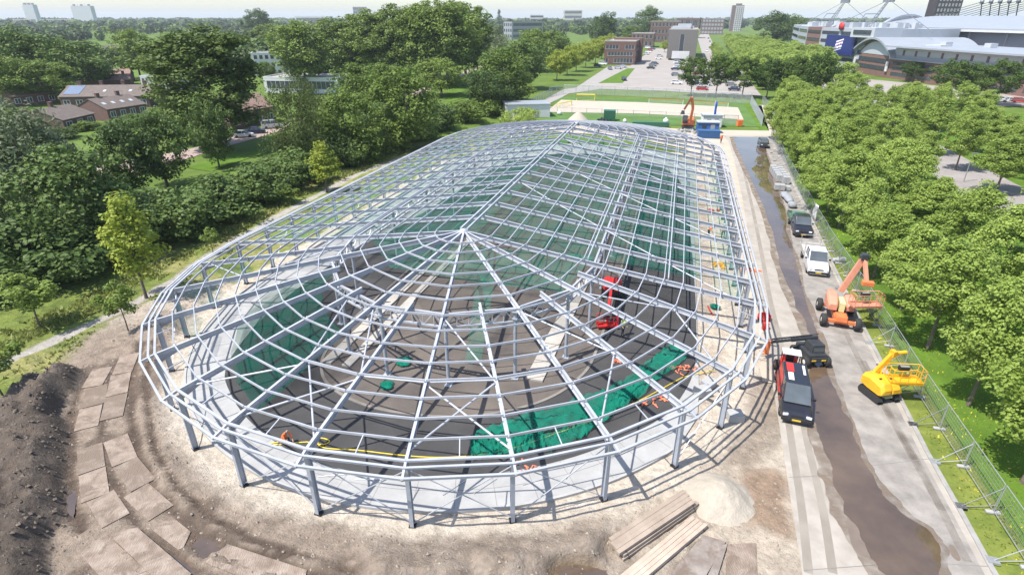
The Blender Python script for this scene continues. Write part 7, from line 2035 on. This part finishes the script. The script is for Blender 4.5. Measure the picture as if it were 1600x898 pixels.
def lane(L, wd_, ln_, lab, z):
    P = [Vector((*p, 0)) for p in L]; tot = [0.0]
    for a_, b_ in zip(P, P[1:]): tot.append(tot[-1] + (b_ - a_).length)
    def at_(s):
        for i in range(len(P) - 1):
            if s <= tot[i + 1]: return P[i].lerp(P[i + 1], (s - tot[i]) / (tot[i + 1] - tot[i]))
        return P[-1]
    k = 0; s = 0.0
    while s + ln_ * .9 < tot[-1]:
        
        if (k + int(z * 1000)) % 4 == 2: s += ln_ * .8; k += 1; continue
        a_, b_ = at_(s), at_(s + ln_ * .97); d_ = (b_ - a_).normalized(); n_ = Vector((-d_.y, d_.x, 0)); j_ = rng.uniform(-.12, .12); d2 = Vector((d_.x + rng.uniform(-.11, .11), d_.y + rng.uniform(-.11, .11), 0)).normalized(); n_ = Vector((-d2.y, d2.x, 0))
        q = [a_ + n_ * (wd_ / 2 + j_), a_ - n_ * (wd_ / 2 - j_), a_ - n_ * (wd_ / 2 - j_) + d2 * ln_ * .97, a_ + n_ * (wd_ / 2 + j_) + d2 * ln_ * .97]
        plate([pix((v.x, v.y, z))[:2] for v in q], 'steel plate on the %s, %s from the grass end' % (lab, ORD[k]), RUST if (k + int(wd_ * 10)) % 3 else RUST2, z); s += ln_; k += 1
lane(LANE_A, 1.3, 2.6, 'outer wheel lane by the soil heap', .19)
lane(LANE_B, 1.3, 2.9, 'inner wheel lane towards the steel columns', .195)
plate([(1020, 930), (1098, 835), (1134, 846), (1085, 930)], 'dark stained steel plate beside the pale timber mat', RUSTD, .08)
plate([(1090, 930), (1128, 852), (1137, 848), (1112, 930)], 'narrow rusty steel plate edge leaning by the brown water', RUSTD, .16)
plate([(1136, 850), (1181, 848), (1184, 930), (1132, 930)], 'pale sand covered plate beside the road', RUST, .08)
# red site box and coils near the road side eave, sign bits
p = g(1193, 500, .05); mb = MB()
for k in range(4): mb.lathe([(.5 + .0 * k, .06 + k * .12), (.56, .12 + k * .12), (.5, .18 + k * .12), (.44, .12 + k * .12), (.5, .06 + k * .12)], n=20)
o = mb.build('hose_coil', REDP); o.location = p; tag(o, 'coil of red hose on the sand outside the road side columns', 'hose')
p = g(1195, 515, .05); mb = MB(); mb.box((0, 0, .35), (.5, .4, .7), taper=.9); o = mb.build('fuel_can', REDP, bevel=.05); o.location = p; tag(o, 'red fuel can standing below the red hose coil', 'can')
mb = MB(); mb.tube([g(1106, 478, .1), g(1110, 486, .1), g(1114, 492, .1)], .07, 6); tag(mb.build('hose', REDP), 'short red hose lying on sand beside the green bundle', 'hose')
for (px, lb) in (((1112, 330), 'scattered red tools on the slab strip under the roof'), ((1125, 416), 'yellow brown bag on the sand strip under the roof'), ((1180, 425), 'orange box outside the road side eave')):
    p = g(*px, .05); mb = MB(); r_ = random.Random(px[0])
    for k in range(8): mb.box((r_.gauss(0, .5), r_.gauss(0, .4), .12), (.5, .16, .2), rz=r_.uniform(0, 3))
    o = mb.build('tool_pile', REDP if px[0] == 1112 else (YELLOW if px[0] == 1125 else ORANGE)); o.location = p; tag(o, lb, 'tools')

# red boom lift inside the hall
p = g(955, 462, .15); rl = thing('boom_lift', 'red boom lift standing on the track under the roof with lowered basket', 'boom lift', (p.x, p.y, .16), -.15); rl.scale = (.85, .85, .85)
mb = MB(); mb.box((0, .3, .7), (1.4, 2.4, .5)); mb.build('chassis', DKG, rl, bevel=.05)
RED2 = mat('lift_red', (.62, .03, .03), rough=.35, var=.1)
for s in (-1, 1):
    mb = MB(); secs = []
    for k in range(8):
        t_ = k / 7; w_ = .4 + .6 * math.sin(PI * (.15 + .7 * t_)); zz = .95 + 1.2 * math.sin(PI * (.2 + .6 * t_)); x0, x1 = s * .18, s * (.18 + .85 * w_); y = -.9 + 2.2 * t_
        secs.append([(x0, y, .95), (x1, y, .95), (x1, y, zz - .3), (s * .18 + (x1 - s * .18) * .6, y, zz), (x0, y, zz)])
    mb.loft(secs); mb.build('engine_cover', RED2, rl, fix=True, bevel=.04)
for (x, y) in ((-.95, -.6), (.95, -.6), (-.95, 1.2), (.95, 1.2)): wheel_at(rl, x, y, .42, .32, RIMW)
il = (Matrix.Translation(rl.location) @ Euler((0, 0, -.15)).to_matrix().to_4x4()).inverted(); q = g(948, 512, .15); bq = (il @ Vector((q.x, q.y, .4))) / .85
mb = MB(); mb.beam((0, .3, 1.9), (bq.x * .75, bq.y * .75, 1.2), .3, .36); mb.beam((bq.x * .7, bq.y * .7, 1.2), (bq.x, bq.y, .6), .2, .22); mb.build('boom', RED2, rl)
basket(rl, bq, 2.0, .9, 1.1, RED2, rot=.2)

# ================================================================== PEOPLE
SKIN = mat('skin', (.48, .29, .21), rough=.6, var=.05)
DEN = mat('work_trousers', (.035, .04, .06), rough=.85, var=.15)
ORV = mat('orange_workwear', (.80, .17, .04), rough=.75, var=.1)
YEV = mat('lime_vest', (.62, .78, .05), rough=.7, var=.05)
GREYT = mat('grey_shirt', (.22, .23, .25), rough=.85, var=.1)
HAIR = mat('hair', (.05, .035, .025), rough=.8, var=.1)
BOOT = mat('boots', (.04, .03, .025), rough=.8, var=.1)
def limb(vs, es, rs, chain, parent):
    for p, r_ in chain:
        vs.append(p); rs.append(r_); es.append((parent, len(vs) - 1)); parent = len(vs) - 1
    return parent
def person(label, px, rz, pose, top, helmet=None, vest=None, group=None, zb=.15):
    p = g(*px, zb); t = thing('person', label, 'person', (p.x, p.y, zb), rz, group)
    vs, es, rs = [], [], []
    if pose == 'stand': pel, chest, neck, head, kn, fts = (0, 0, .95), (0, -.02, 1.35), (0, -.03, 1.50), (0, -.05, 1.66), None, [(-.13, -.05), (.13, .06)]
    elif pose == 'bend': pel, chest, neck, head, kn, fts = (0, .1, .92), (0, -.25, 1.18), (0, -.38, 1.25), (0, -.52, 1.27), None, [(-.15, 0), (.15, .05)]
    else: pel, chest, neck, head, kn, fts = (0, .05, .42), (0, -.18, .78), (0, -.27, .90), (0, -.36, 1.02), True, [(-.12, .35), (.14, -.2)]
    vs.append(pel); rs.append(.155)
    mid_ = tuple((a + b) / 2 for a, b in zip(pel, chest)); ch = limb(vs, es, rs, [(mid_, .15), (chest, .165)], 0)
    nk = limb(vs, es, rs, [(neck, .065)], ch); hd = limb(vs, es, rs, [(tuple(a * .45 + b * .55 for a, b in zip(neck, head)), .085), (head, .105), ((head[0], head[1] + .01, head[2] + .1), .085)], nk)
    H_ = []
    for s in (-1, 1):
        sh = (chest[0] + s * .20, chest[1], chest[2] + .07)
        if pose == 'stand': el, wr = (s * .27, -.02, 1.12), (s * .22, -.20, .95)
        elif pose == 'bend': el, wr = (s * .24, -.42, .92), (s * .16, -.55, .68)
        else: el, wr = (s * .27, -.36, .55), (s * .14, -.55, .32)
        limb(vs, es, rs, [(sh, .068), (el, .052), (wr, .038), (tuple(Vector(wr) + (Vector(wr) - Vector(el)).normalized() * .08), .042)], ch); H_.append((el, wr, s))
        fx, fy = fts[0 if s < 0 else 1]
        if kn: k_ = (s * .14, -.28, .42) if s > 0 else (s * .12, -.12, .08); an = (s * .14, fy, .09)
        else: k_ = ((pel[0] + s * .10 + fx) / 2, (pel[1] + fy) / 2 - .03, .50); an = (fx, fy, .09)
        limb(vs, es, rs, [((pel[0] + s * .10, pel[1], pel[2] - .08), .105), (k_, .068), (an, .045), ((an[0], an[1] - .14, .05), .04)], 0)
    me = bpy.data.meshes.new('body'); me.from_pydata(vs, es, [])
    o = bpy.data.objects.new('body', me); COL.objects.link(o)
    sk = o.modifiers.new('skin', 'SKIN'); sk.use_smooth_shade = True
    for i, d_ in enumerate(me.skin_vertices[0].data): d_.radius = (rs[i], rs[i] * (.8 if i < 3 else 1)); d_.use_root = (i == 0)
    ss = o.modifiers.new('sub', 'SUBSURF'); ss.levels = 1; ss.render_levels = 1
    dg = bpy.context.evaluated_depsgraph_get(); me2 = bpy.data.meshes.new_from_object(o.evaluated_get(dg))
    bpy.data.objects.remove(o)
    me2.materials.clear()
    for m_ in (SKIN, top, DEN, BOOT, HAIR): me2.materials.append(m_)
    nkv, hdv = Vector(neck), Vector(head)
    for po in me2.polygons:
        c_ = Vector(po.center); mi = 1
        if c_.z < .13 and pose != 'kneel' or (pose == 'kneel' and c_.z < .12 and c_.y > .1): mi = 3
        elif (c_ - hdv).length < .17: mi = 4 if (c_.y > hdv.y + .02 or c_.z > hdv.z + .1) else 0
        elif (c_.z < Vector(pel).z + .02 and abs(c_.x) < .3 and c_.y > Vector(pel).y - .36 and not (pose == 'stand' and abs(c_.x) > .2)): mi = 2
        for el, wr, s in H_:
            if (c_ - Vector(wr)).length < .1: mi = 0
        po.material_index = mi
    # fingers and face joined to the same mesh
    bm = bmesh.new(); bm.from_mesh(me2)
    def lump(a, b, r0, r1, mi):
        d_ = (Vector(b) - Vector(a)); x = d_.cross(Vector((0, 0, 1)) if abs(d_.z) < d_.length * .9 else Vector((1, 0, 0))).normalized(); y = x.cross(d_).normalized()
        A_ = [bm.verts.new(Vector(a) + x * r0 * i + y * r0 * j) for i, j in ((-1, -1), (1, -1), (1, 1), (-1, 1))]; B_ = [bm.verts.new(Vector(b) + x * r1 * i + y * r1 * j) for i, j in ((-1, -1), (1, -1), (1, 1), (-1, 1))]
        for f_ in [A_[::-1], B_] + [[A_[k], A_[(k + 1) % 4], B_[(k + 1) % 4], B_[k]] for k in range(4)]: bm.faces.new(f_).material_index = mi
    for el, wr, s in H_:
        el, wr = Vector(el), Vector(wr); d_ = (wr - el).normalized(); x = d_.cross(Vector((0, 0, 1))).normalized(); pb = wr + d_ * .07
        for k in range(4): a_ = pb + x * (k - 1.5) * .02; m2 = a_ + d_ * (.045 - .004 * abs(k - 1.5)); lump(a_, m2, .009, .008, 0); lump(m2, m2 + (d_ * .6 + Vector((0, 0, -.7))).normalized() * .035, .008, .006, 0)
        lump(pb - d_ * .03 + x * .035 * -s, pb + d_ * .02 + x * .065 * -s, .01, .008, 0)
    fd = (hdv - nkv).normalized() if pose != 'stand' else Vector((0, -1, 0)); fdir = Vector((0, -1, 0)) if pose == 'stand' else Vector((0, -.8, -.6))
    lump(hdv + fdir * .085, hdv + fdir * .125 + Vector((0, 0, -.02)), .014, .01, 0)
    for s in (-1, 1): lump(hdv + fdir * .09 + Vector((s * .035, 0, .03)), hdv + fdir * .102 + Vector((s * .035, 0, .03)), .01, .008, 4); lump(hdv + Vector((s * .09, .01, 0)), hdv + Vector((s * .115, .02, .01)), .025, .02, 0)
    lump(hdv + fdir * .088 + Vector((0, 0, -.05)), hdv + fdir * .098 + Vector((0, 0, -.05)), .02, .018, 3)
    bm.to_mesh(me2); bm.free()
    ob = bpy.data.objects.new('body', me2); COL.objects.link(ob); ob.parent = t
    if helmet:
        mb = MB(); mb.lathe([(.15, 0), (.155, .02), (.135, .07), (.10, .125), (.05, .155), (.01, .165)], n=14); mb.box((0, -.13, .01), (.2, .1, .02)); hh_ = mb.build('helmet', helmet, t); hh_.location = (head[0], head[1], head[2] + .07); hh_.rotation_euler = (0 if pose == 'stand' else .5, 0, 0)
    if vest:
        mb = MB(); secs = []
        for k in range(5):
            c_ = Vector(pel).lerp(Vector(chest), k / 4 * 1.12 + .02); a_, b_ = .20 + .035 * (k / 4), .165
            secs.append([tuple(c_ + Vector((a_ * math.cos(q_), b_ * math.sin(q_), 0))) for q_ in [2 * PI * i / 14 for i in range(14)]])
        mb.loft(secs, smooth=True); mb.build('vest', vest, t)
    return t
person('worker in lime yellow vest and white helmet watching beside the red boom lift', (972, 524), .6, 'stand', GREYT, WHITE, YEV)
person('worker in orange jacket kneeling on the slab at the front edge of the asphalt', (445, 692), 1.2, 'kneel', ORV, None, None)
person('worker in orange bending over the sand strip under the roof', (1107, 370), .8, 'bend', ORV, None, None)
person('worker in orange standing upright on the sand strip under the roof', (1129, 372), -.4, 'stand', ORV, WHITE, None)
person('worker in orange standing outside the far end of the hall near the blue container', (1126, 224), .2, 'stand', ORV, None, None)
# lamp posts among the trees
for (px, ty, lb) in (((1505, 285), 240, 'slim grey lamp post beside the grey lane'), ((1462, 225), 190, 'slim grey lamp post farther along the grey lane')):
    p = g(*px); hh = min(8, height_at(p, ty)); t = thing('street_lamp', lb, 'lamp post', (p.x, p.y, 0)); mb = MB(); mb.tube([(0, 0, 0), (0, 0, hh)], [.09, .05], 8); mb.build('pole', GALV, t); mb = MB(); mb.box((.3, 0, hh + .05), (.8, .22, .12)); mb.build('lamp_head', GALV, t)
bpy.context.view_layer.update()
for k_ in PROTO:               # trees never planted
    for pr in PROTO[k_]:
        if not pr[3]:
            for c_ in list(pr[0].children): bpy.data.objects.remove(c_)
            bpy.data.objects.remove(pr[0])
build_haze()
